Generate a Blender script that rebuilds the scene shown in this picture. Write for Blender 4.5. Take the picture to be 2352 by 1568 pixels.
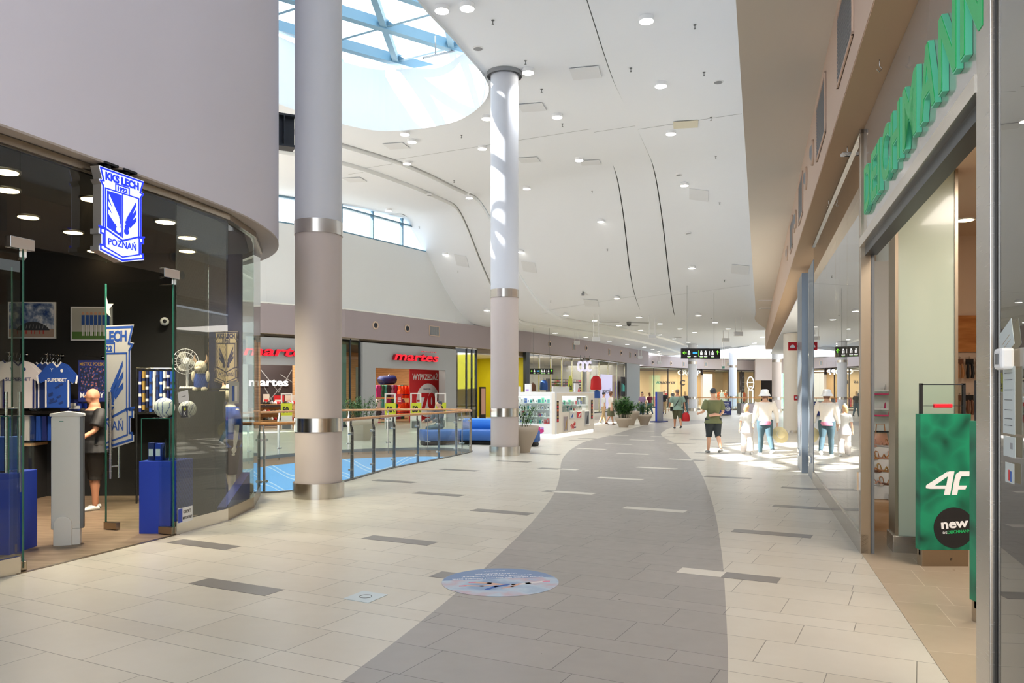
import bpy, bmesh, math, random
from mathutils import Matrix, Vector
random.seed(7)
PI = math.pi
scn = bpy.context.scene
COL = scn.collection
for o in list(bpy.data.objects): bpy.data.objects.remove(o)

# ------------------------------------------------------------------ camera, sky, sun, exposure
F = 1808.0; CX = 1176.0; HY = 900.0; HC = 1.6      # focal length in pixels, horizon row, eye height
cam = bpy.data.cameras.new('camera'); camo = bpy.data.objects.new('camera', cam); COL.objects.link(camo)
cam.sensor_width = 36.0; cam.lens = F / 2352 * 36.0; cam.shift_y = (HY - 784) / 2352
cam.clip_start = 0.05; cam.clip_end = 400
camo.location = (0, 0, HC); camo.rotation_euler = (PI / 2, 0, 0)
scn.camera = camo

w = bpy.data.worlds.new('sky'); scn.world = w; w.use_nodes = True
nt = w.node_tree; nt.nodes.clear()
out = nt.nodes.new('ShaderNodeOutputWorld'); bg = nt.nodes.new('ShaderNodeBackground')
tc = nt.nodes.new('ShaderNodeTexCoord'); sx = nt.nodes.new('ShaderNodeSeparateXYZ')
mr = nt.nodes.new('ShaderNodeMapRange'); mr.inputs[1].default_value = -0.1; mr.inputs[2].default_value = 0.9
rp = nt.nodes.new('ShaderNodeValToRGB')
rp.color_ramp.elements[0].color = (0.84, 0.91, 1.0, 1); rp.color_ramp.elements[1].color = (0.83, 0.92, 1.0, 1)
nt.links.new(tc.outputs['Generated'], sx.inputs[0]); nt.links.new(sx.outputs[2], mr.inputs[0])
nt.links.new(mr.outputs[0], rp.inputs[0]); nt.links.new(rp.outputs[0], bg.inputs[0]); nt.links.new(bg.outputs[0], out.inputs[0])
bg.inputs[1].default_value = 1.9

sun = bpy.data.lights.new('sun', 'SUN'); sun.energy = 17.0; sun.angle = 0.009; sun.color = (1.0, 0.97, 0.92)
suno = bpy.data.objects.new('sun', sun); COL.objects.link(suno)
suno.rotation_euler = Vector((0.745, 0.10, -0.667)).to_track_quat('-Z', 'Y').to_euler()

scn.view_settings.view_transform = 'Standard'; scn.view_settings.look = 'None'
scn.view_settings.gamma = 1.0; scn.view_settings.use_curve_mapping = False
scn.view_settings.exposure = 0.5
scn.cycles.max_bounces = 10; scn.cycles.diffuse_bounces = 5; scn.cycles.glossy_bounces = 4
scn.cycles.transparent_max_bounces = 16; scn.cycles.transmission_bounces = 6
scn.cycles.sample_clamp_indirect = 4.0; scn.cycles.caustics_reflective = False; scn.cycles.caustics_refractive = False

def lamp_area(name, loc, size, power, color=(1, 1, 1), direction=(0, 0, -1), rz=None):
    l = bpy.data.lights.new(name, 'AREA'); l.energy = power; l.size = size[0]; l.color = color
    l.shape = 'RECTANGLE'; l.size_y = size[1]
    o = bpy.data.objects.new(name, l); COL.objects.link(o); o.location = loc
    o.rotation_euler = (0, 0, rz) if rz is not None else Vector(direction).to_track_quat('-Z', 'Y').to_euler()
    return o
def lamp_spot(name, loc, power, color=(1, 1, 1), angle=2.4):
    l = bpy.data.lights.new(name, 'SPOT'); l.energy = power; l.color = color; l.spot_size = angle; l.spot_blend = 0.8
    l.shadow_soft_size = 0.09
    o = bpy.data.objects.new(name, l); COL.objects.link(o); o.location = loc
    return o
# light panels inside the shops (their own ceiling lighting)
WARM = (1.0, 0.80, 0.58); NEU = (1.0, 0.94, 0.86)

# ------------------------------------------------------------------ view geometry helpers
def gp(px, py):                      # floor point seen at a pixel
    d = HC * F / (py - HY); return Vector(((px - CX) / F * d, d, 0))
def at(px, py, d): return Vector(((px - CX) / F * d, d, HC - (py - HY) / F * d))

ORD = ['first', 'second', 'third', 'fourth', 'fifth', 'sixth', 'seventh', 'eighth', 'ninth', 'tenth', 'eleventh', 'twelfth', 'thirteenth', 'fourteenth', 'fifteenth', 'sixteenth', 'seventeenth', 'eighteenth', 'nineteenth', 'twentieth', 'twenty-first', 'twenty-second', 'twenty-third', 'twenty-fourth', 'twenty-fifth', 'twenty-sixth', 'twenty-seventh', 'twenty-eighth', 'twenty-ninth', 'thirtieth', 'thirty-first']
CN = {'white': 'white', 'shop white': 'off-white', 'teal': 'teal', 'sign green side': 'mint green', 'photo blue': 'blue', 'red': 'red', 'panel grey': 'light grey', 'panel dark': 'black', 'off white': 'cream', 'brown leather': 'brown', 'photo dark': 'dark grey', 'orange': 'orange', 'magenta': 'magenta', 'lilac': 'lilac', 'shirt white': 'white', 'rose gold': 'pink', 'green folds': 'green', 'black': 'black', 'shop black': 'black', 'grey': 'grey', 'pink': 'deep pink', 'shirt blue': 'blue', 'shirt blue dark': 'dark blue', 'navy': 'navy', 'tan leather': 'tan', 'silver pale': 'silver', 'gold': 'gold'}
# ------------------------------------------------------------------ materials
def lin(c): return c / 12.92 if c <= 0.04045 else ((c + 0.055) / 1.055) ** 2.4
def hexc(h):
    h = h.lstrip('#'); return tuple(lin(int(h[i:i + 2], 16) / 255) for i in (0, 2, 4)) + (1.0,)
MATS = {}
def mat(name, color='#cccccc', rough=0.6, metal=0.0, emit=0.0, spec=0.5, noise=0.0, scale=8.0, coat=0.0):
    if name in MATS: return MATS[name]
    m = bpy.data.materials.new(name); m.use_nodes = True; n = m.node_tree; b = n.nodes['Principled BSDF']
    c = hexc(color) if isinstance(color, str) else tuple(color) + (1.0,)
    b.inputs['Base Color'].default_value = c; b.inputs['Roughness'].default_value = rough
    b.inputs['Metallic'].default_value = metal; b.inputs['Specular IOR Level'].default_value = spec
    if coat: b.inputs['Coat Weight'].default_value = coat; b.inputs['Coat Roughness'].default_value = 0.05
    if emit:
        b.inputs['Emission Color'].default_value = c; b.inputs['Emission Strength'].default_value = emit
    if noise:
        t = n.nodes.new('ShaderNodeTexNoise'); t.inputs['Scale'].default_value = scale; t.inputs['Detail'].default_value = 5
        g = n.nodes.new('ShaderNodeTexCoord'); n.links.new(g.outputs['Object'], t.inputs['Vector'])
        mx = n.nodes.new('ShaderNodeMix'); mx.data_type = 'RGBA'
        mx.inputs[6].default_value = tuple(x * (1 - noise) for x in c[:3]) + (1,); mx.inputs[7].default_value = tuple(min(1, x * (1 + noise)) for x in c[:3]) + (1,)
        n.links.new(t.outputs['Fac'], mx.inputs[0]); n.links.new(mx.outputs[2], b.inputs['Base Color'])
    MATS[name] = m; return m
def glass(name, tint=(0.93, 0.97, 0.95), refl=1.0, rough=0.0):
    if name in MATS: return MATS[name]
    m = bpy.data.materials.new(name); m.use_nodes = True; n = m.node_tree; n.nodes.clear()
    o = n.nodes.new('ShaderNodeOutputMaterial'); tr = n.nodes.new('ShaderNodeBsdfTransparent'); gl = n.nodes.new('ShaderNodeBsdfGlossy')
    tr.inputs[0].default_value = tuple(tint) + (1,); gl.inputs['Roughness'].default_value = rough
    fr = n.nodes.new('ShaderNodeFresnel'); fr.inputs[0].default_value = 1.5
    ge = n.nodes.new('ShaderNodeNewGeometry'); sb = n.nodes.new('ShaderNodeMath'); sb.operation = 'SUBTRACT'; sb.inputs[0].default_value = refl
    ml = n.nodes.new('ShaderNodeMath'); ml.operation = 'MULTIPLY'; ml.use_clamp = True; mx = n.nodes.new('ShaderNodeMixShader')
    sc = n.nodes.new('ShaderNodeMath'); sc.operation = 'MULTIPLY'; sc.inputs[1].default_value = refl
    n.links.new(ge.outputs['Backfacing'], sc.inputs[0]); n.links.new(sc.outputs[0], sb.inputs[1])
    n.links.new(fr.outputs[0], ml.inputs[0]); n.links.new(sb.outputs[0], ml.inputs[1])
    n.links.new(ml.outputs[0], mx.inputs[0]); n.links.new(tr.outputs[0], mx.inputs[1]); n.links.new(gl.outputs[0], mx.inputs[2])
    n.links.new(mx.outputs[0], o.inputs[0]); MATS[name] = m; return m

class NG:                            # tiny helper to write math node chains
    def __init__(s, m): s.n = m.node_tree
    def v(s, x, sock):
        if isinstance(x, (int, float)): sock.default_value = x
        else: s.n.links.new(x, sock)
    def m(s, op, a, b=0.0, c=None):
        k = s.n.nodes.new('ShaderNodeMath'); k.operation = op; s.v(a, k.inputs[0]); s.v(b, k.inputs[1])
        if c is not None: s.v(c, k.inputs[2])
        return k.outputs[0]
    def mix(s, f, a, b):
        k = s.n.nodes.new('ShaderNodeMix'); k.data_type = 'RGBA'; s.v(f, k.inputs[0])
        for x, i in ((a, 6), (b, 7)):
            if isinstance(x, tuple): k.inputs[i].default_value = x
            else: s.n.links.new(x, k.inputs[i])
        return k.outputs[2]
    def noise(s, vec, scale, detail=4, out='Fac'):
        k = s.n.nodes.new('ShaderNodeTexNoise'); k.inputs['Scale'].default_value = scale; k.inputs['Detail'].default_value = detail
        if vec is not None: s.n.links.new(vec, k.inputs['Vector'])
        return k.outputs[out]
    def ramp(s, f, stops, interp='LINEAR'):
        k = s.n.nodes.new('ShaderNodeValToRGB'); s.n.links.new(f, k.inputs[0]); e = k.color_ramp; e.interpolation = interp
        while len(e.elements) < len(stops): e.elements.new(0.5)
        for q, (p, c) in zip(e.elements, stops): q.position = p; q.color = hexc(c) if isinstance(c, str) else c
        return k.outputs[0]

TH = math.atan2(942, 1808)           # the paving is turned by this angle
TU = (math.sin(TH), math.cos(TH)); TW = (math.cos(TH), -math.sin(TH))
def tile_mat(name, c1, c2, joint, th=TH, rough=0.30, t0=3.437, P=1.142, rows=(0.226, 0.684), L=0.865):
    m = bpy.data.materials.new(name); m.use_nodes = True; g = NG(m); n = m.node_tree; b = n.nodes['Principled BSDF']
    ge = n.nodes.new('ShaderNodeNewGeometry'); se = n.nodes.new('ShaderNodeSeparateXYZ'); n.links.new(ge.outputs['Position'], se.inputs[0])
    X, Y = se.outputs[0], se.outputs[1]
    t = g.m('ADD', g.m('MULTIPLY', X, math.sin(th)), g.m('MULTIPLY', Y, math.cos(th)))
    q = g.m('SUBTRACT', g.m('MULTIPLY', X, math.cos(th)), g.m('MULTIPLY', Y, math.sin(th)))
    tt = g.m('SUBTRACT', t, t0); k = g.m('FLOOR', g.m('DIVIDE', tt, P)); fm = g.m('SUBTRACT', tt, g.m('MULTIPLY', k, P))
    row = g.m('MULTIPLY', k, len(rows) + 1.0); d = g.m('MINIMUM', fm, g.m('SUBTRACT', P, fm))
    for r in rows:
        row = g.m('ADD', row, g.m('GREATER_THAN', fm, r)); d = g.m('MINIMUM', d, g.m('ABSOLUTE', g.m('SUBTRACT', fm, r)))
    wn = n.nodes.new('ShaderNodeTexWhiteNoise'); wn.noise_dimensions = '1D'; n.links.new(row, wn.inputs['W'])
    u = g.m('ADD', g.m('DIVIDE', q, L), g.m('MULTIPLY', wn.outputs['Value'], 7.0)); ui = g.m('FLOOR', u)
    fu = g.m('SUBTRACT', u, ui); dj = g.m('MULTIPLY', g.m('MINIMUM', fu, g.m('SUBTRACT', 1.0, fu)), L)
    j = g.m('LESS_THAN', g.m('MINIMUM', d, dj), 0.0028)
    w2 = n.nodes.new('ShaderNodeTexWhiteNoise'); w2.noise_dimensions = '2D'
    cb = n.nodes.new('ShaderNodeCombineXYZ'); n.links.new(row, cb.inputs[0]); n.links.new(ui, cb.inputs[1]); n.links.new(cb.outputs[0], w2.inputs['Vector'])
    ns = g.noise(ge.outputs['Position'], 2.6, 6)
    fac = g.m('ADD', g.m('MULTIPLY', w2.outputs['Value'], 0.42), g.m('MULTIPLY', ns, 0.58))
    col = g.mix(j, g.mix(fac, hexc(c1), hexc(c2)), hexc(joint))
    n.links.new(col, b.inputs['Base Color'])
    rn = g.noise(ge.outputs['Position'], 9.0, 3); n.links.new(g.m('ADD', rough - 0.06, g.m('MULTIPLY', rn, 0.14)), b.inputs['Roughness'])
    b.inputs['Specular IOR Level'].default_value = 0.55
    bu = n.nodes.new('ShaderNodeBump'); bu.inputs['Strength'].default_value = 0.25; bu.inputs['Distance'].default_value = 0.002
    n.links.new(g.m('SUBTRACT', 1.0, j), bu.inputs['Height']); n.links.new(bu.outputs[0], b.inputs['Normal'])
    MATS[name] = m; return m
def wood_mat(name, c1, c2, rough=0.45, sc=(1.0, 12.0, 12.0), plank=0.0):
    m = bpy.data.materials.new(name); m.use_nodes = True; g = NG(m); n = m.node_tree; b = n.nodes['Principled BSDF']
    ge = n.nodes.new('ShaderNodeNewGeometry'); mp = n.nodes.new('ShaderNodeMapping'); mp.inputs['Scale'].default_value = sc
    n.links.new(ge.outputs['Position'], mp.inputs[0]); f = g.noise(mp.outputs[0], 1.3, 6)
    col = g.ramp(f, [(0.3, c1), (0.7, c2)])
    if plank:
        se = n.nodes.new('ShaderNodeSeparateXYZ'); n.links.new(ge.outputs['Position'], se.inputs[0])
        a = g.m('FRACT', g.m('DIVIDE', se.outputs[2], plank)); col = g.mix(g.m('LESS_THAN', a, 0.07), col, hexc('#7a5a3c'))
    n.links.new(col, b.inputs['Base Color']); b.inputs['Roughness'].default_value = rough; MATS[name] = m; return m

tile_mat('beige paving', '#bfb7a8', '#d0cabd', '#7c766c')
tile_mat('grey paving', '#88837e', '#9b9590', '#524e4b')
tile_mat('shop tan paving', '#a8967e', '#b7a58e', '#cfc2ae', th=0.30, P=0.6, rows=(), L=0.6, t0=0.0)
mat('inlay dark', '#7c7874', 0.3); mat('inlay light', '#d8d2c6', 0.3)
wood_mat('shop oak floor', '#6d5a47', '#94806a', sc=(2, 9, 2))
wood_mat('orange oak', '#a8642c', '#cb8a4c', sc=(2, 2, 11)); wood_mat('pale oak', '#c09468', '#d9b48c', sc=(2, 2, 9))
wood_mat('slat wood', '#b98d60', '#d3a878', sc=(1, 1, 6), plank=0.12); wood_mat('handrail wood', '#b27a45', '#cf9a63', 0.3)
mat('white plaster', '#e4e7e8', 0.85); mat('ceiling white', '#eceff4', 0.88); mat('ceiling edge', '#f6f6f2', 0.8)
mat('beige plaster', '#d8cfc4', 0.85); mat('drum paint', '#e0dce6', 0.75)
mat('fascia taupe', '#a2979a', 0.7); mat('fascia tan', '#d3baa6', 0.7); mat('soffit tan', '#bb9e80', 0.75)
mat('column paint', '#d3d5dc', 0.55); mat('column taupe', '#c9bcb6', 0.6)
mat('black', '#151517', 0.6); mat('shop black', '#1c1a19', 0.8); mat('shop dark ceiling', '#26221d', 0.8)
mat('dark metal', '#3c4148', 0.4, 0.6); mat('white', '#f0f0f0', 0.5); mat('off white', '#e4dccf', 0.6)
mat('red', '#cf1f28', 0.5); mat('yellow', '#c9c012', 0.6); mat('lime', '#c6cf2e', 0.5)
mat('blue', '#1f3fae', 0.45); mat('navy', '#1d2a6b', 0.55); mat('grey', '#8d8f92', 0.5); mat('portal grey', '#a9acae', 0.55)
mat('lamp white', '#fffaf0', 0.5, emit=9.0); mat('lamp warm', '#ffdca4', 0.5, emit=9.0)
mat('chrome', '#dcdcdc', 0.12, 1.0); mat('skylight steel', '#6d8fa3', 0.4, 0.1)
def steel(name='brushed steel', c='#b9b4ad', r=0.26):
    m = mat(name, c, r, 1.0); n = m.node_tree; g = NG(m); b = n.nodes['Principled BSDF']
    tcn = n.nodes.new('ShaderNodeTexCoord'); mp = n.nodes.new('ShaderNodeMapping'); mp.inputs['Scale'].default_value = (3, 3, 160)
    n.links.new(tcn.outputs['Object'], mp.inputs[0]); f = g.noise(mp.outputs[0], 2.0, 3)
    n.links.new(g.m('ADD', r - 0.02, g.m('MULTIPLY', f, 0.05)), b.inputs['Roughness']); return m
steel(); steel('polished steel', '#cfc9c0', 0.2); steel('warm steel', '#a39684', 0.3)
glass('clear glass'); glass('green glass', (0.80, 0.90, 0.86)); glass('tinted glass', (0.93, 0.93, 0.89), 1.6)
glass('dark glass', (0.50, 0.55, 0.56), 1.0); glass('roof glass', (0.97, 0.99, 1.0), 0.3); glass('shop glass', (0.90, 0.93, 0.90), 1.3)
mat('glass edge', '#2f6b5b', 0.2)

# ------------------------------------------------------------------ mesh building
WM = {}
def unit(v): v = Vector(v); return v.normalized()
def xf(o, xd, up=(0, 0, 1)):         # frame: x along xd, y up, z out of the face
    x = unit(xd); y = unit(up); z = x.cross(y).normalized(); y = z.cross(x)
    return Matrix(((x[0], y[0], z[0], o[0]), (x[1], y[1], z[1], o[1]), (x[2], y[2], z[2], o[2]), (0, 0, 0, 1)))
I4 = Matrix.Identity(4)
class MB:
    def __init__(s, M=None): s.v = []; s.f = []; s.mi = []; s.sm = []; s.M = M or I4
    def add(s, vs, fs, mi=0, M=None, smooth=False):
        M = s.M @ M if M else s.M; b = len(s.v); s.v += [M @ Vector(p) for p in vs]
        for f in fs: s.f.append([b + i for i in f]); s.mi.append(mi); s.sm.append(smooth)
        return s
    def box(s, x0, x1, y0, y1, z0, z1, mi=0, M=None):
        vs = [(x, y, z) for z in (z0, z1) for y in (y0, y1) for x in (x0, x1)]
        return s.add(vs, [(0, 2, 3, 1), (4, 5, 7, 6), (0, 1, 5, 4), (2, 6, 7, 3), (0, 4, 6, 2), (1, 3, 7, 5)], mi, M)
    def prism(s, pts, z0, z1, mi=0, M=None):     # outline in x,y extruded along z
        n = len(pts); a = sum(pts[i][0] * pts[(i + 1) % n][1] - pts[(i + 1) % n][0] * pts[i][1] for i in range(n))
        if a < 0: pts = pts[::-1]
        vs = [(p[0], p[1], z0) for p in pts] + [(p[0], p[1], z1) for p in pts]
        return s.add(vs, [tuple(range(n))[::-1], tuple(range(n, 2 * n))] + [(i, (i + 1) % n, n + (i + 1) % n, n + i) for i in range(n)], mi, M)
    def lathe(s, prof, seg=32, mi=0, M=None, cap=True, a0=0.0, hard=False):  # prof [(r,z)]
        if hard:
            for k in range(len(prof) - 1): s.lathe(prof[k:k + 2], seg, mi, M, False, a0)
            return s
        vs = []; fs = []; n = len(prof)
        for i in range(seg):
            a = a0 + 2 * PI * i / seg; vs += [(r * math.cos(a), r * math.sin(a), z) for r, z in prof]
        for i in range(seg):
            j = (i + 1) % seg
            for k in range(n - 1): fs.append((i * n + k, j * n + k, j * n + k + 1, i * n + k + 1))
        s.add(vs, fs, mi, M, True)
        if cap:
            b = [(prof[0][0] * math.cos(2 * PI * i / seg + a0), prof[0][0] * math.sin(2 * PI * i / seg + a0), prof[0][1]) for i in range(seg)]
            t = [(prof[-1][0] * math.cos(2 * PI * i / seg + a0), prof[-1][0] * math.sin(2 * PI * i / seg + a0), prof[-1][1]) for i in range(seg)]
            if prof[0][0] > 1e-4: s.add(b, [tuple(range(seg))[::-1]], mi, M)
            if prof[-1][0] > 1e-4: s.add(t, [tuple(range(seg))], mi, M)
        return s
    def cyl(s, p0, p1, r0, r1=None, seg=12, mi=0, M=None): return s.tube([p0, p1], [r0, r0 if r1 is None else r1], seg, mi, M)
    def tube(s, pts, rad, seg=10, mi=0, M=None, cap=True, sq=None):
        pts = [Vector(p) for p in pts]
        if not isinstance(rad, (list, tuple)): rad = [rad] * len(pts)
        vs = []; fs = []; n = len(pts); ref = None
        for i, p in enumerate(pts):
            t = (pts[min(i + 1, n - 1)] - pts[max(i - 1, 0)]).normalized()
            if ref is None: ref = Vector((0, 0, 1)) if abs(t.z) < 0.9 else Vector((0, 1, 0))
            a = (ref - t * ref.dot(t)).normalized(); ref = a; b = t.cross(a)
            r = rad[i]; ra, rb = r if isinstance(r, (list, tuple)) else (r, r)
            for k in range(seg):
                q = 2 * PI * k / seg + (PI / seg if sq else 0); vs.append(p + a * math.cos(q) * ra + b * math.sin(q) * rb)
        for i in range(n - 1):
            for k in range(seg): fs.append((i * seg + k, i * seg + (k + 1) % seg, (i + 1) * seg + (k + 1) % seg, (i + 1) * seg + k))
        s.add(vs, fs, mi, M, not sq)
        if cap: s.add(vs[:seg], [tuple(range(seg))[::-1]], mi, M); s.add(vs[-seg:], [tuple(range(seg))], mi, M)
        return s
    def ball(s, c, r, seg=16, rings=10, mi=0, M=None):
        r = r if isinstance(r, (list, tuple)) else (r, r, r); vs = []; fs = []
        for i in range(rings + 1):
            th = PI * i / rings
            for k in range(seg): a = 2 * PI * k / seg; vs.append((c[0] + r[0] * math.sin(th) * math.cos(a), c[1] + r[1] * math.sin(th) * math.sin(a), c[2] - r[2] * math.cos(th)))
        for i in range(rings):
            for k in range(seg):
                j = (k + 1) % seg
                if i == 0: fs.append((k, seg + j, seg + k))
                elif i == rings - 1: fs.append((i * seg + k, i * seg + j, (i + 1) * seg + k))
                else: fs.append((i * seg + k, i * seg + j, (i + 1) * seg + j, (i + 1) * seg + k))
        return s.add(vs, fs, mi, M, True)
    def rings(s, rr, seg=20, mi=0, M=None):      # rr [(z,cx,cy,rx,ry)] closed body of horizontal ellipses
        vs = []; fs = []
        for z, cx, cy, rx, ry in rr:
            for k in range(seg): a = 2 * PI * k / seg; vs.append((cx + rx * math.cos(a), cy + ry * math.sin(a), z))
        n = len(rr)
        for i in range(n - 1):
            for k in range(seg): fs.append((i * seg + k, i * seg + (k + 1) % seg, (i + 1) * seg + (k + 1) % seg, (i + 1) * seg + k))
        s.add(vs, fs, mi, M, True); s.add(vs[:seg], [tuple(range(seg))[::-1]], mi, M); s.add(vs[-seg:], [tuple(range(seg))], mi, M)
        return s
    def mesh(s, other, mi=0, M=None):
        vs = [v.co.copy() for v in other.vertices]; return s.add(vs, [tuple(p.vertices) for p in other.polygons], mi, M)
    def build(s, name, mats=None, parent=None, bevel=0.0):
        me = bpy.data.meshes.new(name); inv = WM[parent.name].inverted() if parent else I4
        me.from_pydata([tuple(inv @ v) for v in s.v], [], s.f); me.polygons.foreach_set('material_index', s.mi); me.polygons.foreach_set('use_smooth', s.sm)
        mats = mats if isinstance(mats, (list, tuple)) else [mats]
        for m in mats: me.materials.append(MATS[m] if isinstance(m, str) else m)
        me.update(); o = bpy.data.objects.new(name, me); COL.objects.link(o)
        if parent: o.parent = parent; WM[o.name] = WM[parent.name].copy()
        else: WM[o.name] = I4
        if bevel:
            bm = bmesh.new(); bm.from_mesh(me); bmesh.ops.remove_doubles(bm, verts=bm.verts, dist=1e-5)
            ed = [e for e in bm.edges if len(e.link_faces) == 2 and e.calc_face_angle(0) > 0.5]
            bmesh.ops.bevel(bm, geom=ed, offset=bevel, segments=2, affect='EDGES', profile=0.5); bm.to_mesh(me); bm.free()
        return o
def thing(name, label, cat, loc=(0, 0, 0), rotz=0.0, group=None):
    o = bpy.data.objects.new(name, None); COL.objects.link(o); o.location = loc; o.rotation_euler = (0, 0, rotz)
    o['label'] = label; o['category'] = cat
    if group: o['group'] = group
    o.empty_display_size = 0.2
    WM[o.name] = Matrix.Translation(loc) @ Matrix.Rotation(rotz, 4, 'Z'); return o
def tag(o, label, cat, group=None, kind=None):
    o['label'] = label; o['category'] = cat
    if group: o['group'] = group
    if kind: o['kind'] = kind
    return o
def struct(o): o['kind'] = 'structure'; return o
def dup(root, loc, rotz=0.0, label=None, group=None):
    r = root.copy(); COL.objects.link(r); r.location = loc; r.rotation_euler = (0, 0, rotz)
    if label: r['label'] = label
    if group: r['group'] = group
    for ch in list(root.children):
        c = ch.copy(); COL.objects.link(c); c.parent = r
        for g in list(ch.children): d = g.copy(); COL.objects.link(d); d.parent = c
    return r
def recentre(o):                     # put a single-mesh thing's origin at its own base
    me = o.data; n = len(me.vertices); c = sum((v.co for v in me.vertices), Vector()) / n; c.z = min(v.co.z for v in me.vertices)
    for v in me.vertices: v.co -= c
    o.location = c; WM[o.name] = Matrix.Translation(c); return o

# text -> mesh (local frame, centred at x 0, baseline y 0, cap height h)
def text_mesh(s, h, depth=0.01, bold=0.0, shear=0.0, width=None, mirror=False, spacing=1.0):
    cu = bpy.data.curves.new('t', 'FONT'); cu.body = s; cu.size = 1.0; cu.offset = bold; cu.shear = shear; cu.extrude = 0.5; cu.space_character = spacing
    cu.resolution_u = 3
    ob = bpy.data.objects.new('t', cu); COL.objects.link(ob); dg = bpy.context.evaluated_depsgraph_get()
    me = bpy.data.meshes.new_from_object(ob.evaluated_get(dg)); bpy.data.objects.remove(ob); bpy.data.curves.remove(cu)
    xs = [v.co.x for v in me.vertices]; k = h / 0.73
    kx = k if width is None else width / (max(xs) - min(xs)); mid = (max(xs) + min(xs)) / 2
    for v in me.vertices: v.co = Vector(((v.co.x - mid) * kx, v.co.y * k, (v.co.z + 0.5) * depth))
    return me

def clipped(tris, f):                # keep the part of the triangles where f > 0
    outp = []
    for tr in tris:
        d = [f(p) for p in tr]
        if all(x > 0 for x in d): outp.append(tr); continue
        if all(x <= 0 for x in d): continue
        poly = []
        for i in range(3):
            a, b, da, db = tr[i], tr[(i + 1) % 3], d[i], d[(i + 1) % 3]
            if da > 0: poly.append(a)
            if (da > 0) != (db > 0): poly.append(a.lerp(b, da / (da - db)))
        outp.append(poly)
    return outp
def spline(pts, n=8, closed=False):
    P = [Vector(p) for p in pts]; r = []; m = len(P)
    for i in range(m if closed else m - 1):
        if closed: a, b, c, d = P[i - 1], P[i], P[(i + 1) % m], P[(i + 2) % m]
        else: b, c = P[i], P[i + 1]; a = P[i - 1] if i else b * 2 - c; d = P[i + 2] if i + 2 < m else c * 2 - b
        for k in range(n):
            t = k / n; r.append(0.5 * ((2 * b) + (c - a) * t + (2 * a - 5 * b + 4 * c - d) * t * t + (3 * b - a - 3 * c + d) * t ** 3))
    if not closed: r.append(P[-1])
    return r
def sdist(poly, x, y):               # signed distance, positive outside
    best = 1e9; ins = False; n = len(poly)
    for i in range(n):
        ax, ay = poly[i][0], poly[i][1]; bx, by = poly[(i + 1) % n][0], poly[(i + 1) % n][1]
        dx, dy = bx - ax, by - ay; L = dx * dx + dy * dy; t = max(0, min(1, ((x - ax) * dx + (y - ay) * dy) / L)) if L else 0
        best = min(best, (x - ax - t * dx) ** 2 + (y - ay - t * dy) ** 2)
        if (ay > y) != (by > y) and x < (bx - ax) * (y - ay) / (by - ay) + ax: ins = not ins
    return -math.sqrt(best) if ins else math.sqrt(best)
class Plane:                         # vertical plane through a with direction d (to the viewer's right)
    def __init__(s, a, d): s.a = Vector((a[0], a[1], 0)); s.d = unit((d[0], d[1], 0)); s.n = s.d.cross(Vector((0, 0, 1)))
    def M(s, off=0.0): return xf(s.a + s.n * off, s.d)
    def u(s, px, off=0.0):
        r = (px - CX) / F; a = s.a + s.n * off
        return (r * a.y - a.x) / (s.d.x - r * s.d.y)
    def z(s, px, py, off=0.0):
        y = (s.a + s.n * off + s.d * s.u(px, off)).y; return HC + (HY - py) / F * y
    def pt(s, px, py=None, off=0.0):
        p = s.a + s.n * off + s.d * s.u(px, off)
        if py is not None: p.z = HC + (HY - py) / F * p.y
        return p
    def uv(s, px, py, off=0.0): return s.u(px, off), s.z(px, py, off)
# ================================================================== FLOOR
VOID = [(-5.0, 12.75), (-4.2, 12.45), (-3.52, 12.75), (-3.02, 14.0), (-2.53, 16.5), (-1.9, 18.3), (-1.31, 20.2), (-1.10, 21.1), (-1.3, 21.9), (-2.0, 22.4),
        (-3.04, 22.4), (-4.65, 21.6), (-5.6, 20.4), (-6.1, 19.5), (-6.7, 17.4), (-6.7, 15.2), (-6.0, 13.6)]
VOIDC = [(p.x, p.y) for p in spline([(a, b, 0) for a, b in VOID], 6, True)]
VOID2 = [(13.6, 70.5), (24.5, 66.0), (27.5, 72.5), (16.5, 78.0)]     # second opening far down the mall
def lay(name, poly_or_rect, z, m, holes=(), res=1.0, parent=None):
    x0, x1, y0, y1 = poly_or_rect; mb = MB(); nx = int((x1 - x0) / res); ny = int((y1 - y0) / res); tr = []
    for i in range(nx):
        for j in range(ny):
            a, b = x0 + i * res, y0 + j * res; q = [Vector((a, b, z)), Vector((a + res, b, z)), Vector((a + res, b + res, z)), Vector((a, b + res, z))]
            tr += [[q[0], q[1], q[2]], [q[0], q[2], q[3]]]
    for h in holes:
        new = []
        hx = [p[0] for p in h]; hy = [p[1] for p in h]; bb = (min(hx) - res * 2, max(hx) + res * 2, min(hy) - res * 2, max(hy) + res * 2)
        near = []
        for t in tr:
            c = sum(t, Vector()) / len(t)
            (near if bb[0] < c.x < bb[1] and bb[2] < c.y < bb[3] and len(t) == 3 else new).append(t)
        # refine near the hole so that the rim is smooth
        fine = []
        for t in near:
            st = [t]
            for _ in range(3): st = [k for q in st for k in ([q[0], (q[0] + q[1]) / 2, (q[0] + q[2]) / 2], [(q[0] + q[1]) / 2, q[1], (q[1] + q[2]) / 2], [(q[0] + q[2]) / 2, (q[1] + q[2]) / 2, q[2]], [(q[0] + q[1]) / 2, (q[1] + q[2]) / 2, (q[0] + q[2]) / 2])]
            fine += st
        tr = new + clipped(fine, lambda p: sdist(h, p.x, p.y))
    for t in tr: mb.add(t, [tuple(range(len(t)))])
    return mb.build(name, m, parent)
floor = struct(lay('floor', (-20, 46, -3, 97), 0.0, 'beige paving', (VOIDC, VOID2)))

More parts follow.
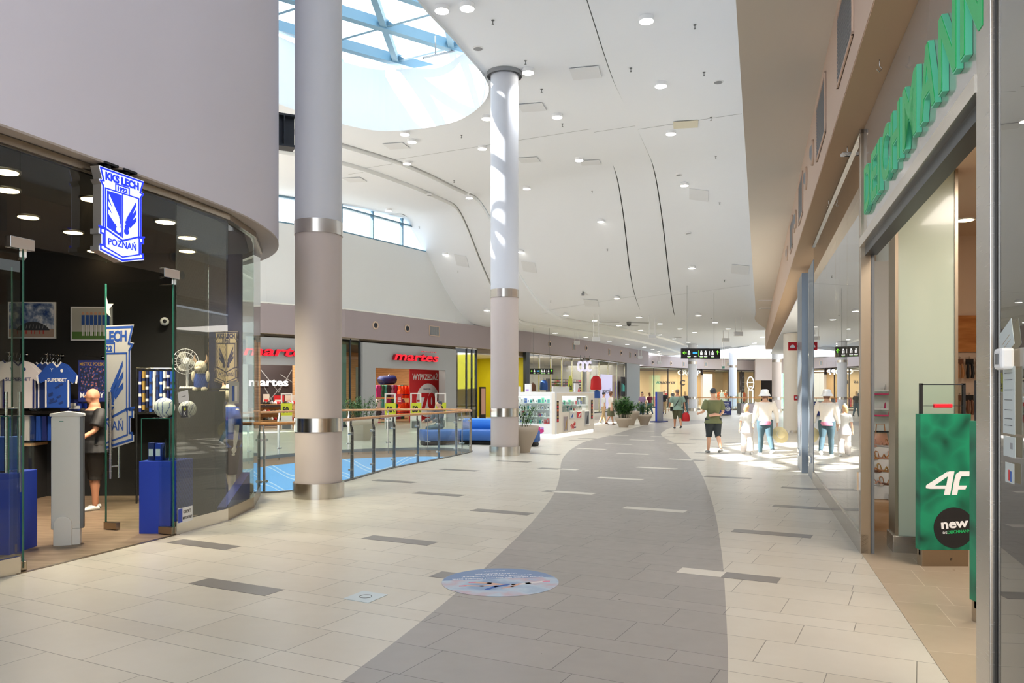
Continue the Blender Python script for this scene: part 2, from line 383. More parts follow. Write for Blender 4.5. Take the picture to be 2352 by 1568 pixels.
PL = [(783, 1568), (830, 1531), (905, 1475), (992, 1407), (1047, 1362), (1110, 1307), (1201, 1221), (1231, 1188), (1256, 1158), (1273, 1132), (1283, 1105), (1287, 1080), (1289, 1062), (1297, 1046),
      (1313, 1031), (1347, 1013), (1405, 999), (1449, 985), (1475, 978), (1498, 972), (1512, 966), (1515, 960)]
PR = [(1672, 1568), (1672, 1507), (1668, 1413), (1662, 1313), (1655, 1252), (1639, 1165), (1613, 1092), (1590, 1056.5), (1552, 1019.5), (1526.5, 1004.7), (1518, 996.6), (1526, 989), (1539, 983), (1565, 977), (1610, 972), (1660, 968)]
L_ = [gp(*p) for p in PL]; R_ = [gp(*p) for p in PR]
near_l = L_[0] + (L_[0] - L_[1]).normalized() * 2.5; near_r = R_[0] + (R_[0] - R_[1]).normalized() * 2.5
path = [near_l] + spline(L_, 5) + spline(R_, 5)[::-1] + [near_r]
PATH = [(p.x, p.y) for p in path]
mb = MB(); mb.prism(PATH, -0.01, 0.001); struct(mb.build('floor_grey_path', 'grey paving', floor))
# narrow accent tiles lie in the narrow rows of the paving; dark on beige, light on grey
ACC = [(462, 1251), (541, 1347), (915, 1241), (1150, 1176), (1005, 1135), (895, 1107), (1050, 1080), (1168, 1061), (1100, 1329), (1240, 1044), (1281, 1077), (1305, 1131), (1500, 1171), (1420, 1100), (1506, 1075),
       (1448, 1043), (1344, 1033), (1412, 1021), (1465, 1012), (1430, 998), (1513, 1004), (1575, 1056), (1561, 1019), (1672, 1096), (1850, 1166), (1773, 1224), (1670, 1322), (1632, 1041), (1667, 1028), (1552, 997),
       (1858, 1121), (1325, 1013), (1480, 990), (1620, 1008), (1700, 1016), (1370, 1005), (1760, 1062)]
di = MB(); li = MB()
for px, py in ACC:
    c = gp(px, py); t = c.x * TU[0] + c.y * TU[1]; q = c.x * TW[0] + c.y * TW[1]
    k = round((t - 3.437 - 0.113) / 1.142); tc0 = 3.437 + 1.142 * k + 0.003; tc1 = tc0 + 0.22
    N = 24; s = 0.86 / N; run = None
    for i in range(N + 1):
        qq = q - 0.43 + (i + 0.5) * s; tm = (tc0 + tc1) / 2
        side = None if i == N else sdist(PATH, TU[0] * tm + TW[0] * qq, TU[1] * tm + TW[1] * qq) < 0
        if run is None: run = (i, side)
        elif side != run[1]:
            qa, qb = q - 0.43 + run[0] * s, q - 0.43 + i * s
            P4 = [(TU[0] * T + TW[0] * Q, TU[1] * T + TW[1] * Q) for T, Q in ((tc0, qa), (tc0, qb), (tc1, qb), (tc1, qa))]
            (li if run[1] else di).prism(P4, -0.01, 0.0019); run = (i, side)
struct(di.build('floor_dark_inlay', 'inlay dark', floor)); struct(li.build('floor_light_inlay', 'inlay light', floor))

# void lining: slab edge, wavy blue wall, lower floor
def curve_wall(mb, pts, z0, z1, mi=0, closed=True, thick=0.0):
    n = len(pts)
    for i in range(n if closed else n - 1):
        a, b = pts[i], pts[(i + 1) % n]
        mb.add([(a[0], a[1], z0), (b[0], b[1], z0), (b[0], b[1], z1), (a[0], a[1], z1)], [(0, 1, 2, 3)], mi)
    return mb
m = bpy.data.materials.new('blue waves'); m.use_nodes = True; g = NG(m); n = m.node_tree; MATS['blue waves'] = m
ge = n.nodes.new('ShaderNodeNewGeometry'); se = n.nodes.new('ShaderNodeSeparateXYZ'); n.links.new(ge.outputs['Position'], se.inputs[0])
hor = g.m('ADD', g.m('MULTIPLY', se.outputs[0], 0.8), g.m('MULTIPLY', se.outputs[1], 0.6))
ph = g.m('ADD', g.m('MULTIPLY', se.outputs[2], 2.2), g.m('MULTIPLY', g.m('SINE', g.m('MULTIPLY', hor, 2.6)), 0.5))
fr = g.m('FRACT', ph); ln = g.m('MAXIMUM', g.m('LESS_THAN', fr, 0.05), g.m('LESS_THAN', g.m('ABSOLUTE', g.m('SUBTRACT', fr, 0.22)), 0.03))
n.links.new(g.mix(ln, hexc('#8cc6f2'), hexc('#d4e8f7')), n.nodes['Principled BSDF'].inputs['Base Color'])
mat('slab brown', '#a8876a', 0.6)
for nm, poly in (('', VOIDC), ('far_', VOID2)):
    struct(curve_wall(MB(), poly, -0.24, 0.0).build(f'wall_{nm}slab_edge', 'slab brown'))
    struct(curve_wall(MB(), poly, -4.8, -0.24).build(f'wall_{nm}void', 'blue waves'))
mb = MB(); mb.box(-12, 2, 8, 28, -5.0, -4.8); mb.box(10, 30, 60, 82, -5.0, -4.8); struct(mb.build('floor_lower', 'beige paving'))

for q in ((-3.4, 14.2), (-3.0, 16.0), (-2.3, 18.6)):          # unseen spots added under the near slab edge to brighten the blue lining
    l = lamp_spot('lamp', (q[0], q[1], -1.1), 110, (1, .98, .95), 2.6); l.rotation_euler = Vector((-.55, .8, -.1)).to_track_quat('-Z', 'Y').to_euler()
# ================================================================== LEFT FAR FACADE LINE, RIGHT STORE LINE
FL = [(-17.5, 8), (-17.2, 22), (-14.2, 29.6), (-10.3, 33.2), (-7.6, 35.6), (-3.0, 42.8), (1.14, 49.0), (5.5, 57.3), (11.5, 70.5)]
def seg_plane(a, b): return Plane(a, (b[0] - a[0], b[1] - a[1]))
PM2 = seg_plane(FL[3], FL[4]); PM = seg_plane(FL[4], FL[5]); PY = seg_plane(FL[5], FL[6]); PC1 = seg_plane(FL[6], FL[7]); PC2 = seg_plane(FL[7], FL[8])
KL = [(12.3, 76.0), (20.6, 86.0), (29.4, 92.0), (36.0, 94.0)]
PK1 = seg_plane(KL[0], KL[1]); PK2 = seg_plane(KL[1], KL[2])
RS = 0.305; RC = 1.085
def rx(y, off=0.0): return RC + RS * y - off * 1.0455
PR_ = Plane((rx(30), 30), (-RS, -1)); UR = lambda y: (30 - y) * math.sqrt(1 + RS * RS)   # u on the right store plane at depth y
FB, FT = 4.08, 5.35     # left fascia
RB, RT = 4.22, 5.30     # right fascia
def Z0(x, y):
    top = 9.7 + 0.045 * max(0, y - 20); ys = 33.3 - 1.05 * x if x > -4 else 37.5 + (-4 - x) * 1.2; ye = max(44.1 - 0.4 * x, 38.5)
    t = max(0.0, min(1.0, (y - ys) / max(1.0, ye - ys))); h = t * t * (3 - 2 * t)
    return top * (1 - h) + 5.62 * h

# fascia of the left facade
mb = MB()
def band(mb, pts, z0, z1, t=0.25, mi=0):
    for i in range(len(pts) - 1):
        p = seg_plane(pts[i], pts[i + 1]); L = (Vector(pts[i + 1]) - Vector(pts[i])).length
        mb.box(0, L + 0.05, z0, z1, -t, 0, mi, p.M())
band(mb, FL, FB, FT, 0.35); band(mb, [FL[-1], (12.6, 72.6), (12.3, 76)], FB, FT, 0.3); struct(mb.build('wall_left_fascia', 'fascia taupe'))
mb = MB(); band(mb, KL, FB + 0.05, 5.25, 0.35); struct(mb.build('wall_back_fascia', 'fascia taupe'))
mb = MB()
for i in range(2, len(FL) - 1):
    p = seg_plane(FL[i], FL[i + 1]); L = (Vector(FL[i + 1]) - Vector(FL[i])).length; mb.box(0, L, 3.8, FB + .03, -.40, -.30, 0, p.M()); mb.box(0, L, FB - .02, FB, -.36, -.0, 0, p.M())
for a_, b_ in (((12.3, 76.0), (20.6, 86.0)), ((20.6, 86.0), (29.4, 92.0))):
    p = seg_plane(a_, b_); L = (Vector(b_) - Vector(a_)).length; mb.box(0, L, 3.9, FB + .1, -.45, -.38, 0, p.M())
struct(mb.build('trim_fascia_soffit', mat('soffit bronze', '#8b7a63', .5)))
# upper white wall with the clerestory opening
mb = MB(); WOFF = -0.15
def wall_seg(mb, i, z0, z1, u0=0.0, u1=None, t=0.2, mi=0):
    p = seg_plane(FL[i], FL[i + 1]); L = (Vector(FL[i + 1]) - Vector(FL[i])).length; u1 = L if u1 is None else u1
    mb.box(u0, u1, z0, z1, WOFF - t, WOFF, mi, p.M())
for i in range(len(FL) - 1):
    if i in (0, 1, 6, 7): wall_seg(mb, i, FT - 0.02, 12.0)
    else: wall_seg(mb, i, FT - 0.02, 8.85)
wall_seg(mb, 5, 8.85, 12.0)
struct(mb.build('wall_left', 'white plaster'))
mb = MB(); mb2 = MB(); k = 0
mb3 = MB()
for i in (2, 3, 4):
    p = seg_plane(FL[i], FL[i + 1]); L = (Vector(FL[i + 1]) - Vector(FL[i])).length; M = p.M(WOFF)
    nb = max(2, round(L / 1.9))
    mb2.box(0, L, 8.85, 12.0, -0.12, -0.10, 0, M)
    for j in range(nb + 1): mb3.box(L * j / nb - 0.04, L * j / nb + 0.04, 8.85, 12.0, -0.2, -0.02, 0, M)
    for z in (8.88, 10.0, 11.9): mb3.box(0, L, z - 0.04, z + 0.04, -0.2, -0.02, 0, M)
wf = struct(mb3.build('window_1', 'skylight steel')); struct(mb2.build('window_pane', 'roof glass', wf))
mb = MB(); band(mb, FL[2:6], FT - 0.02, FT + 0.05, 0.2); struct(mb.build('trim_1', 'ceiling edge'))

# ================================================================== CEILING RIBBONS
BND = {
 'E': [(-1.19, -3), (1.66, 6), (4.19, 14), (6.08, 20), (7.66, 25), (8.93, 29), (10.2, 33), (11.45, 37), (12.7, 41), (15.5, 47.5), (20, 57), (27, 72), (38, 95)],
 '2': [(-3.4, -3), (-1.1, 6), (1.05, 14), (2.6, 20), (4.1, 25), (5.25, 29), (6.4, 33), (7.5, 37), (8.6, 41), (10.6, 47), (14.5, 57), (21, 72), (31, 95)],
 '1': [(-5, -3), (-2.7, 6), (-.75, 14), (1.1, 20), (2.6, 25), (3.7, 29), (4.7, 33), (5.65, 37), (6.9, 41), (8.8, 47), (12, 56), (17.5, 70), (27, 95)],
 'A': [(-14, -3), (-14, 6), (-12.5, 14), (-9.5, 21.5), (-6.2, 26), (-3.9, 29.6), (-2.2, 34), (-.7, 37.5), (1.2, 40.6), (4.5, 45.3), (9.5, 54.5), (15.2, 68), (24, 93)],
 'B': [(-15, -3), (-15.5, 8), (-14, 18), (-9.5, 25.3), (-6.3, 28.3), (-4.4, 31.8), (-3.0, 35.5), (-1.6, 39.5), (0, 42.5), (3.4, 47.8), (8.5, 57), (14, 70), (22, 92)],
 'W': [(-18, -3), (-18, 10), (-17.4, 24), (-14.2, 30.2), (-10.6, 33.6), (-7.9, 35.9), (-5.5, 39.6), (-3.3, 43.2), (-1, 46.8), (1.0, 50.3), (5.3, 58), (11.3, 70.8), (20, 92)]}
HOLE = [(-1.84, 16.5), (-1.2, 18.4), (-.62, 21), (-1.63, 23.3), (-3.7, 24.2), (-5.06, 23.6), (-6.5, 21.9), (-7.6, 19.5), (-7.8, 16.5), (-6.9, 13.5), (-5, 12), (-3.4, 12.6), (-2.4, 14.4)]
HOLEC = [(p.x, p.y) for p in spline([(a, b, 0) for a, b in HOLE], 8, True)]
NS = 10
CB = {k: spline([(a, b, 0) for a, b in v], NS) for k, v in BND.items()}
strips = [('E', '2', -0.24), ('2', '1', -0.12), ('1', 'A', 0.0), ('A', 'B', -0.14), ('B', 'W', -0.28)]
FARH = [(26.5, 66.5), (19.5, 63.8), (13, 100), (60, 100)]
OFFS = [q[2] for q in strips]
def shifted(L, other, d):            # move a boundary line sideways towards another line
    r = []
    for p, q in zip(L, other): v = Vector((q.x - p.x, q.y - p.y, 0)); r.append(p + v.normalized() * d if v.length > d * 3 else p.copy())
    return r
GAP = .06
for k, (a, b, off) in enumerate(strips):
    A, B = CB[a], CB[b]; A0, B0 = A, B
    if k > 0 and OFFS[k - 1] < off: A = shifted(A0, B0, GAP)
    if k < 4 and OFFS[k + 1] < off: B = shifted(B0, A0, GAP)
    n = len(A); nc = 40 if k == 2 else 10; mb = MB()
    grid = [[A[i].lerp(B[i], j / nc) for j in range(nc + 1)] for i in range(n)]
    for r in grid:
        for p in r: p.z = Z0(p.x, p.y) + off
    tr = []
    for i in range(n - 1):
        for j in range(nc): q = [grid[i][j], grid[i + 1][j], grid[i + 1][j + 1], grid[i][j + 1]]; tr += [[q[0], q[1], q[2]], [q[0], q[2], q[3]]]
    if k == 2:
        far = [t for t in tr if min(sdist(HOLEC, p.x, p.y) for p in t) > 3.0]; nr = [t for t in tr if not min(sdist(HOLEC, p.x, p.y) for p in t) > 3.0]
        fine = []
        for t in nr:
            st = [t]
            for _ in range(2): st = [kk for q in st for kk in ([q[0], (q[0] + q[1]) / 2, (q[0] + q[2]) / 2], [(q[0] + q[1]) / 2, q[1], (q[1] + q[2]) / 2], [(q[0] + q[2]) / 2, (q[1] + q[2]) / 2, q[2]], [(q[0] + q[1]) / 2, (q[1] + q[2]) / 2, (q[0] + q[2]) / 2])]
            fine += st
        tr = far + [t for t in clipped(fine, lambda p: sdist(HOLEC, p.x, p.y))]
    o3 = []
    for t in tr:
        if len(t) > 3 or min(p.y for p in t) < 55: o3.append(t)
        else: o3 += clipped([t], lambda p: sdist(FARH, p.x, p.y))
    for t in o3: mb.add(t, [tuple(range(len(t)))], smooth=True)
    o = struct(mb.build('ceiling' if k == 0 else f'ceiling_strip', 'ceiling white'))
    bm = bmesh.new(); bm.from_mesh(o.data); bmesh.ops.remove_doubles(bm, verts=bm.verts, dist=1e-4); bm.to_mesh(o.data); bm.free()
# stepped edges with a narrow recessed joint where the ribbons overlap
for k in range(4):
    L = CB[strips[k][1]]; hi_left = OFFS[k + 1] > OFFS[k]          # which neighbour is the higher one
    other = CB[strips[k + 1][1]] if hi_left else CB[strips[k][0]]; hi = max(OFFS[k], OFFS[k + 1]); lo = min(OFFS[k], OFFS[k + 1]); S_ = shifted(L, other, GAP); mb = MB()
    for i in range(len(L) - 1):
        p, q, sp_, sq = L[i], L[i + 1], S_[i], S_[i + 1]
        if sdist(FARH, p.x, p.y) < .5: continue
        zp, zq = Z0(p.x, p.y), Z0(q.x, q.y)
        mb.add([(p.x, p.y, zp + lo), (q.x, q.y, zq + lo), (q.x, q.y, zq + hi + .25), (p.x, p.y, zp + hi + .25)], [(0, 1, 2, 3)])
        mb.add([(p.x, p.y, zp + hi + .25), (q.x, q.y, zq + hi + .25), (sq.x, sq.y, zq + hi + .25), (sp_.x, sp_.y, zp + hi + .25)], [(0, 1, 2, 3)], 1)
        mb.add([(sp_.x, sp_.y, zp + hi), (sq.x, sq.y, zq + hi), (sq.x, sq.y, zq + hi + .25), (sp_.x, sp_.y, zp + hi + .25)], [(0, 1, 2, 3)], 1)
    struct(mb.build('trim_ceiling_step', ['ceiling edge', mat('joint and shade grey', '#8d9092', .8)]))  # grey inner faces paint the shade inside the recess
# fine control joints across the high ceiling
# far skylight upstand with waves
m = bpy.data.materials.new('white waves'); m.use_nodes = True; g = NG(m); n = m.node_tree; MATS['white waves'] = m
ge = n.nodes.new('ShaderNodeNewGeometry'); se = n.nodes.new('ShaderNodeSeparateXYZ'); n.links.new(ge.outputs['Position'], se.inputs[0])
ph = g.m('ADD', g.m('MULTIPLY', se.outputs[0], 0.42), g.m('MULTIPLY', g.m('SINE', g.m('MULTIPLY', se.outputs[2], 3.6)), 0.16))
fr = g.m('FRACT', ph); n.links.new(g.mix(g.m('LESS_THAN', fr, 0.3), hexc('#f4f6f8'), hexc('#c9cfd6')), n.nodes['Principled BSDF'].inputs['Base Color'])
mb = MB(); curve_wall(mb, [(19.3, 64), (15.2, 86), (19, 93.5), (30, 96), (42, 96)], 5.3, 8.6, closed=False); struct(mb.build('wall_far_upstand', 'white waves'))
mb = MB(); mb.box(13, 44, 86, 100, 5.3, 5.5); struct(mb.build('ceiling_far', 'ceiling white'))

# skylight upstand + glass roof on steel grid
sk = struct(curve_wall(MB(), HOLEC, 9.62, 11.5).build('wall_skylight_upstand', 'white plaster'))
mb = MB(); ZS = 11.75
A_ = Vector((0, 2.27)); B_ = Vector((1.76, 1.30)); P0 = Vector((-3.54, 21.8))
inside = lambda p: sdist(HOLEC, p.x, p.y) < 0.45
for i in range(-8, 8):
    for j in range(-8, 8):
        p = P0 + A_ * i + B_ * j
        for d, r in ((A_, 0.085), (B_, 0.11), (B_ - A_, 0.05)):
            q = p + d
            if inside(p) or inside(q):
                dirv = unit((d.x, d.y, 0)); M = xf((p.x, p.y, ZS), (dirv.x, dirv.y, 0)); mb.box(0, d.length, -r * 1.3, r * 1.3, -r, r, 0, M)
rf = struct(mb.build('window_2', 'skylight steel'))
mb = MB(); big = [(a * 1.0, b) for a, b in HOLEC]; cx = sum(a for a, b in HOLEC) / len(HOLEC); cy = sum(b for a, b in HOLEC) / len(HOLEC)
big = [(cx + (a - cx) * 1.12, cy + (b - cy) * 1.12) for a, b in HOLEC]; mb.prism(big, 11.92, 11.94); struct(mb.build('window_pane', 'roof glass', rf))
# rail hanging under the skylight
mb = MB(); a = at(972, 133, 22.0); b = at(1062, 113, 23.5); mb.cyl(a, b, 0.03)
for t in (0.3, 0.75): p = a.lerp(b, t); mb.cyl(p, (p.x, p.y, ZS), 0.02)
tag(recentre(mb.build('pipe_rail', 'grey')), 'thin grey pipe hung under the glass grid of the round skylight', 'pipe')

# ================================================================== DRUM over the left shop
DR = [(-6.2, 1.0), (-5.6, 2.6), (-4.95, 4.4), (-4.27, 6.56), (-3.98, 7.55), (-3.76, 8.35), (-3.52, 9.25), (-3.36, 10.3), (-3.43, 11.5), (-3.82, 12.65), (-4.5, 13.6), (-5.6, 14.4), (-7.2, 14.9), (-9, 15.0)]
DRC = [(p.x, p.y) for p in spline([(a, b, 0) for a, b in DR], 8)]
DZ = 3.84
mb = MB(); curve_wall(mb, DRC, DZ, 10.0, closed=False); o = struct(mb.build('wall_drum', 'drum paint'))
for p in o.data.polygons: p.use_smooth = True
bm = bmesh.new(); bm.from_mesh(o.data); bmesh.ops.remove_doubles(bm, verts=bm.verts, dist=1e-4); bm.to_mesh(o.data); bm.free()
mb = MB(); inner = [(-12, y) for y in (15.0, 1.0)]; pts = DRC + inner; mb.prism(pts, DZ - 0.02, DZ); struct(mb.build('ceiling_drum_soffit', 'soffit grey' if 'soffit grey' in MATS else mat('soffit grey', '#b3a79e', 0.7)))
# steel I beam between drum and column
mb = MB(); c = at(650, 303, 14.5); M = xf(c, (0.9, 0.45, 0)); mb.box(-1.5, 0.2, 0.26, 0.30, -0.15, 0.15, 0, M); mb.box(-1.5, 0.2, -0.30, -0.26, -0.15, 0.15, 0, M); mb.box(-1.5, 0.2, -0.26, 0.26, -0.02, 0.02, 0, M)
for q in (0.0, -0.5): mb.box(q - 0.01, q + 0.01, -0.26, 0.26, -0.15, 0.15, 0, M)
tag(recentre(mb.build('steel_beam', 'dark metal')), 'dark steel I-beam jutting out behind the big near column under the skylight', 'beam')

# ================================================================== ROUND COLUMNS
def column(x, y, r, top, bands, label, lower_taupe=True, flange=None, group=None):
    t = thing('column', label, 'column', (x, y, 0), 0, group)
    zb = bands[0] if bands else 4.0
    M = WM[t.name]
    MB(M).lathe([(r, 0.0), (r, zb)], 48, cap=False).build('lower_shaft', 'column taupe' if lower_taupe else 'column paint', t)
    MB(M).lathe([(r, zb), (r, top)], 48, cap=False).build('upper_shaft', 'column paint', t)
    for z, h, e in [(0.0, 0.23, 0.035)] + [(b, 0.205, 0.012) for b in bands[1:]] + ([(zb - 0.205, 0.205, 0.012)] if bands else []):
        MB(M).lathe([(r, z), (r + e, z), (r + e, z + h), (r, z + h)], 48, cap=False, hard=True).build('steel_band', 'polished steel', t)
    if flange: MB(M).lathe([(r + 0.09, flange - 0.06), (r + 0.1, flange + 0.04), (r, flange + 0.04), (r, flange - 0.06)], 48, cap=False, hard=True).build('collar', 'grey', t)
    return t
column(-2.96, 12.05, 0.352, 9.75, [4.19, 1.0], 'large round column nearest the camera, taupe below and white above, with steel bands')
column(-0.19, 20.0, 0.352, 9.9, [4.19, 0.98], 'slim looking white round column rising into the ceiling beside the round skylight', flange=9.66)
for px, d, lb in ((1591, 66.0, 'round white column in front of the CROPP shop sign'), (1683, 75.5, 'round white column behind the far handrail, right of the hanging black sign')):
    p = at(px, 900, d); column(p.x, p.y, 0.36, 5.6, [4.15, 1.0], lb, False)
p = at(1784, 900, 62.0); column(p.x, p.y, 0.36, 5.6, [4.15, 1.0], 'taupe round column between the woman in the white hat and the beige pillar')
p = at(1820, 900, 31.0); t = thing('column', 'wide beige pillar at the corner of the shop entrance on the right', 'column', (p.x, p.y, 0))
MB(WM[t.name]).lathe([(0.34, 0.1), (0.34, 3.9)], 40, cap=False).build('shaft', 'off white', t); MB(WM[t.name]).lathe([(0.345, 0.0), (0.345, 0.1)], 40, cap=False).build('plinth', 'polished steel', t)

# ================================================================== RIGHT SIDE SHELL
Y0, Y1 = -3.0, 48.0
def rband(mb, y0, y1, z0, z1, o0, o1, mi=0): mb.box(UR(y1), UR(y0), z0, z1, o0, o1, mi, PR_.M())
mb = MB(); rband(mb, Y0, Y1, RB, RT + 0.02, -0.1, 0.26); struct(mb.build('wall_right_fascia', 'fascia tan'))
mb = MB(); rband(mb, Y0, Y1, RB - 0.015, RB, -1.0, 0.255); struct(mb.build('ceiling_right_canopy', 'soffit tan'))
mb = MB(); pts = [(rx(Y0) - 0.2, Y0), (-1.19, -3)] + [(p.x, p.y) for p in CB['E'] if -3 < p.y < 52] + [(20.5, 52), (rx(48), 48)]
pts = [(rx(Y0, 0.2), Y0)] + [(p.x, p.y) for p in CB['E'] if p.y < 46] + [(rx(46.6, 0.2), 46.6)]
mb.prism(pts, RT, RT + 0.05); struct(mb.build('ceiling_right_soffit', 'beige plaster'))
mb = MB()
E = [p for p in CB['E'] if p.y < 60]
for i in range(len(E) - 1): a, b = E[i], E[i + 1]; mb.add([(a.x, a.y, RT), (b.x, b.y, RT), (b.x, b.y, Z0(b.x, b.y) + 0.3), (a.x, a.y, Z0(a.x, a.y) + 0.3)], [(0, 1, 2, 3)])
struct(mb.build('wall_right_upper', 'ceiling white'))
mb = MB(); mb.box(30, 50, 40, 100, 5.3, 5.5); mb.box(50, 50.2, 30, 100, 0, 6); struct(mb.build('wall_far_right', 'beige plaster'))
# ================================================================== CREST (used on the hanging sign, the door decal and the display board)
def crest_outline(s=1.0):
    r = [(0.50, 0.775), (0.43, 0.56), (0.50, 0.545), (0.445, 0.47), (0.445, -0.30), (0.50, -0.30), (0.50, -0.39), (0.445, -0.39), (0.445, -0.60), (0.50, -0.60), (0.50, -0.68), (0.0, -0.80)]
    l = [(-x, y) for x, y in r[:-1]]
    pts = r + l[::-1]; cx_, cy_ = 0.0, 0.0
    return [(x * s, y * (1 - (1 - s) * 0.65)) for x, y in pts]
def stroke(mb, pts, w, z0, z1, mi=0, M=None):
    for a, b in zip(pts[:-1], pts[1:]):
        dx, dy = b[0] - a[0], b[1] - a[1]; L = math.hypot(dx, dy); nx, ny = -dy / L * w / 2, dx / L * w / 2; ex, ey = dx / L * w / 2, dy / L * w / 2
        mb.prism([(a[0] - ex + nx, a[1] - ey + ny), (b[0] + ex + nx, b[1] + ey + ny), (b[0] + ex - nx, b[1] + ey - ny), (a[0] - ex - nx, a[1] - ey - ny)], z0, z1, mi, M)
def crest_marks(mb, z, e, half=False, txt=True):       # blue marks on the white plate, in unit crest coordinates
    o = crest_outline(0.94); stroke(mb, o + [o[0]], 0.03, z, z + e)
    stroke(mb, [(-0.15, 0.42), (-0.15, 0.55), (0.15, 0.55), (0.15, 0.42), (-0.15, 0.42)], 0.022, z, z + e)
    stroke(mb, [(-0.37, -0.30), (-0.37, 0.42), (-0.15, 0.42)], 0.022, z, z + e); stroke(mb, [(0.37, -0.30), (0.37, 0.42), (0.15, 0.42)], 0.022, z, z + e)
    stroke(mb, [(-0.50, -0.26), (-0.37, -0.28), (0.0, -0.42), (0.37, -0.28), (0.50, -0.26)], 0.03, z, z + e)
    stroke(mb, [(-0.38, -0.30), (-0.38, -0.60), (0.0, -0.71), (0.38, -0.60), (0.38, -0.30)], 0.022, z, z + e)
    stroke(mb, [(0, 0.41), (0, -0.36)], 0.02, z, z + e)
    if not half: mb.prism([(-0.335, 0.385), (-0.02, 0.385), (-0.02, -0.36), (-0.335, -0.25)], z, z + e)
    if txt:
        for s, h, wd, y in (('KKS LECH', 0.13, 0.74, 0.575), ('1922', 0.075, 0.22, 0.447)):
            mb.mesh(text_mesh(s, h, e, 0.05, width=wd), 0, Matrix.Translation((0, y, z)))
        mb.mesh(text_mesh('POZNAŃ', 0.12, e, 0.012, width=0.62), 0, Matrix.Translation((0, -0.545, z)))
def wings(mb, z, e, sgn, mi=0):       # three feathers and a rounded root
    for k, (x0, y0, x1, y1) in enumerate(((0.30, 0.33, 0.13, -0.02), (0.31, 0.20, 0.15, -0.06), (0.31, 0.06, 0.17, -0.10))):
        mb.prism([(sgn * x0, y0), (sgn * x0, y0 - 0.075), (sgn * x1, y1 - 0.06), (sgn * (x1 - 0.05), y1)], z, z + e, mi)
    for cx_, cy_, r in ((0.12, -0.08, 0.055), (0.10, -0.16, 0.05), (0.09, -0.24, 0.055)):
        mb.prism([(sgn * cx_ + r * math.cos(a * PI / 6), cy_ + r * math.sin(a * PI / 6)) for a in range(12)], z, z + e + 0.0007 * cx_, mi)
mat('sign white glow', '#dfe6fb', 0.5, emit=0.62); mat('sign blue glow', '#1c33dd', 0.5, emit=0.75); mat('sign side', '#a9a39c', 0.35, 0.7)
SG0 = Vector((-3.965, 7.55, 0)); SG1 = Vector((-3.80, 8.12, 0)); sgc = (SG0 + SG1) / 2; sgw = (SG1 - SG0).length
M = xf((sgc.x, sgc.y, 3.34), SG1 - SG0); S = Matrix.Diagonal((sgw, 0.56, 1, 1))
t = thing('shop_sign', 'glowing blue and white KKS LECH 1922 POZNAŃ crest sign above the left shop door', 'sign', (sgc.x, sgc.y, 2.9))
ol = crest_outline(); MB(M @ S).prism(ol, -0.10, 0.0).build('sign_body', 'sign side', t)
MB(M @ S).prism(crest_outline(0.995), 0.0, 0.006).build('face_plate', 'sign white glow', t)
mb = MB(M @ S); crest_marks(mb, 0.006, 0.004); wings(mb, 0.006, 0.004, 1); mb.build('blue_marking', 'sign blue glow', t)
mb = MB(M @ S); wings(mb, 0.010, 0.003, -1); mb.build('white_wing', 'sign white glow', t)
for q in (-0.13, 0.12):
    mb = MB(M); mb.box(q - 0.02, q + 0.02, 0.40, 0.49, -0.07, -0.03); mb.box(q - 0.09, q + 0.09, 0.48, 0.50, -0.10, 0.0); mb.build('bracket', 'black', t)

# ================================================================== LEFT SHOP
G = [(-5.35, 4.2), (-4.80, 5.6), (-4.34, 6.95), (-3.76, 8.82), (-3.54, 9.81), (-3.57, 10.88), (-3.90, 12.2), (-4.8, 13.4), (-6.4, 14.0)]
def gseg(i): return seg_plane(G[i], G[i + 1]), (Vector(G[i + 1]) - Vector(G[i])).length
GT = 3.74
door_plane, doorL = gseg(2)
t = thing('shop_window', 'curved frameless glass shop front of the football fan shop under the white drum', 'shop front', (G[3][0], G[3][1], 0))
for i in (0, 1, 3, 4, 5, 6, 7):
    p, L = gseg(i); MB(p.M()).box(0.004, L - 0.004, 0.15, GT, -0.012, 0.0).build('glass_pane', 'shop glass' if i != 4 else 'clear glass', t)
    mb = MB(p.M()); mb.box(0, L, 0, 0.15, -0.05, 0.004); o = mb.build('base_strip', 'polished steel' if i in (1, 3) else 'warm steel', t)
for i in range(len(G) - 1):
    p, L = gseg(i); MB(p.M()).box(0, L, GT, DZ - 0.03, -0.05, 0.03).build('top_rail', 'warm steel', t)
p, L = gseg(2); MB(p.M()).box(0.0, L, 2.90, GT, -0.012, 0.0).build('transom_pane', 'shop glass', t)
for u0 in (-0.12, L - 0.22): mb = MB(p.M()); mb.box(u0, u0 + 0.24, 2.86, 2.96, -0.04, 0.03); mb.build('corner_clamp', 'chrome', t, 0.004)
mb = MB(p.M()); mb.box(-0.03, L + 0.03, 0.0, 0.004, -0.02, 0.02); mb.build('threshold', 'warm steel', t)
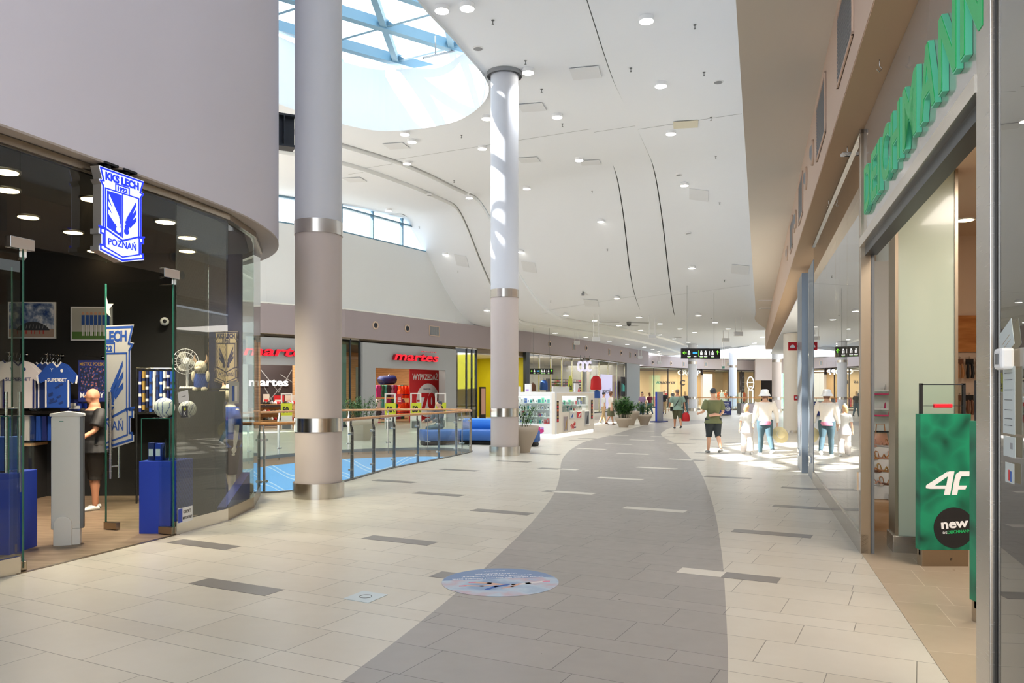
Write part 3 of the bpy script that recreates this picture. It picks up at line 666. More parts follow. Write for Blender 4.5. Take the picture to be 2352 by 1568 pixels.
# door leaves, swung inwards
def leaf(hx, hy, ex, ey, label, handle=True, decal=False):
    d = thing('glass_door', label, 'door', (hx, hy, 0)); pl = seg_plane((ex, ey), (hx, hy)); L = math.hypot(ex - hx, ey - hy); M = pl.M()
    MB(M).box(0, L, 0.03, 2.86, -0.006, 0.006).build('door_pane', 'clear glass', d)
    for u in (0.0, L - 0.012): MB(M).box(u, u + 0.012, 0.03, 2.86, -0.008, 0.008).build('glass_edge', 'glass edge', d)
    for u0 in (0.0, L - 0.2): MB(M).box(u0, u0 + 0.2, 0.01, 0.09, -0.03, 0.03).build('floor_clamp', 'warm steel', d, 0.004)
    MB(M).box(L - 0.18, L, 2.80, 2.88, -0.03, 0.03).build('pivot_clamp', 'chrome', d, 0.004)
    if handle:
        for s in (-1, 1):
            mb = MB(M); mb.cyl((0.14, 0.60, s * 0.06), (0.14, 1.60, s * 0.06), 0.016); mb.build('pull_handle', 'brushed steel', d)
        mb = MB(M)
        for z in (0.74, 1.44): mb.cyl((0.14, z, -0.06), (0.14, z, 0.06), 0.009)
        mb.build('handle_bolt', 'chrome', d)
    return d, M, L
d, M, L = leaf(-3.78, 8.80, -4.74, 9.18, 'glass door leaf swung into the left shop, with half a blue crest decal')
mat('decal white', '#c6c6bd', 0.6); mat('decal blue', '#2e56a4', 0.5)
S = M @ Matrix.Translation((0.02, 1.66, 0.008)) @ Matrix.Diagonal((0.86, 0.92, 1, 1))
def half(mb, name, m, par, Mx):
    o = mb.build(name, m, par); inv = (WM[par.name].inverted() @ Mx); bm = bmesh.new(); bm.from_mesh(o.data)
    bmesh.ops.bisect_plane(bm, geom=bm.verts[:] + bm.edges[:] + bm.faces[:], plane_co=inv @ Vector((0, 0, 0)), plane_no=(inv.to_3x3() @ Vector((1, 0, 0))).normalized(), clear_inner=True)
    bm.to_mesh(o.data); bm.free(); return o
half(MB(S).prism(crest_outline(), 0.0, 0.001), 'crest_decal', 'decal white', d, S)
mb = MB(S); crest_marks(mb, 0.001, 0.001, True); wings(mb, 0.001, 0.001, 1); o = half(mb, 'crest_lettering', 'decal blue', d, S)
st = [(0.14 * math.sin(2 * PI * k / 10) * (1 if k % 2 == 0 else 0.42), 1.0 + 0.15 * math.cos(2 * PI * k / 10) * (1 if k % 2 == 0 else 0.42)) for k in range(10)]
half(MB(S).prism(st, 0.0, 0.001), 'star_decal', 'decal white', d, S)
leaf(-4.36, 7.02, -5.05, 7.95, 'glass door leaf at the far left of the photo, seen nearly edge on', True)
# interior shell
mb = MB(); mb.prism([(-12, 1), (-5.9, 1.6), (-5.0, 4.4), (-4.36, 6.95), (-3.80, 8.82), (-3.60, 9.81), (-3.63, 10.88), (-3.95, 12.1), (-4.8, 13.3), (-6.4, 13.9), (-12, 14)], 0.0, 0.003); struct(mb.build('floor_shop', 'shop oak floor'))
mb = MB(); mb.prism([(-12, 1), (-6.2, 1.6), (-5.1, 4.4), (-4.43, 6.95), (-3.88, 8.82), (-3.68, 9.81), (-3.70, 10.88), (-4.05, 12.1), (-4.9, 13.2), (-6.4, 13.8), (-12, 14)], 3.74, 3.80); struct(mb.build('ceiling_shop', 'shop dark ceiling'))
BW = Plane((-9.5, 12.0), (1, 0.035))
mb = MB(BW.M()); mb.box(-2.5, 4.75, 0, 3.74, -0.15, 0); struct(mb.build('wall_shop_back', 'shop black'))
mb = MB(); mb.box(-12, -11.9, 1, 14, 0, 3.74); struct(mb.build('wall_shop_left', 'shop black'))
mb = MB(); mb.box(-12, -5.9, 1.0, 1.1, 0, 3.74); struct(mb.build('wall_shop_near', 'shop black'))
# warm downlights in the shop ceiling
names = {}
for k, (px, py) in enumerate([(65, 499), (168, 534), (380, 510), (430, 546), (430, 577), (373, 603), (220, 577), (212, 458), (12, 395), (16, 437)]):
    dd = 2.12 * F / (HY - py); p = at(px, py, dd)
    lb = ['above the stadium photo', 'above the gap between the wall photos', 'just right of the crest sign', 'upper one above the fan', 'lower one above the fan', 'lowest right of the crest sign',
          'behind the foot of the crest sign', 'left behind the crest sign', 'highest at the left edge', 'second highest at the left edge'][k]
    t = thing('shop_downlight', f'round warm downlight in the dark shop ceiling, {lb}', 'ceiling light', (p.x, p.y, 3.72), 0, 'downlights in the fan shop')
    MB(WM[t.name]).lathe([(0.115, 0.0), (0.135, -0.006), (0.135, 0.02)], 20).build('trim_ring', 'warm steel', t); MB(WM[t.name]).lathe([(0.112, -0.008), (0.112, 0.0)], 20).build('diffuser', 'lamp warm', t)
    if k in (0, 2, 3, 5, 7): lamp_spot('lamp', (p.x, p.y, 3.68), 260, (1, 0.86, 0.68))
# wall pictures
m = bpy.data.materials.new('stadium print'); m.use_nodes = True; g = NG(m); n = m.node_tree; MATS['stadium print'] = m
tcn = n.nodes.new('ShaderNodeTexCoord'); se = n.nodes.new('ShaderNodeSeparateXYZ'); n.links.new(tcn.outputs['Generated'], se.inputs[0])
cl = g.ramp(g.noise(tcn.outputs['Generated'], 5.0, 8), [(0.35, '#2b4a86'), (0.5, '#8d9fbf'), (0.62, '#e6e9ee')])
n.links.new(g.mix(g.m('LESS_THAN', se.outputs[2], 0.24), cl, hexc('#b29a8c')), n.nodes['Principled BSDF'].inputs['Base Color'])
mat('pitch green', '#557a3a', 0.7); mat('sky grey', '#b9bab2', 0.7); mat('photo blue', '#2d59a8', 0.6); mat('skin', '#d3a184', 0.6); mat('photo dark', '#3a3c44', 0.6)
def picture(px0, px1, py0, py1, label, kind):
    u0, z1 = BW.uv(px0, py0, 0.03); u1, z0 = BW.uv(px1, py1, 0.03); M = BW.M(0.03); W = u1 - u0; H = z1 - z0
    c = BW.a + BW.n * 0.03 + BW.d * (u0 + u1) / 2
    t = thing('framed_photo', label, 'picture', (c.x, c.y, z0)); mb = MB(M); mb.box(u0, u1, z0, z1, -0.03, 0.0); mb.build('frame', 'white', t); b = 0.02
    if kind == 0:
        MB(M).box(u0 + b, u1 - b, z0 + b, z1 - b, 0, 0.003).build('print', 'stadium print', t)
        mb = MB(M); pts = [(u0 + W * (0.18 + 0.7 * i / 14), z0 + H * (0.24 + 0.22 * math.sin(PI * i / 14) ** 0.7)) for i in range(15)]; mb.prism([(u0 + W * 0.18, z0 + H * 0.22)] + pts + [(u0 + W * 0.88, z0 + H * 0.22)], 0.003, 0.004)
        mb.build('stadium_print', 'photo dark', t); mb = MB(M)
        for i in range(9): x = u0 + W * (0.24 + 0.07 * i); mb.prism([(x, z0 + H * 0.27), (x + 0.008, z0 + H * 0.27), (x + 0.022, z0 + H * 0.38), (x + 0.014, z0 + H * 0.38)], 0.004, 0.005)
        mb.build('rib_print', 'grey', t)
        for i in range(7): x = u0 + W * (0.2 + 0.09 * i + 0.02 * (i % 2)); MB(M).box(x, x + 0.012, z0 + H * 0.12, z0 + H * 0.22, 0.004, 0.005).build('visitor_print', 'red', t)
    else:
        MB(M).box(u0 + b, u1 - b, z0 + b, z1 - b, 0, 0.003).build('print', 'sky grey', t); MB(M).box(u0 + b, u1 - b, z0 + b, z0 + H * 0.26, 0.003, 0.004).build('grass_print', 'pitch green', t)
        b1, b2, b3 = MB(M), MB(M), MB(M)
        for i in range(7):
            x = u0 + W * (0.27 + 0.10 * i); b1.box(x, x + W * 0.075, z0 + H * 0.46, z0 + H * 0.75, 0.004, 0.006); b2.box(x + 0.006, x + W * 0.03, z0 + H * 0.14, z0 + H * 0.46, 0.004, 0.0055); b2.box(x + W * 0.042, x + W * 0.07, z0 + H * 0.14, z0 + H * 0.46, 0.004, 0.0055)
            b3.prism([(x + W * 0.037 + 0.022 * math.cos(a), z0 + H * 0.80 + 0.024 * math.sin(a)) for a in [k * PI / 4 for k in range(8)]], 0.004, 0.006)
        b1.build('shirt_print', 'photo blue', t); b2.build('leg_print', 'white', t); b3.build('face_print', 'skin', t)
picture(18, 127, 693, 777, 'white framed photo of a stadium under a cloudy sky on the black wall', 0)
picture(162, 257, 704, 782, 'white framed photo of blue shirted players hugging on grass', 1)
# wall rail / shelf and cupboards
S0, S1 = BW.u(-260, 0.3), BW.u(470, 0.3)
t = thing('wall_shelf', 'long dark shelf with a steel front edge under the hanging shirts', 'shelf', tuple(BW.pt(140, None, 0.3)[:2]) + (1.28,))
MB(BW.M()).box(S0, S1, 1.28, 1.31, 0.0, 0.40).build('board', 'shop black', t); MB(BW.M()).box(S0, S1, 1.27, 1.32, 0.40, 0.42).build('front_edge', 'brushed steel', t)
t = thing('base_cabinet', 'low black cabinet along the back wall of the left shop', 'cabinet', tuple(BW.pt(60, None, 0.2)[:2]) + (0,))
MB(BW.M()).box(BW.u(-200), BW.u(108), 0.004, 0.80, 0.005, 0.42).build('body', 'shop black', t); MB(BW.M()).box(BW.u(-200), BW.u(110), 0.80, 0.84, 0.005, 0.45).build('worktop', 'pale oak', t)
# garments
def shirt_pts(w, h, sl=0.30):
    return [(-w * .5, 0), (w * .5, 0), (w * .5, h * .62), (w * .5 + sl * w, h * .55), (w * .5 + sl * w * 1.15, h * .70), (w * .42, h * .95), (w * .16, h), (0, h * .90), (-w * .16, h), (-w * .42, h * .95), (-w * .5 - sl * w * 1.15, h * .70), (-w * .5 - sl * w, h * .55), (-w * .5, h * .62)]
def garment(M, w, h, m, label, group=None, trim=None, text=None, tcol='white', pattern=None, thick=0.03, cat='shirt'):
    o = M @ Vector((0, 0, 0)); t = thing('football_shirt', label, cat, o, 0, group); mb = MB(M); P = shirt_pts(w, h); mb.prism(P, -thick, 0); mb.prism([(x * .86, y * .97 + h * .01) for x, y in P], 0, 0.012)
    mb.build('body', m, t)
    if trim:
        mb = MB(M); stroke(mb, [(-w * .16, h), (0, h * .90), (w * .16, h)], 0.02, 0.012, 0.016); mb.build('collar_trim', trim, t)
        for s in (-1, 1): mb = MB(M); stroke(mb, [(s * w * .80, h * .555), (s * w * .845, h * .695)], 0.022, 0.001, 0.014); mb.build('sleeve_trim', trim, t)
        for s in (-1, 1): mb = MB(M); stroke(mb, [(s * w * .47, h * .03), (s * w * .47, h * .6)], 0.02, 0.001, 0.013); mb.build('side_trim', trim, t)
    if text: mb = MB(M); mb.mesh(text_mesh(text, 0.05, 0.003, 0.02, width=w * 0.80), 0, Matrix.Translation((0, h * 0.58, 0.013))); mb.build('lettering', tcol, t); mb = MB(M); mb.mesh(text_mesh('Y', 0.05, 0.003, 0.0), 0, Matrix.Translation((-w * .22, h * 0.8, 0.013))); mb.build('maker_mark', tcol, t); mb = MB(M); mb.prism([(w * .2 + 0.02 * math.cos(a), h * .82 + 0.028 * math.sin(a)) for a in [k * PI / 3 for k in range(6)]], 0.013, 0.016); mb.build('club_badge', tcol, t)
    if pattern:
        mb = MB(M)
        for k in range(9): x = random.uniform(-.36, .36) * w; y = random.uniform(.05, .5) * h; mb.prism([(x, y), (x + w * .16, y + .02), (x + w * .13, y + .05), (x - .02, y + .02)], 0.012, 0.0145)
        mb.build('weave', pattern, t)
    mb = MB(M); mb.tube([(0, h * .93, -.01), (0, h * 1.05, -.01), (0.02, h * 1.09, -.01), (0.0, h * 1.12, -.01), (-0.02, h * 1.10, -.01)], 0.005, 6); mb.cyl((-w * .3, h * .93, -.01), (0, h * 1.0, -.01), 0.006); mb.cyl((w * .3, h * .93, -.01), (0, h * 1.0, -.01), 0.006); mb.build('hanger', 'chrome', t)
    return t
mat('shirt white', '#dcd6d8', 0.8); mat('shirt blue', '#17479e', 0.75); mat('shirt blue dark', '#12306f', 0.75); mat('shirt navy', '#1b2347', 0.8); mat('gold', '#a98743', 0.5)
def sh(px, py_top, py_bot, off, w, m, label, **k):
    u, z1 = BW.uv(px, py_top, off); _, z0 = BW.uv(px, py_bot, off); return garment(xf(BW.a + BW.n * off + BW.d * u + Vector((0, 0, z0)), BW.d), w, z1 - z0, m, label, **k)
sh(43, 828, 938, 0.55, 0.46, 'shirt white', 'white football shirt reading SUPERBET, front one on the left wall rail', trim='navy', text='SUPERBET', tcol='navy')
sh(20, 828, 938, 0.45, 0.46, 'shirt white', 'white football shirt behind the front white one on the left rail', trim='navy')
sh(132, 832, 937, 0.60, 0.34, 'shirt blue', 'bright blue football shirt reading SUPERBET, front one on the middle wall rail', trim='white', text='SUPERBET', pattern='shirt blue dark')
for k, (px, lb) in enumerate(((118, 'first'), (106, 'second'), (95, 'third'))): sh(px, 833, 938, 0.5 - 0.09 * k, 0.38, ('shirt blue dark', 'shirt blue', 'shirt navy')[k], f'blue football shirt, {lb} behind the front blue one on the middle rail', trim='white', group='blue shirts on the middle rail')
for k, (px, py, lb) in enumerate(((35, 812, 'above the white shirts'), (120, 815, 'above the bright blue shirts'), (215, 819, 'above the team poster'))):
    u, z = BW.uv(px, py, 0.3); o_ = BW.a + BW.d * u; t = thing('wall_hook', f'steel display arm on the black wall {lb}', 'hook', (o_.x, o_.y, z)); MB(BW.M()).cyl((u, z, 0), (u + 0.05, z, 0.62), 0.010).build('arm', 'chrome', t)
    MB(BW.M()).cyl((u, z, 0.0), (u, z, 0.02), 0.03).build('wall_plate', 'chrome', t)
    if k < 2:
        for q in range(5): mb = MB(BW.M()); x = u + 0.01 + 0.01 * q; mb.tube([(x, z - 0.06, 0.1 + q * 0.11), (x + .01, z + 0.02, 0.1 + q * 0.11), (x + .03, z - 0.01, 0.1 + q * 0.11)], 0.006, 6); mb.build('hanger_hook', 'chrome', t)
# team poster
m = bpy.data.materials.new('team print'); m.use_nodes = True; g = NG(m); n = m.node_tree; MATS['team print'] = m
tcn = n.nodes.new('ShaderNodeTexCoord'); vo = n.nodes.new('ShaderNodeTexVoronoi'); vo.inputs['Scale'].default_value = 9.0; n.links.new(tcn.outputs['Generated'], vo.inputs['Vector'])
n.links.new(g.ramp(vo.outputs['Distance'], [(0.0, '#c98d68'), (0.28, '#8a4b34'), (0.36, '#1c3f86'), (0.6, '#20243a')]), n.nodes['Principled BSDF'].inputs['Base Color'])
u0, z1 = BW.uv(180, 827, 0.5); u1, z0 = BW.uv(243, 922, 0.5); M = BW.M(0.5); c_ = BW.a + BW.n * 0.5 + BW.d * (u0 + u1) / 2
t = thing('team_poster', 'blue team poster reading MISTRZ POLSKI and MAJSTRY, hung behind the bald man', 'poster', (c_.x, c_.y, z0)); MB(M).box(u0, u1, z0, z1, -0.006, 0).build('sheet', 'navy', t)
MB(M).box(u0 + 0.03, u1 - 0.02, z0 + 0.16, z1 - 0.1, 0, 0.002).build('crowd', 'team print', t)
mb = MB(M); mb.mesh(text_mesh('MAJSTRY', 0.075, 0.002, 0.02, width=(u1 - u0) * .86), 0, Matrix.Translation(((u0 + u1) / 2, z0 + 0.06, 0.002))); mb.build('white_lettering', 'white', t)
mb = MB(M); mb.mesh(text_mesh('MISTRZ POLSKI', 0.05, 0.002, 0.01, width=(u1 - u0) * .9), 0, Matrix.Translation(((u0 + u1) / 2, z1 - 0.08, 0.002))); mb.build('gold_lettering', 'gold', t)
# shorts row below the shelf
for k in range(13):
    u = BW.u(-10, 0.3) + 0.085 * k; z = 0.88; o_ = BW.a + BW.n * 0.3 + BW.d * u; t = MB(xf((o_.x, o_.y, z), BW.d))
    t.prism([(-.035, 0), (-.002, 0), (0, .12), (.004, 0), (.038, 0), (.03, .36), (-.03, .36)], -0.1, 0.1); t.prism([(-.03, .30), (.03, .30), (.03, .36), (-.03, .36)], 0.1, 0.104)
    o = t.build('football_shorts', ['shirt blue', 'shirt white', 'shirt blue dark', 'shirt blue', 'navy'][k % 5]); recentre(o)
    tag(o, f'{CN[["shirt blue", "shirt white", "shirt blue dark", "shirt blue", "navy"][k % 5]]} football shorts under the wall shelf, {ORD[k]} from the left', 'shorts', 'football shorts under the shelf')
# balls
m = bpy.data.materials.new('ball'); m.use_nodes = True; g = NG(m); n = m.node_tree; MATS['ball'] = m; tcn = n.nodes.new('ShaderNodeTexCoord')
vo = n.nodes.new('ShaderNodeTexWave'); vo.inputs['Scale'].default_value = 1.6; vo.inputs['Distortion'].default_value = 9.0; n.links.new(tcn.outputs['Generated'], vo.inputs['Vector'])
n.links.new(g.ramp(vo.outputs['Fac'], [(0.0, '#2a4a93'), (0.1, '#e4e2da'), (1.0, '#efeee8')]), n.nodes['Principled BSDF'].inputs['Base Color'])
def ball(p, r, label):
    o = MB().ball((0, 0, r), r, 24, 16).build('football', 'ball'); o.location = p; WM[o.name] = Matrix.Translation(p); return tag(o, label, 'ball')
p = BW.pt(80, 915, 0.22); ball((p.x, p.y, 1.31), 0.105, 'white and black football on the wall shelf between the shirts')
# boxes on the shelf right of shirts
for k, (px, w_, h_, c_, lb) in enumerate(((165, .26, .18, 'navy', 'dark blue boxed toy with white print, standing left of the team poster'), (178, .2, .12, 'blue', 'bright blue carton below the team poster'))):
    p = BW.pt(px, 900, 0.25); mb = MB(xf((p.x, p.y, 1.31), BW.d)); mb.box(-w_ / 2, w_ / 2, 0, h_, -.08, .08); mb.box(-w_ * .4, w_ * .4, h_ * .3, h_ * .7, .08, .083, 1); o = recentre(mb.build('gift_box', [c_, 'white'])); tag(o, lb, 'box')
# scarf rack
RX = Plane((-4.9, 11.3), (1, 0.05)); u0 = RX.u(322); u1 = RX.u(400); t = thing('garment_rack', 'black clothes rail carrying the striped scarves right of the door decal', 'rack', (RX.pt(360).x, RX.pt(360).y, 0))
zr = RX.z(360, 846); mb = MB(RX.M()); mb.cyl((u0 - .05, zr, 0), (u1 + .05, zr, 0), 0.014); mb.build('rail', 'chrome', t)
for u in (u0 - .05, u1 + .05): mb = MB(RX.M()); mb.cyl((u, 0.0, 0), (u, zr, 0), 0.014); mb.build('upright', 'black', t)
cs = ['navy', 'gold', 'shirt navy', 'shirt blue', 'shirt white', 'shirt blue dark', 'shirt blue', 'shirt white', 'navy', 'shirt blue']
for k in range(10):
    u = u0 + .02 + (u1 - u0 - .04) * k / 9; o_ = RX.a + RX.d * u; M = xf((o_.x, o_.y, zr - 0.62 + 0.03 * (k % 3)), RX.d); Lh = 0.58 - 0.03 * (k % 3)
    t = thing('fan_scarf', f'striped knitted fan scarf hanging on the black rail, {["first", "second", "third", "fourth", "fifth", "sixth", "seventh", "eighth", "ninth", "tenth"][k]} from the left', 'scarf', M.translation, 0, 'scarves on the clothes rail')
    mb = MB(M); mb.prism([(-.016, 0), (.016, 0), (.012, Lh), (-.014, Lh)], -0.06, 0.06); mb.build('cloth', cs[k], t)
    mb = MB(M)
    for q in range(3): mb.box(-.017, .017, .05 + q * .17 + .02 * (k % 3), .09 + q * .17 + .02 * (k % 3), -.061, .061)
    mb.build('stripes', 'shirt white' if k % 2 == 0 else 'shirt navy', t)
# glass display on blue pedestal
def pedestal(px0, px1, py_base, z1, label, dep=0.45, ztop=None):
    a = gp(px0, py_base); b = Vector(((px1 - CX) / F * a.y, a.y, 0)); w_ = b.x - a.x; c_ = ((a.x + b.x) / 2, a.y + dep / 2, 0)
    t = thing('display_pedestal', label, 'display case', c_); M = Matrix.Translation((a.x, a.y, 0)) @ Matrix.Rotation(PI / 2, 4, 'X')
    MB(M).box(0, w_, 0, z1, -dep, 0).build('pedestal', 'blue', t, 0.006)
    if ztop:
        MB(M).box(0.02, w_ - 0.02, z1, ztop, -dep + .02, -.02).build('glass_case', 'clear glass', t)
        mb = MB(M)
        for x in (0.02, w_ - .02): mb.box(x - .004, x + .004, z1, ztop, -.024, -.016)
        mb.box(.02, w_ - .02, ztop - .004, ztop + .004, -.024, -.016); mb.build('case_edge', 'glass edge', t)
    return t, M, w_, a
t, M, w_, a = pedestal(319, 392, 1226, 0.82, 'bright blue pedestal with a small glass case beside the open door leaf', ztop=1.30)
ball((a.x + .20, a.y + .2, 1.305), 0.115, 'white and blue football on top of the glass case of the blue pedestal')
ball((a.x + .40, a.y + .36, 1.30), 0.10, 'plain white football just behind the patterned one on the glass case')
for k, (dx, c_, h_, lb) in enumerate(((.09, 'navy', .20, 'navy gift carton in the glass case, left one'), (.17, 'blue', .19, 'blue gift carton in the glass case, right one'))):
    mb = MB(M); mb.box(dx - .035, dx + .035, .822, .822 + h_, -.2, -.1); mb.box(dx - .025, dx + .025, .87, .95, -.1, -.098, 1); tag(recentre(mb.build('gift_carton', [c_, 'white'])), lb, 'carton')
for k in range(3):
    o = MB().lathe([(0.026, 0), (0.032, .02), (0.03, .12), (0.014, .17), (0.012, .24), (0.015, .245)], 16).build('glass_bottle', 'dark glass' if k == 0 else 'green glass'); o.location = (a.x + .24 + .055 * k, a.y + .14 + .03 * (k % 2), .822); WM[o.name] = Matrix.Translation(o.location)
    tag(o, ['dark glass bottle beside the cartons in the glass case', 'clear glass bottle in the middle of the glass case', 'clear glass bottle at the right end of the glass case'][k], 'bottle', 'bottles in the glass case')
t, M, w_, a = pedestal(-70, 22, 1275, 0.80, 'blue pedestal with glass case cut off by the left photo edge', ztop=1.36)
mb = MB(M); mb.box(.1, .3, .82, 1.15, -.3, -.1); tag(recentre(mb.build('jersey_carton', 'shirt blue')), 'blue folded jersey inside the glass case at the left photo edge', 'carton')
# electronic tag gate
p = gp(155, 1250); t = thing('security_gate', 'tall grey security gate post in the left shop doorway', 'security gate', (p.x, p.y, 0), 0.36)
M = WM[t.name] @ Matrix.Rotation(PI / 2, 4, 'X')
MB(M).prism([(-.145, .17), (.145, .17), (.145, 1.33), (.13, 1.36), (-.13, 1.36), (-.145, 1.33)], -.045, .045).build('panel', mat('gate grey', '#d8d5cf', 0.5), t, 0.008)
MB(M).box(.12, .155, .17, 1.34, -.05, .05).build('side_rail', mat('gate dark', '#6d6f70', 0.5), t, 0.006)
mb = MB(M); mb.prism([(-.16, 1.345), (.165, 1.345), (.16, 1.375), (.0, 1.40), (-.155, 1.375)], -.06, .06); mb.build('cap', 'gate grey', t, 0.008)
mb = MB(M); arch = [(-.12, 0), (.05, 0), (.05, .22)] + [(-.035 + .085 * math.cos(a_), .22 + .085 * math.sin(a_)) for a_ in [PI * k / 10 for k in range(11)]] + [(-.12, .22)]; mb.prism(arch, -.075, .075); mb.box(.05, .125, 0, .17, -.06, .06); mb.build('foot', mat('gate light', '#e2dfda', 0.5), t, 0.006)
MB(M).box(-.07, -.03, 1.29, 1.297, .045, .047).build('label_strip', 'glass edge', t)
# camera on wall
p = BW.pt(378, 738, 0.1); t = thing('security_camera', 'white dome camera on the black wall seen through the open door', 'camera', p)
MB(WM[t.name]).ball((0, 0, 0), .065).build('housing', 'white', t); MB(WM[t.name]).ball((.02, -.045, 0), .03).build('lens', 'black', t)
# desk fan on a shelf, plush mascots
FS = Plane((-4.55, 10.6), (1, 0.1)); u, z = FS.uv(427, 830)
t = thing('desk_fan', 'white desk fan standing high on a shelf behind the patterned glass', 'fan', tuple(FS.pt(427)[:2]) + (z - .36,)); M = xf(FS.pt(427, 830), FS.d)
mb = MB(M)
for r in (.17, .12, .06): mb.tube([(r * math.cos(a_), r * math.sin(a_), .02) for a_ in [2 * PI * k / 24 for k in range(25)]], .004, 6)
for k in range(20): a_ = 2 * PI * k / 20; mb.cyl((0, 0, .03), (.17 * math.cos(a_), .17 * math.sin(a_), .02), .002, seg=4)
mb.build('guard', 'white', t)
for k in range(3):
    mb = MB(M); a_ = 2 * PI * k / 3; mb.prism([(.02 * math.cos(a_ - 1), .02 * math.sin(a_ - 1)), (.14 * math.cos(a_ - .45), .14 * math.sin(a_ - .45)), (.15 * math.cos(a_), .15 * math.sin(a_)), (.13 * math.cos(a_ + .45), .13 * math.sin(a_ + .45)), (.02 * math.cos(a_ + 1), .02 * math.sin(a_ + 1))], -.01, -.005); mb.build('blade', mat('fan blade', '#c9c7bb', 0.5), t)
MB(M).lathe([(0.04, -.12), (.05, -.02), (.035, .035)], 16).build('motor', 'white', t); mb = MB(M); mb.cyl((0, -.02, -.06), (0, -.34, -.06), .018); mb.build('stand', 'white', t)
MB(Matrix.Translation((FS.pt(427).x, FS.pt(427).y + .06, z - .36))).lathe([(.11, 0), (.10, .025)], 20).build('base', 'white', t)
u9, z9 = FS.uv(462, 960, .25); o9 = MB(FS.M()).box(u9 - .3, u9 + .22, 0.005, z9 + .355, -.1, .42).build('display_plinth', 'shop black'); recentre(o9); tag(o9, 'black display block carrying the cream horned plush toy', 'plinth')
mb = MB(FS.M()); mb.box(u - .25, u + .5, z - .39, z - .362, -.3, .1); tag(recentre(mb.build('display_board', 'shop black')), 'small black shelf board carrying the desk fan', 'shelf')
mat('plush cream', '#dccfb6', 0.95)
def plush(p, k, label):
    t = thing('plush_mascot', label, 'plush toy', p); M = WM[t.name] @ Matrix.Diagonal((k, k, k, 1)); mb = MB(M); mb.ball((0, 0, .14), (.09, .08, .14)); mb.ball((0, -.02, .33), (.085, .08, .09)); mb.ball((0, -.10, .30), (.045, .05, .035))
    for s in (-1, 1): mb.ball((s * .10, -.02, .2), (.03, .03, .08)); mb.ball((s * .06, -.04, .02), (.04, .06, .04))
    mb.build('body', 'plush cream', t)
    for s in (-1, 1): MB(M).tube([(s * .05, 0, .38), (s * .09, -.01, .43), (s * .08, -.02, .50)], [.02, .018, .005]).build('horn', mat('plush tan', '#cfa98a', 0.9), t)
    MB(M).rings([(.05, 0, 0, .095, .085), (.14, 0, 0, .10, .09), (.24, 0, 0, .075, .07)]).build('shirt', 'shirt blue', t)
    return t
plush(FS.pt(462, 960, 0.25) + Vector((0, 0, .36)), .95, 'cream horned plush toy in a blue shirt behind the patterned glass')
# film with diamond pattern, inside the fourth glass
m = bpy.data.materials.new('diamond panel'); m.use_nodes = True; g = NG(m); n = m.node_tree; MATS['diamond panel'] = m
ge = n.nodes.new('ShaderNodeNewGeometry'); se = n.nodes.new('ShaderNodeSeparateXYZ'); n.links.new(ge.outputs['Position'], se.inputs[0])
hy = g.m('MULTIPLY', se.outputs[1], 22.0); hz = g.m('MULTIPLY', se.outputs[2], 16.0)
dmd = g.m('ADD', g.m('ABSOLUTE', g.m('SUBTRACT', g.m('FRACT', g.m('ADD', hy, hz)), .5)), g.m('ABSOLUTE', g.m('SUBTRACT', g.m('FRACT', g.m('SUBTRACT', hy, hz)), .5)))
n.links.new(g.ramp(dmd, [(0.15, '#4c4a48'), (0.55, '#a8a49e')]), n.nodes['Principled BSDF'].inputs['Base Color']); n.nodes['Principled BSDF'].inputs['Roughness'].default_value = .5
bs_ = n.nodes['Principled BSDF']; bs_.inputs['Alpha'].default_value = 0.5; n.links.new(g.m('SUBTRACT', 0.42, g.m('MULTIPLY', dmd, 0.42)), bs_.inputs['Alpha'])
p, L = gseg(3); o = MB(p.M()).box(0.03, L - .01, 0.16, 3.70, -0.03, -0.02).build('mesh_blind', 'diamond panel'); tag(recentre(o), 'see-through grey diamond mesh blind hung inside the shop window right of the door', 'blind')
o = MB(p.M()).box(.12, .42, .006, .82, -.42, -.08).build('display_plinth', 'blue'); tag(recentre(o), 'violet blue plinth behind the pane with the OBIEKT MONITOROWANY sticker', 'plinth')
# stickers on the pane
def sticker(pl, px0, px1, py0, py1, label, base, marks, off=0.003, tilt=0.0, name='window_sticker', cat='sticker'):
    u0, z1 = pl.uv(px0, py0, off); u1, z0 = pl.uv(px1, py1, off); c_ = pl.a + pl.n * off + pl.d * (u0 + u1) / 2; W, H = u1 - u0, z1 - z0
    t = thing(name, label, cat, (c_.x, c_.y, z0)); M = xf((c_.x, c_.y, (z0 + z1) / 2), pl.d) @ Matrix.Rotation(tilt, 4, 'Z'); MB(M).box(-W / 2, W / 2, -H / 2, H / 2, 0, .002).build('sheet', base, t)
    for nm, m_, fn in marks: mb = MB(M); fn(mb, W, H); mb.build(nm, m_, t)
    return t
def txt(s, h, y, wd=None, x=0.0, bold=.01, shear=0.0): return lambda mb, W, H: mb.mesh(text_mesh(s, h * H, .0012, bold, shear, width=None if wd is None else wd * W), 0, Matrix.Translation((x * W, y * H, .002)))
sticker(p, 408, 442, 1168, 1194, 'white and blue OBIEKT MONITOROWANY sticker low on the glass', 'white', [('blue_field', 'blue', lambda mb, W, H: mb.box(-W * .48, -W * .2, -H * .45, H * .45, .002, .003)), ('lettering', 'black', txt('OBIEKT', .22, .1, .5, .12)), ('small_lettering', 'black', txt('MONITOROWANY', .2, -.3, .62, .14))])
sticker(p, 409, 433, 898, 922, 'small white card taped askew on the shop glass', 'white', [('line', 'grey', lambda mb, W, H: mb.box(-W * .2, W * .2, -H * .04, H * .04, .002, .003))], tilt=.18)
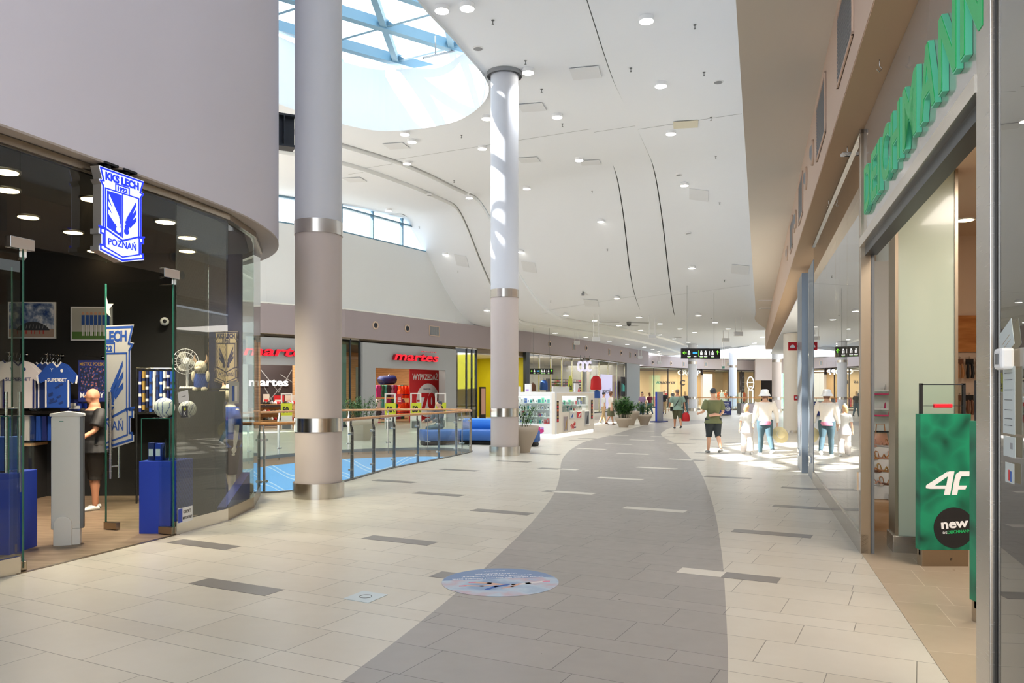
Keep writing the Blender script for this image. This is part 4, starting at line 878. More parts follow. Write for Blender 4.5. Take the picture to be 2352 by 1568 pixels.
sticker(p, 417, 431, 932, 958, 'small dark square opening-door sticker on the red poster glass', 'photo dark', [('mark', 'lime', lambda mb, W, H: mb.box(-W * .15, W * .15, H * .1, H * .35, .002, .003)), ('figure', 'white', txt('K', .4, -.35, .4))])
p5, L5 = gseg(4); sticker(p5, 525, 549, 875, 926, 'photo print of two players taped inside the dark window', 'sky grey', [('blue_player', 'photo blue', lambda mb, W, H: mb.box(-W * .2, 0, -H * .4, H * .3, .002, .003)), ('grey_player', 'gate light', lambda mb, W, H: mb.box(W * .1, W * .3, -H * .4, H * .3, .002, .003))], name='taped_photo', cat='photo')
# crest board and dark curtain wall behind the fifth pane
mb = MB(); mb.box(-4.62, -4.12, 12.0, 12.04, 0.01, 3.70); tag(recentre(mb.build('display_backdrop', 'shirt navy')), 'dark navy backdrop behind the crest board in the window', 'backdrop')
c_ = Vector((-4.34, 11.95, 0)); M = xf((c_.x, c_.y, 2.12), (1, 0, 0)) @ Matrix.Diagonal((.36, .52, 1, 1)); t = thing('crest_board', 'beige and navy KKS LECH crest board standing in the shop window', 'sign', (c_.x, c_.y, 1.5))
MB(M).prism(crest_outline(), -.02, 0).build('board', mat('board beige', '#a08f70', 0.7), t); mb = MB(M); crest_marks(mb, 0, .003, True); wings(mb, 0, .003, 1); wings(mb, 0, .003, -1); mb.build('navy_marking', 'shirt navy', t)
mb = MB(p5.M()); mb.prism([(0.02, .01), (1.0, .01), (1.0, .5), (.02, .16)], -.14, -.03); tag(recentre(mb.build('display_ramp', 'navy')), 'navy wedge shaped display base behind the dark window', 'plinth')

# drum soffit hooks
# ================================================================== OVAL BALUSTRADE
rail = spline([(a_, b_, 0) for a_, b_ in VOID], 6, True); cx0 = sum(p_.x for p_ in rail) / len(rail); cy0 = sum(p_.y for p_ in rail) / len(rail)
def walk(pts, step, closed=True):
    P = pts + [pts[0]] if closed else pts; L = [0]
    for a_, b_ in zip(P[:-1], P[1:]): L.append(L[-1] + (b_ - a_).length)
    n = max(2, round(L[-1] / step)); r = []
    for k in range(n if closed else n + 1):
        s = L[-1] * k / n; i = max(j for j in range(len(L)) if L[j] <= s + 1e-9); i = min(i, len(P) - 2); r.append(P[i].lerp(P[i + 1], (s - L[i]) / max(1e-9, L[i + 1] - L[i])))
    return r
t = thing('glass_balustrade', 'oval glass balustrade with wooden handrail around the floor opening', 'balustrade', (cx0, cy0, 0))
posts = walk(rail, 1.16); n = len(posts)
MB().tube([(p_.x, p_.y, 1.10) for p_ in rail + [rail[0], rail[1]]], .028, 10, cap=False).build('handrail', 'handrail wood', t)
mb = MB(); mb.tube([(p_.x, p_.y, -.02) for p_ in rail + [rail[0], rail[1]]], .055, 4, cap=False, sq=True); mb.build('base_rail', mat('rail grey', '#63625f', 0.5), t)
for k in range(n):
    a_, b_ = posts[k], posts[(k + 1) % n]; d_ = (b_ - a_).normalized(); outw = Vector((d_.y, -d_.x, 0)); M = xf(a_ , (outw.x, outw.y, 0))
    o = MB(M).prism([(-.035, -.12), (.035, -.12), (.035, .90), (.0, 1.0), (.0, 1.08), (-.03, 1.08), (-.035, .98), (-.02, .9)], -.006, .006).build('post', 'brushed steel', t)
    mb = MB(M)
    for z in (.18, .84):
        for s in (-1, 1): mb.cyl((-.02, z, s * .008), (-.02, z, s * .055), .011, seg=8); mb.cyl((-.045, z, s * .05), (.0, z, s * .05), .022, seg=10)
    mb.build('glass_clamp', 'chrome', o)
    pl = seg_plane(a_, b_); L = (b_ - a_).length; MB(pl.M()).box(.035, L - .035, .02, .98, .0, .012).build('glass_panel', 'clear glass', t)
# ================================================================== RIGHT SHOP (DEICHMANN)
MR = PR_.M()
def ru(px, off=0.0): return PR_.u(px, off)
def rpt(u, off=0.0, z=0.0): p = PR_.a + PR_.d * u + PR_.n * off; p.z = z; return p
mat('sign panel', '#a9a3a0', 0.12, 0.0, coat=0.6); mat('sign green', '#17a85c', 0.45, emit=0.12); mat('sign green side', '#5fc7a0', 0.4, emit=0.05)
uF = ru(1979); uN = ru(2250); uN2 = ru(2282)           # far post, near post
# far glass wall, from the far post to the double posts
uD = ru(1868)
t = thing('glass_wall', 'long glass shop front between the far steel door post and the paired dark posts', 'shop front', rpt((uF + uD) / 2))
nP = 5
for k in range(nP):
    a, b = uD + (uF - uD) * k / nP, uD + (uF - uD) * (k + 1) / nP; MB(MR).box(a + .004, b - .004, .19, RB - .06, -.02, -.005).build('glass_pane', 'tinted glass', t)
MB(MR).box(uD, uF, 0, .19, -.06, .012).build('base_strip', 'brushed steel', t); MB(MR).box(uD, uF, RB - .06, RB - .02, -.06, .02).build('top_channel', 'brushed steel', t)
MB(MR).box(uF - .10, uF - .07, 0.62, 0.80, .0, .035).build('door_stop', 'chrome', t)
t = thing('door_post', 'tall brushed steel post at the far side of the shop doorway with the green lettering', 'post', rpt(uF + .1))
MB(MR).box(uF - .12, uF, 0, RB - .02, -.085, .01).build('post_face', 'warm steel', t, .004); MB(MR).box(uF - .12, uF - .01, 0, 2.98, -.118, -.09).build('shutter_track', 'gate dark', t)
t = thing('door_post', 'tall brushed steel post at the right edge of the photo, near side of the doorway', 'post', rpt(uN + .1))
MB(MR).box(uN, uN2, 0, RB - .02, -.16, .015).build('post_face', 'brushed steel', t, .004); MB(MR).box(uN2, uN2 + .03, 0, RB - .02, -.12, -.005).build('shutter_track', 'black', t)
t = thing('fascia_board', 'glossy grey panel above the shop doorway behind the green letters', 'sign panel', rpt((uF + uN) / 2, 0, 3.12))
MB(MR).box(uF + .003, uN - .003, 3.12, RB - .02, -.06, -.02).build('panel', 'sign panel', t); MB(MR).box(uF + .003, uN - .003, 3.03, 3.12, -.08, .02).build('lintel', 'polished steel', t)
MB(MR).box(uF + .003, uN - .003, 2.95, 3.03, -.14, -.03).build('shutter_track', 'dark metal', t)
lp = [(1972, 1994), (1991, 2012), (2006, 2014), (2010, 2034), (2027, 2062), (2050, 2100), (2086, 2129), (2120, 2172), (2166, 2232)]
pitch = [0.0, .47, .86, 1.05, 1.52, 2.02, 2.62, 3.16, 3.66]; wd = [.40, .34, .11, .41, .40, .50, .46, .42, .42]
us, ue = ru(1973, .06), ru(2233, .06); kk = (ue - us) / (pitch[-1] + wd[-1])
for k, ch in enumerate('DEICHMANN'):
    c = us + (pitch[k] + wd[k] / 2) * kk; o_ = rpt(c, 0.0, 3.31)
    t = thing('sign_letter', f'big green letter {ch} of the DEICHMANN sign' + (', first of the two N' if k == 7 else ', last letter at the right' if k == 8 else ''), 'letter', o_, 0, 'green sign letters above the doorway')
    M = MR @ Matrix.Translation((c, 3.31, -.018)); MB(M).mesh(text_mesh(ch, .43, .032, .035, width=wd[k] * kk)).build('letter_side', 'sign green side', t); MB(M).mesh(text_mesh(ch, .43, .004, .02, width=wd[k] * kk * .97), 0, Matrix.Translation((0, .002, .032))).build('letter_face', 'sign green', t)
# near pane beyond the post, with notices
t = thing('glass_wall', 'glass shop pane with notices at the right edge of the photo', 'shop front', rpt(uN2 + 1.2))
MB(MR).box(uN2 + .03, uN2 + 2.6, .16, RB - .06, -.02, -.008).build('glass_pane', 'tinted glass', t); MB(MR).box(uN2 + 2.61, uN2 + 6.6, .16, RB - .06, -.02, -.008).build('glass_pane', 'tinted glass', t); MB(MR).box(uN2 + .03, uN2 + 6.6, 0, .16, -.06, .012).build('base_strip', 'brushed steel', t)
def rst(px0, px1, py0, py1, label, base, marks, off=.004, tilt=0, name='paper_notice', cat='notice'):
    class Q: pass
    q = Plane(PR_.a, PR_.d); return sticker(q, px0, px1, py0, py1, label, base, marks, off, tilt, name, cat)
mat('paper', '#c3cbc9', 0.8)
ln = lambda ys: (lambda mb, W, H: [mb.box(-W * .35, W * .3, H * y, H * (y + .008), .002, .003) for y in ys])
rst(2305, 2332, 843, 998, 'tall white opening hours notice on the near pane, larger upper one', 'paper', [('lettering', 'photo dark', ln([.4, .3, .15, .0, -.15, -.28, -.38]))])
rst(2306, 2333, 1000, 1052, 'lower white notice just under the opening hours on the near pane', 'paper', [('dot', 'grey', lambda mb, W, H: mb.box(W * .1, W * .3, -H * .1, H * .2, .002, .003))])
rst(2310, 2330, 1060, 1112, 'small notice with a picture of people at the bottom of the near pane', 'paper', [('pink_figure', 'red', lambda mb, W, H: mb.box(-W * .1, W * .05, -H * .4, H * .15, .002, .003)), ('blue_figure', 'photo blue', lambda mb, W, H: mb.box(W * .1, W * .25, -H * .42, H * .1, .002, .003))])
rst(2298, 2328, 752, 808, 'tilted pale card at the top of the notices on the near pane', 'paper', [('line', 'gold', ln([.0, -.2]))], tilt=.35)
p_ = PR_.pt(2303, 824, .03); t = thing('door_sensor', 'small white plastic sensor on the near pane beside the post', 'sensor', p_); M = xf(p_, PR_.d)
MB(M).box(-.055, .055, -.045, .045, -.03, .02).build('housing', 'white', t, .012); MB(M).box(-.02, .02, -.022, .022, .02, .024).build('window', 'gate dark', t)
mat('post blue', '#7d8791', .35, .7)
# paired dark posts
for k, (px, lb) in enumerate(((1843, 'dark steel post nearest the beige pillar, left one of the pair with locks'), (1857, 'dark steel post right of its twin at the end of the long glass wall'))):
    u = ru(px); t = thing('door_post', lb, 'post', rpt(u)); y_ = 30 - u / 1.0455
    w_ = ru(px + 11) - u; MB(MR).box(u, u + w_, 0, 3.95, -.12 + .1 * (k == 0), .0 + .1 * (k == 0)).build('post_body', 'post blue', t, .004); MB(MR).box(u + w_ * .3, u + w_ * .7, .30, .42, .0 + .1 * (k == 0), .03 + .1 * (k == 0)).build('lock', 'chrome', t, .004)
# shop shell
struct(MB(MR).box(uF - 7, uN2 + 7, 0.0, .004, -9, 0).build('floor_shoe_shop', 'shop tan paving'))
mat('shop cream', '#dcc6b0', 0.8); mat('shop white', '#dcdcd8', 0.7)
struct(MB(MR).box(uD + .5, uN2 + 7, 3.78, 3.85, -9, -.15).build('ceiling_shoe_shop', 'shop cream'))
struct(MB(MR).box(uD - 1, uN2 + 7, 0, 3.78, -9.2, -9).build('wall_shoe_back', 'shop cream'))
struct(MB(MR).box(uN2 + 6.7, uN2 + 6.8, 0, 3.78, -9, -.3).build('wall_shoe_near', 'shop cream'))
WSo = Plane((4.5, 10.3), (1, -.30))      # white display wall deeper in the shop
struct(MB(WSo.M()).box(-.2, 1.05, 0, 3.3, -.1, 0).build('wall_shoe_display', 'shop white'))
struct(MB(MR).box(uF - 4.2, uF - 4.1, 0, 3.78, -9, -.2).build('wall_shoe_far', 'shop cream'))
struct(MB(MR).box(uD, uF - 2.7, 0, 3.78, -.75, -.7).build('wall_window_back', 'shop white'))  # pale wall added close behind the glass to brighten the panes
lamp_area('lamp', rpt(uF + 1.6, -1.6, 3.74), (1.6, 1.2), 75, (1, .90, .80), rz=math.atan2(-1, -RS)); lamp_area('lamp', rpt(uN + .6, -3.0, 3.74), (2.0, 2.0), 110, (1, .90, .78), rz=math.atan2(-1, -RS))
struct(MB(MR).box(uN2 + .25, uN2 + 6.0, 0.004, 3.78, -1.6, -1.55).build('wall_near_display', 'shop cream'))
lamp_area('lamp', rpt(uN2 + .9, -.8, 3.74), (1.2, .6), 40, (1, .92, .80), rz=math.atan2(-1, -RS))
# frosted glass column box
CBX = Plane(gp(2055, 1268)[:2], (1, -.31)); wC = CBX.u(2200) ; t = thing('glass_clad_pillar', 'pale frosted glass clad pillar with steel edges just inside the shoe shop', 'pillar', CBX.a + CBX.d * wC / 2)
MB(CBX.M()).box(0.02, wC - .02, .17, 3.78, -.35, 0).build('frosted_panel', mat('frosted', '#aeb8a6', 0.18, coat=.4), t)
for u in (0, wC - .03): MB(CBX.M()).box(u, u + .03, .17, 3.78, -.37, .012).build('edge_strip', 'warm steel', t)
MB(CBX.M()).box(-.02, wC + .02, 0, .17, -.37, .03).build('plinth', 'brushed steel', t, .004)
# tag gates with green advertising covers
m = bpy.data.materials.new('green folds'); m.use_nodes = True; g = NG(m); n = m.node_tree; MATS['green folds'] = m; tcn = n.nodes.new('ShaderNodeTexCoord'); vo = n.nodes.new('ShaderNodeTexVoronoi')
vo.inputs['Scale'].default_value = 3.2; wv = n.nodes.new('ShaderNodeTexNoise'); wv.inputs['Scale'].default_value = 2.0; n.links.new(tcn.outputs['Object'], wv.inputs['Vector'])
ad = n.nodes.new('ShaderNodeVectorMath'); ad.operation = 'ADD'; n.links.new(tcn.outputs['Object'], ad.inputs[0]); n.links.new(wv.outputs['Color'], ad.inputs[1]); n.links.new(ad.outputs[0], vo.inputs['Vector'])
n.links.new(g.ramp(vo.outputs['Distance'], [(0.05, '#00402f'), (0.35, '#046a4e'), (0.7, '#0c8a63')]), n.nodes['Principled BSDF'].inputs['Base Color']); n.nodes['Principled BSDF'].inputs['Roughness'].default_value = .45
def gate(px0, px1, py_b, dirx, label, full=True):
    a = gp(px0, py_b); G_ = Plane(a[:2], dirx); W = G_.u(px1); M = G_.M(); t = thing('tag_gate', label, 'security gate', G_.a + G_.d * W / 2)
    MB(M).box(.02, W - .02, 0, .16, -.07, .02).build('steel_base', 'warm steel', t, .004)
    MB(M).box(0, W, .155, 1.40, -.06, .03).build('advert_cover', 'green folds', t, .003)
    for u in (.02, W - .05): MB(M).box(u, u + .025, .1, 1.68, -.035, -.01).build('side_post', 'black', t)
    MB(M).box(.045, W - .05, 1.40, 1.67, -.026, -.016).build('glass_top', 'clear glass', t); mb = MB(M); mb.box(.03, W - .03, 1.665, 1.675, -.035, -.01); mb.box(.03, W - .03, 1.47, 1.474, -.03, -.014); mb.build('top_bar', 'dark metal', t)
    MB(M).box(W * .32, W * .68, 1.455, 1.492, -.04, -.0).build('red_lamp', mat('lamp red', '#d01f2e', .35, emit=.3), t, .008)
    if full:
        L_1 = MB(M)
        L_1.prism([(.05, .72), (.05, .745), (.25, .875), (.235, .86), (.265, .875), (.31, .875), (.27, .66), (.215, .66), (.225, .715), (.09, .715)], .031, .034); L_1.prism([(.13, .745), (.235, .745), (.25, .83)], .0341, .0343, 1)
        L_1.prism([(.285, .66), (.335, .66), (.345, .71), (.41, .71), (.425, .745), (.35, .745), (.36, .80), (.375, .83), (.445, .83), (.455, .875), (.36, .875), (.325, .85), (.31, .80)], .031, .034)
        L_1.build('logo_mark', ['white', 'green folds'], t)
        c = (W * .66, .36); r = .185; pts = [(min(W, c[0] + r * math.cos(k * PI / 24)), max(.157, c[1] + r * math.sin(k * PI / 24))) for k in range(48)]
        MB(M).prism(pts, .031, .033).build('black_disc', 'black', t); MB(M).mesh(text_mesh('new', .085, .003, .03, width=.25), 0, Matrix.Translation((W * .68, .36, .033)) @ Matrix.Rotation(.08, 4, 'Z')).build('lettering', 'white', t)
        MB(M).mesh(text_mesh('at', .028, .002, .01, width=.04), 0, Matrix.Translation((W * .48, .305, .033))).build('small_lettering', 'white', t)
        MB(M).mesh(text_mesh('DEICHMANN', .028, .002, .02, width=.21), 0, Matrix.Translation((W * .76, .312, .033)) @ Matrix.Rotation(.08, 4, 'Z')).build('green_lettering', 'sign green', t)
        MB(M).mesh(text_mesh('#', .025, .002, .0), 0, Matrix.Translation((W * .62, .06, .0205))).build('base_mark', 'black', t)
    else:
        mb = MB(M); stroke(mb, [(.05, .66), (.09, .70)], .014, .031, .033); stroke(mb, [(.05, .70), (.09, .66)], .014, .031, .033); stroke(mb, [(.05, .60), (.075, .63), (.09, .61), (.065, .58), (.05, .60)], .006, .031, .033); mb.build('white_mark', 'white', t)
    return t
gate(2110, 2226, 1300, (1, .0), 'green covered tag gate reading 4F and new at DEICHMANN')
gate(2238, 2360, 1432, (1, .0), 'second green tag gate, mostly hidden behind the near steel post', False)
# shoe display: glass shelves with slippers, oak plinth, white steps with sandals
def sole(mb, M, m1, m2, style=0):
    out = [(-.125, -.025), (-.10, -.038), (0, -.03), (.07, -.045), (.12, -.03), (.13, 0), (.12, .03), (.07, .043), (0, .03), (-.10, .036), (-.125, .025)]
    Mz = M @ Matrix.Identity(4); mb.prism(out, 0, .018, m1, Mz)
    if style == 0: mb.tube([(.05, -.042, .02), (.055, -.035, .055), (.055, 0, .07), (.055, .035, .055), (.05, .042, .02)], [(.028, .006)] * 5, 8, m2, Mz)
    else:
        mb.tube([(.06, -.042, .02), (.06, 0, .05), (.06, .042, .02)], .008, 6, m2, Mz); mb.tube([(.0, -.03, .02), (.0, 0, .06), (.0, .03, .02)], .008, 6, m2, Mz)
        mb.tube([(-.09, -.034, .02), (-.105, -.03, .08), (-.115, 0, .09), (-.105, .03, .08), (-.09, .034, .02)], .006, 6, m2, Mz)
        if style == 2: mb.prism([(-.125, -.02), (-.125, .02), (-.085, .02), (-.085, -.02)], -.05, 0, m1, Mz)
mat('pink', '#d8306c', .5); mat('tan leather', '#b07a4a', .5); mat('rose gold', '#d0a08a', .35, .3); mat('silver pale', '#c9c4c0', .35, .4); mat('brown leather', '#6e452e', .5)
def shoe(p, rz, c1, c2, style, label, grp):
    mb = MB(); sole(mb, I4, 0, 1, style); o = mb.build('sandal' if style else 'slipper', [c1, c2]); o.location = p; o.rotation_euler = (0, 0, rz); WM[o.name] = Matrix.Translation(p) @ Matrix.Rotation(rz, 4, 'Z'); tag(o, label, 'shoe', grp); return o
SH = Plane(WSo.a + WSo.n * .0, WSo.d)
sps = [(2023, 898, 'shop white', 'silver pale'), (2033, 906, 'pink', 'pink'), (2022, 940, 'shop white', 'pink'), (2032, 955, 'pink', 'pink'), (2034, 992, 'black', 'black')]
for k, (px, py, c1, c2) in enumerate(sps):
    u, z = WSo.uv(px, py, .12); p = WSo.a + WSo.d * u + WSo.n * .12; p.z = z
    o = MB(xf((p.x, p.y, z), WSo.d)).box(-.22, .22, -.012, -.004, -.11, .12).build('glass_shelf', 'green glass'); recentre(o); tag(o, f'small glass wall shelf, {["top", "second", "third", "fourth", "lowest"][k]} of the shelves in the shoe shop doorway', 'shelf', 'glass wall shelves')
    shoe((p.x, p.y, z - .003), -.3, c1, c2, 0, ['white slipper on the top glass shelf', 'pink slipper on the second glass shelf', 'white slipper with pink strap on the third glass shelf', 'pink slipper on the fourth glass shelf', 'black slipper on the lowest glass shelf'][k], 'slippers on glass shelves')
steps = [(1158, .0, .28, 'pale oak', 'oak plinth at the foot of the shoe display by the doorway')]
a = WSo.a; u0, u1 = 0.25, .9
tiers = [(.0, .34, 1.05, 'pale oak', 'oak plinth at the foot of the sandal display'), (.34, .50, .80, 'shop white', 'white low step above the oak plinth, with sandals'), (.50, .64, .62, 'shop white', 'white middle step of the sandal display'), (.64, .78, .44, 'shop white', 'white high step of the sandal display'), (.78, .92, .26, 'shop white', 'white topmost step of the sandal display')]
for k, (z0, z1, dp, m_, lb) in enumerate(tiers):
    o = MB(WSo.M()).box(.02, .88, z0 + .002, z1 - .003, .003, dp + .25).build('display_step', m_); recentre(o); tag(o, lb, 'display step')
    if k == 0: continue
    cc = [('rose gold', 'tan leather'), ('silver pale', 'rose gold'), ('brown leather', 'tan leather'), ('tan leather', 'gold')]
    for q in range(5):
        u = u0 - .16 + .155 * q; p = WSo.a + WSo.d * u + WSo.n * (dp + .16); p.z = z1
        shoe(p, -1.3 + .25 * (q % 3), *cc[(q + k) % 4], 1, f'strappy {CN.get(cc[(q + k) % 4][0], "tan")} sandal, {ORD[q]} from left on the {["", "low", "middle", "high", "topmost"][k]} display step', 'sandals on the stepped display')
for q, (du, c1, lb) in enumerate(((.02, 'silver pale', 'pale heeled sandal on the oak plinth, upper one'), (.10, 'black', 'black heeled sandal on the oak plinth edge'))):
    p = WSo.a + WSo.d * (.30 + du * 2) + WSo.n * (1.12 + .10 * q); p.z = .39; shoe(p, -.2, c1, c1, 2, lb, 'heeled sandals')
# handbag
p = WSo.a + WSo.d * (u0 + .02) + WSo.n * .16; p.z = .92; t = thing('handbag', 'pink handbag standing at the left of the sandal steps', 'bag', p); MB(WM[t.name]).rings([(0, 0, 0, .10, .04), (.02, 0, 0, .11, .05), (.16, 0, 0, .08, .03)], 16).build('bag_body', 'rose gold', t); MB(WM[t.name]).tube([(-.06, 0, .15), (-.05, 0, .27), (.05, 0, .27), (.06, 0, .15)], .007, 6).build('bag_handle', 'tan leather', t)
# back wall: oak band, hooks with packed slippers
BKW = Plane((5.4, 11.0), (1, -.02)); u0, u1 = BKW.u(2196), BKW.u(2420)
struct(MB(BKW.M()).box(u0 - .6, u1 + .8, 0, 3.78, -.1, 0).build('wall_shoe_inner', 'shop cream'))
zt, zb = BKW.z(2225, 725), BKW.z(2225, 808); o = MB(BKW.M()).box(u0 - .3, u1 + .4, zb, zt, .003, .05).build('wood_fascia', 'orange oak'); recentre(o); tag(o, 'orange brown wooden band high on the wall inside the shoe shop', 'wood panel')
u, z = BKW.uv(2362, 765, .07); o = MB(xf(tuple((BKW.a + BKW.n * .07 + BKW.d * u)[:2]) + (z,), BKW.d)).box(-.09, .3, -.15, .15, 0, .02).build('green_sign', 'sign green'); recentre(o); tag(o, 'plain green sign on the wooden band, at the right photo edge', 'sign')
cl = ['tan leather', 'brown leather', 'shop black', 'black', 'brown leather', 'orange', 'shop black', 'tan leather']; mat('orange', '#d9692a', .6)
for r, py in enumerate((822, 905)):
    for q in range(7):
        u, z = BKW.uv(2204 + 23 * q, py, .12); p = BKW.a + BKW.d * u + BKW.n * .12; p.z = z - .28
        t = thing('packed_slippers', f'carded slippers on a hook inside the shoe shop, {"upper" if r == 0 else "lower"} row, {["first", "second", "third", "fourth", "fifth", "sixth", "seventh"][q]} from the pillar', 'slippers', p, 0, 'carded slippers on the shop wall')
        M = xf(p, BKW.d); MB(M).cyl((0, .29, -.12), (0, .29, .02), .005).build('hook_arm', 'chrome', t); MB(M).box(-.05, .05, .19, .27, -.01, .01).build('card', 'shop black' if q % 2 else 'brown leather', t)
        mb = MB(M)
        for s in (-1, 1): mb.tube([(s * .028, 0, .01), (s * .036, .07, .02), (s * .03, .14, .015), (s * .024, .20, .01)], [(.026, .018), (.03, .02), (.024, .018), (.02, .012)], 8)
        mb.build('slipper_pair', cl[(q * 3 + r) % 8], t); MB(M).tube([(0, .26, -.02), (0, .30, -.01), (0, .27, .01)], .004, 6).build('hook', 'chrome', t)
o = MB(BKW.M()).box(u0 - .4, u1 + .7, .0, .9, .0, .5).build('shelf_unit', 'shop cream'); recentre(o); tag(o, 'cream shelf base under the carded slippers', 'shelf')
for k, (px, py) in enumerate(((2217, 507), (2322, 440))):
    dd = 2.16 * F / (HY - py); p = at(px, py, dd); t = thing('shop_downlight', ['round warm downlight in the shoe shop ceiling left of the near post', 'round warm downlight seen through the pane at the right edge'][k], 'ceiling light', (p.x, p.y, 3.77), 0, 'downlights in the shoe shop')
    MB(WM[t.name]).lathe([(.10, -.004), (.12, -.008), (.12, .01)], 20).build('trim_ring', 'white', t); MB(WM[t.name]).lathe([(.095, -.009), (.095, 0)], 20).build('diffuser', 'lamp warm', t)
# fascia grilles and jet nozzles on the right
def on_fascia(px, py): return ru(px, .26), PR_.z(px, py, .26)
for k, (px0, px1, z0, z1) in enumerate(((1926, 1962, 4.45, 5.12), (1878, 1898, 4.45, 5.12), (1836, 1845, 4.45, 5.12), (1816, 1822, 4.5, 5.1))):
    u0, u1 = ru(px0, .26), ru(px1, .26); t = thing('air_grille', f'tan framed air grille on the right fascia, {["nearest the camera", "second from the camera", "third from the camera, past the round nozzles", "fourth from the camera"][k]}', 'grille', rpt((u0 + u1) / 2, .26, z0), 0, 'grilles on the right fascia')
    mb = MB(MR @ Matrix.Translation((0, 0, .26))); w_ = .025; mb.box(u0, u1, z0, z0 + w_, 0, .02); mb.box(u0, u1, z1 - w_, z1, 0, .02); mb.box(u0, u0 + w_, z0, z1, 0, .02); mb.box(u1 - w_, u1, z0, z1, 0, .02); mb.build('frame', 'fascia tan', t)
    mb = MB(MR @ Matrix.Translation((0, 0, .26))); mb.box(u0, u1, z0, z1, .001, .006); q_ = z0 + .05
    while q_ < z1 - .04: mb.box(u0 + .02, u1 - .02, q_, q_ + .012, .005, .016, 1); q_ += .035
    mb.build('louvre', ['fascia taupe', 'grey'], t)
for k, (px, py) in enumerate(((1868, 412), (1853, 472), (1829, 0), (1826, 0), (1809, 0))):
    u = ru(px, .26); z = 4.78; p = rpt(u, .26, z); t = thing('jet_nozzle', f'round jet air nozzle on the right fascia, {["first", "second", "third", "fourth", "fifth"][k]} from the camera', 'air nozzle', p, 0, 'nozzles on the right fascia'); M = MR @ Matrix.Translation((u, z, .26))
    MB(M).lathe([(.10, .0), (.17, .0), (.165, .03), (.11, .02)], 24, cap=False).build('nozzle_ring', 'fascia tan', t); MB(M).lathe([(.11, .018), (.07, .045), (.05, .03), (.05, .005)], 20).build('nozzle_cup', 'grey', t)
# ceiling hooks and detector under the canopy
for k, (px, py) in enumerate(((2020, 130), (1946, 332), (1903, 455))):
    d_ = (RB - HC) * F / (HY - py); p = at(px, py, d_); t = MB(Matrix.Translation((p.x, p.y, RB - .02))); t.tube([(0, 0, 0), (0, 0, -.05), (.02, 0, -.075), (.0, 0, -.1), (-.02, 0, -.08)], .004, 6); tag(recentre(t.build('ceiling_hook', 'brushed steel')), f'small steel hook under the right canopy, {["nearest", "middle", "farthest"][k]} one', 'hook')
d_ = (RB - HC) * F / (HY - 348); p = at(1947, 349, d_); t = thing('motion_detector', 'small white oval detector under the right canopy by the green letters', 'detector', (p.x, p.y, RB - .05)); MB(WM[t.name]).box(-.07, .07, -.035, .035, 0, .035).build('housing', 'white', t, .01); MB(WM[t.name]).box(-.03, .03, -.012, .012, -.004, .001).build('lens', 'black', t)
# farther right front: shop fronts beyond the pillar, emergency signs
struct(MB(MR).box(UR(48), UR(16.4), 0, 3.9, -5, -4.8).build('wall_right_entrance', 'off white')); struct(MB(MR).box(UR(48), UR(16.4), 3.92, 3.96, -5, -.05).build('ceiling_entrance', 'ceiling white'))
lamp_area('lamp', rpt(UR(24), -2.2, 3.85), (3, 2), 90, NEU)
wp = rpt(ru(1843), .09)
for nm, py, lb in (('fire_sign', 795, 'red square sign with a white arch, on the corner by the dark posts'),):
    z_ = HC + (HY - py) / F * wp.y; p = Vector((wp.x - .11, wp.y + .02, z_)); t = thing(nm, lb, 'sign', p); M = xf(p, (1, -.1, 0)); MB(M).box(-.09, .09, -.09, .09, -.01, 0).build('plate', 'red', t); MB(M).prism([(-.05, -.03)] + [(-.05 * math.cos(k * PI / 10), -.02 + .055 * math.sin(k * PI / 10)) for k in range(11)] + [(.05, -.03)], 0, .003).build('symbol', 'white', t); MB(M).box(.05, .125, -.02, .02, -.03, -.012).build('bracket', 'grey', t)
z_ = HC + (HY - 913) / F * wp.y; p = Vector((wp.x - .04, wp.y, z_)); t = thing('alarm_box', 'small red call point box low on the dark post', 'alarm', p); M = xf(p, (1, -.1, 0)); MB(M).box(-.04, .04, -.06, .05, -.03, .0).build('housing', 'red', t, .004); MB(M).box(-.018, .018, -.02, .025, 0, .004).build('glass_plate', 'white', t)
# ================================================================== FAR SHOPS
def room(pl, u0, u1, depth, h, back, floor_m, ceil_m, nm, side=None, s0=True, s1=True):
    M = pl.M(); struct(MB(M).box(u0, u1, 0, h, -depth - .1, -depth).build(f'wall_{nm}_back', back)); struct(MB(M).box(u0, u1, h, h + .1, -depth, -.3).build(f'ceiling_{nm}', ceil_m))
    
    if s0: struct(MB(M).box(u0 - .05, u0, 0, h, -depth, -.3).build(f'wall_{nm}_side', side or back))
    if s1: struct(MB(M).box(u1, u1 + .05, 0, h, -depth, -.3).build(f'wall_{nm}_side', side or back))
    struct(MB(M).box(u0, u1, -.01, .004, -depth, 0).build(f'floor_{nm}', floor_m))
mat('shop shade', '#8d8880', .75); mat('sign red', '#f01028', .4, emit=.7); mat('sign red side', '#8f1020', .5); mat('sign white', '#ffffff', .5, emit=1.1); mat('panel dark', '#2c2426', .7); mat('shop pale', '#cfc4b4', .7)
TRM = []
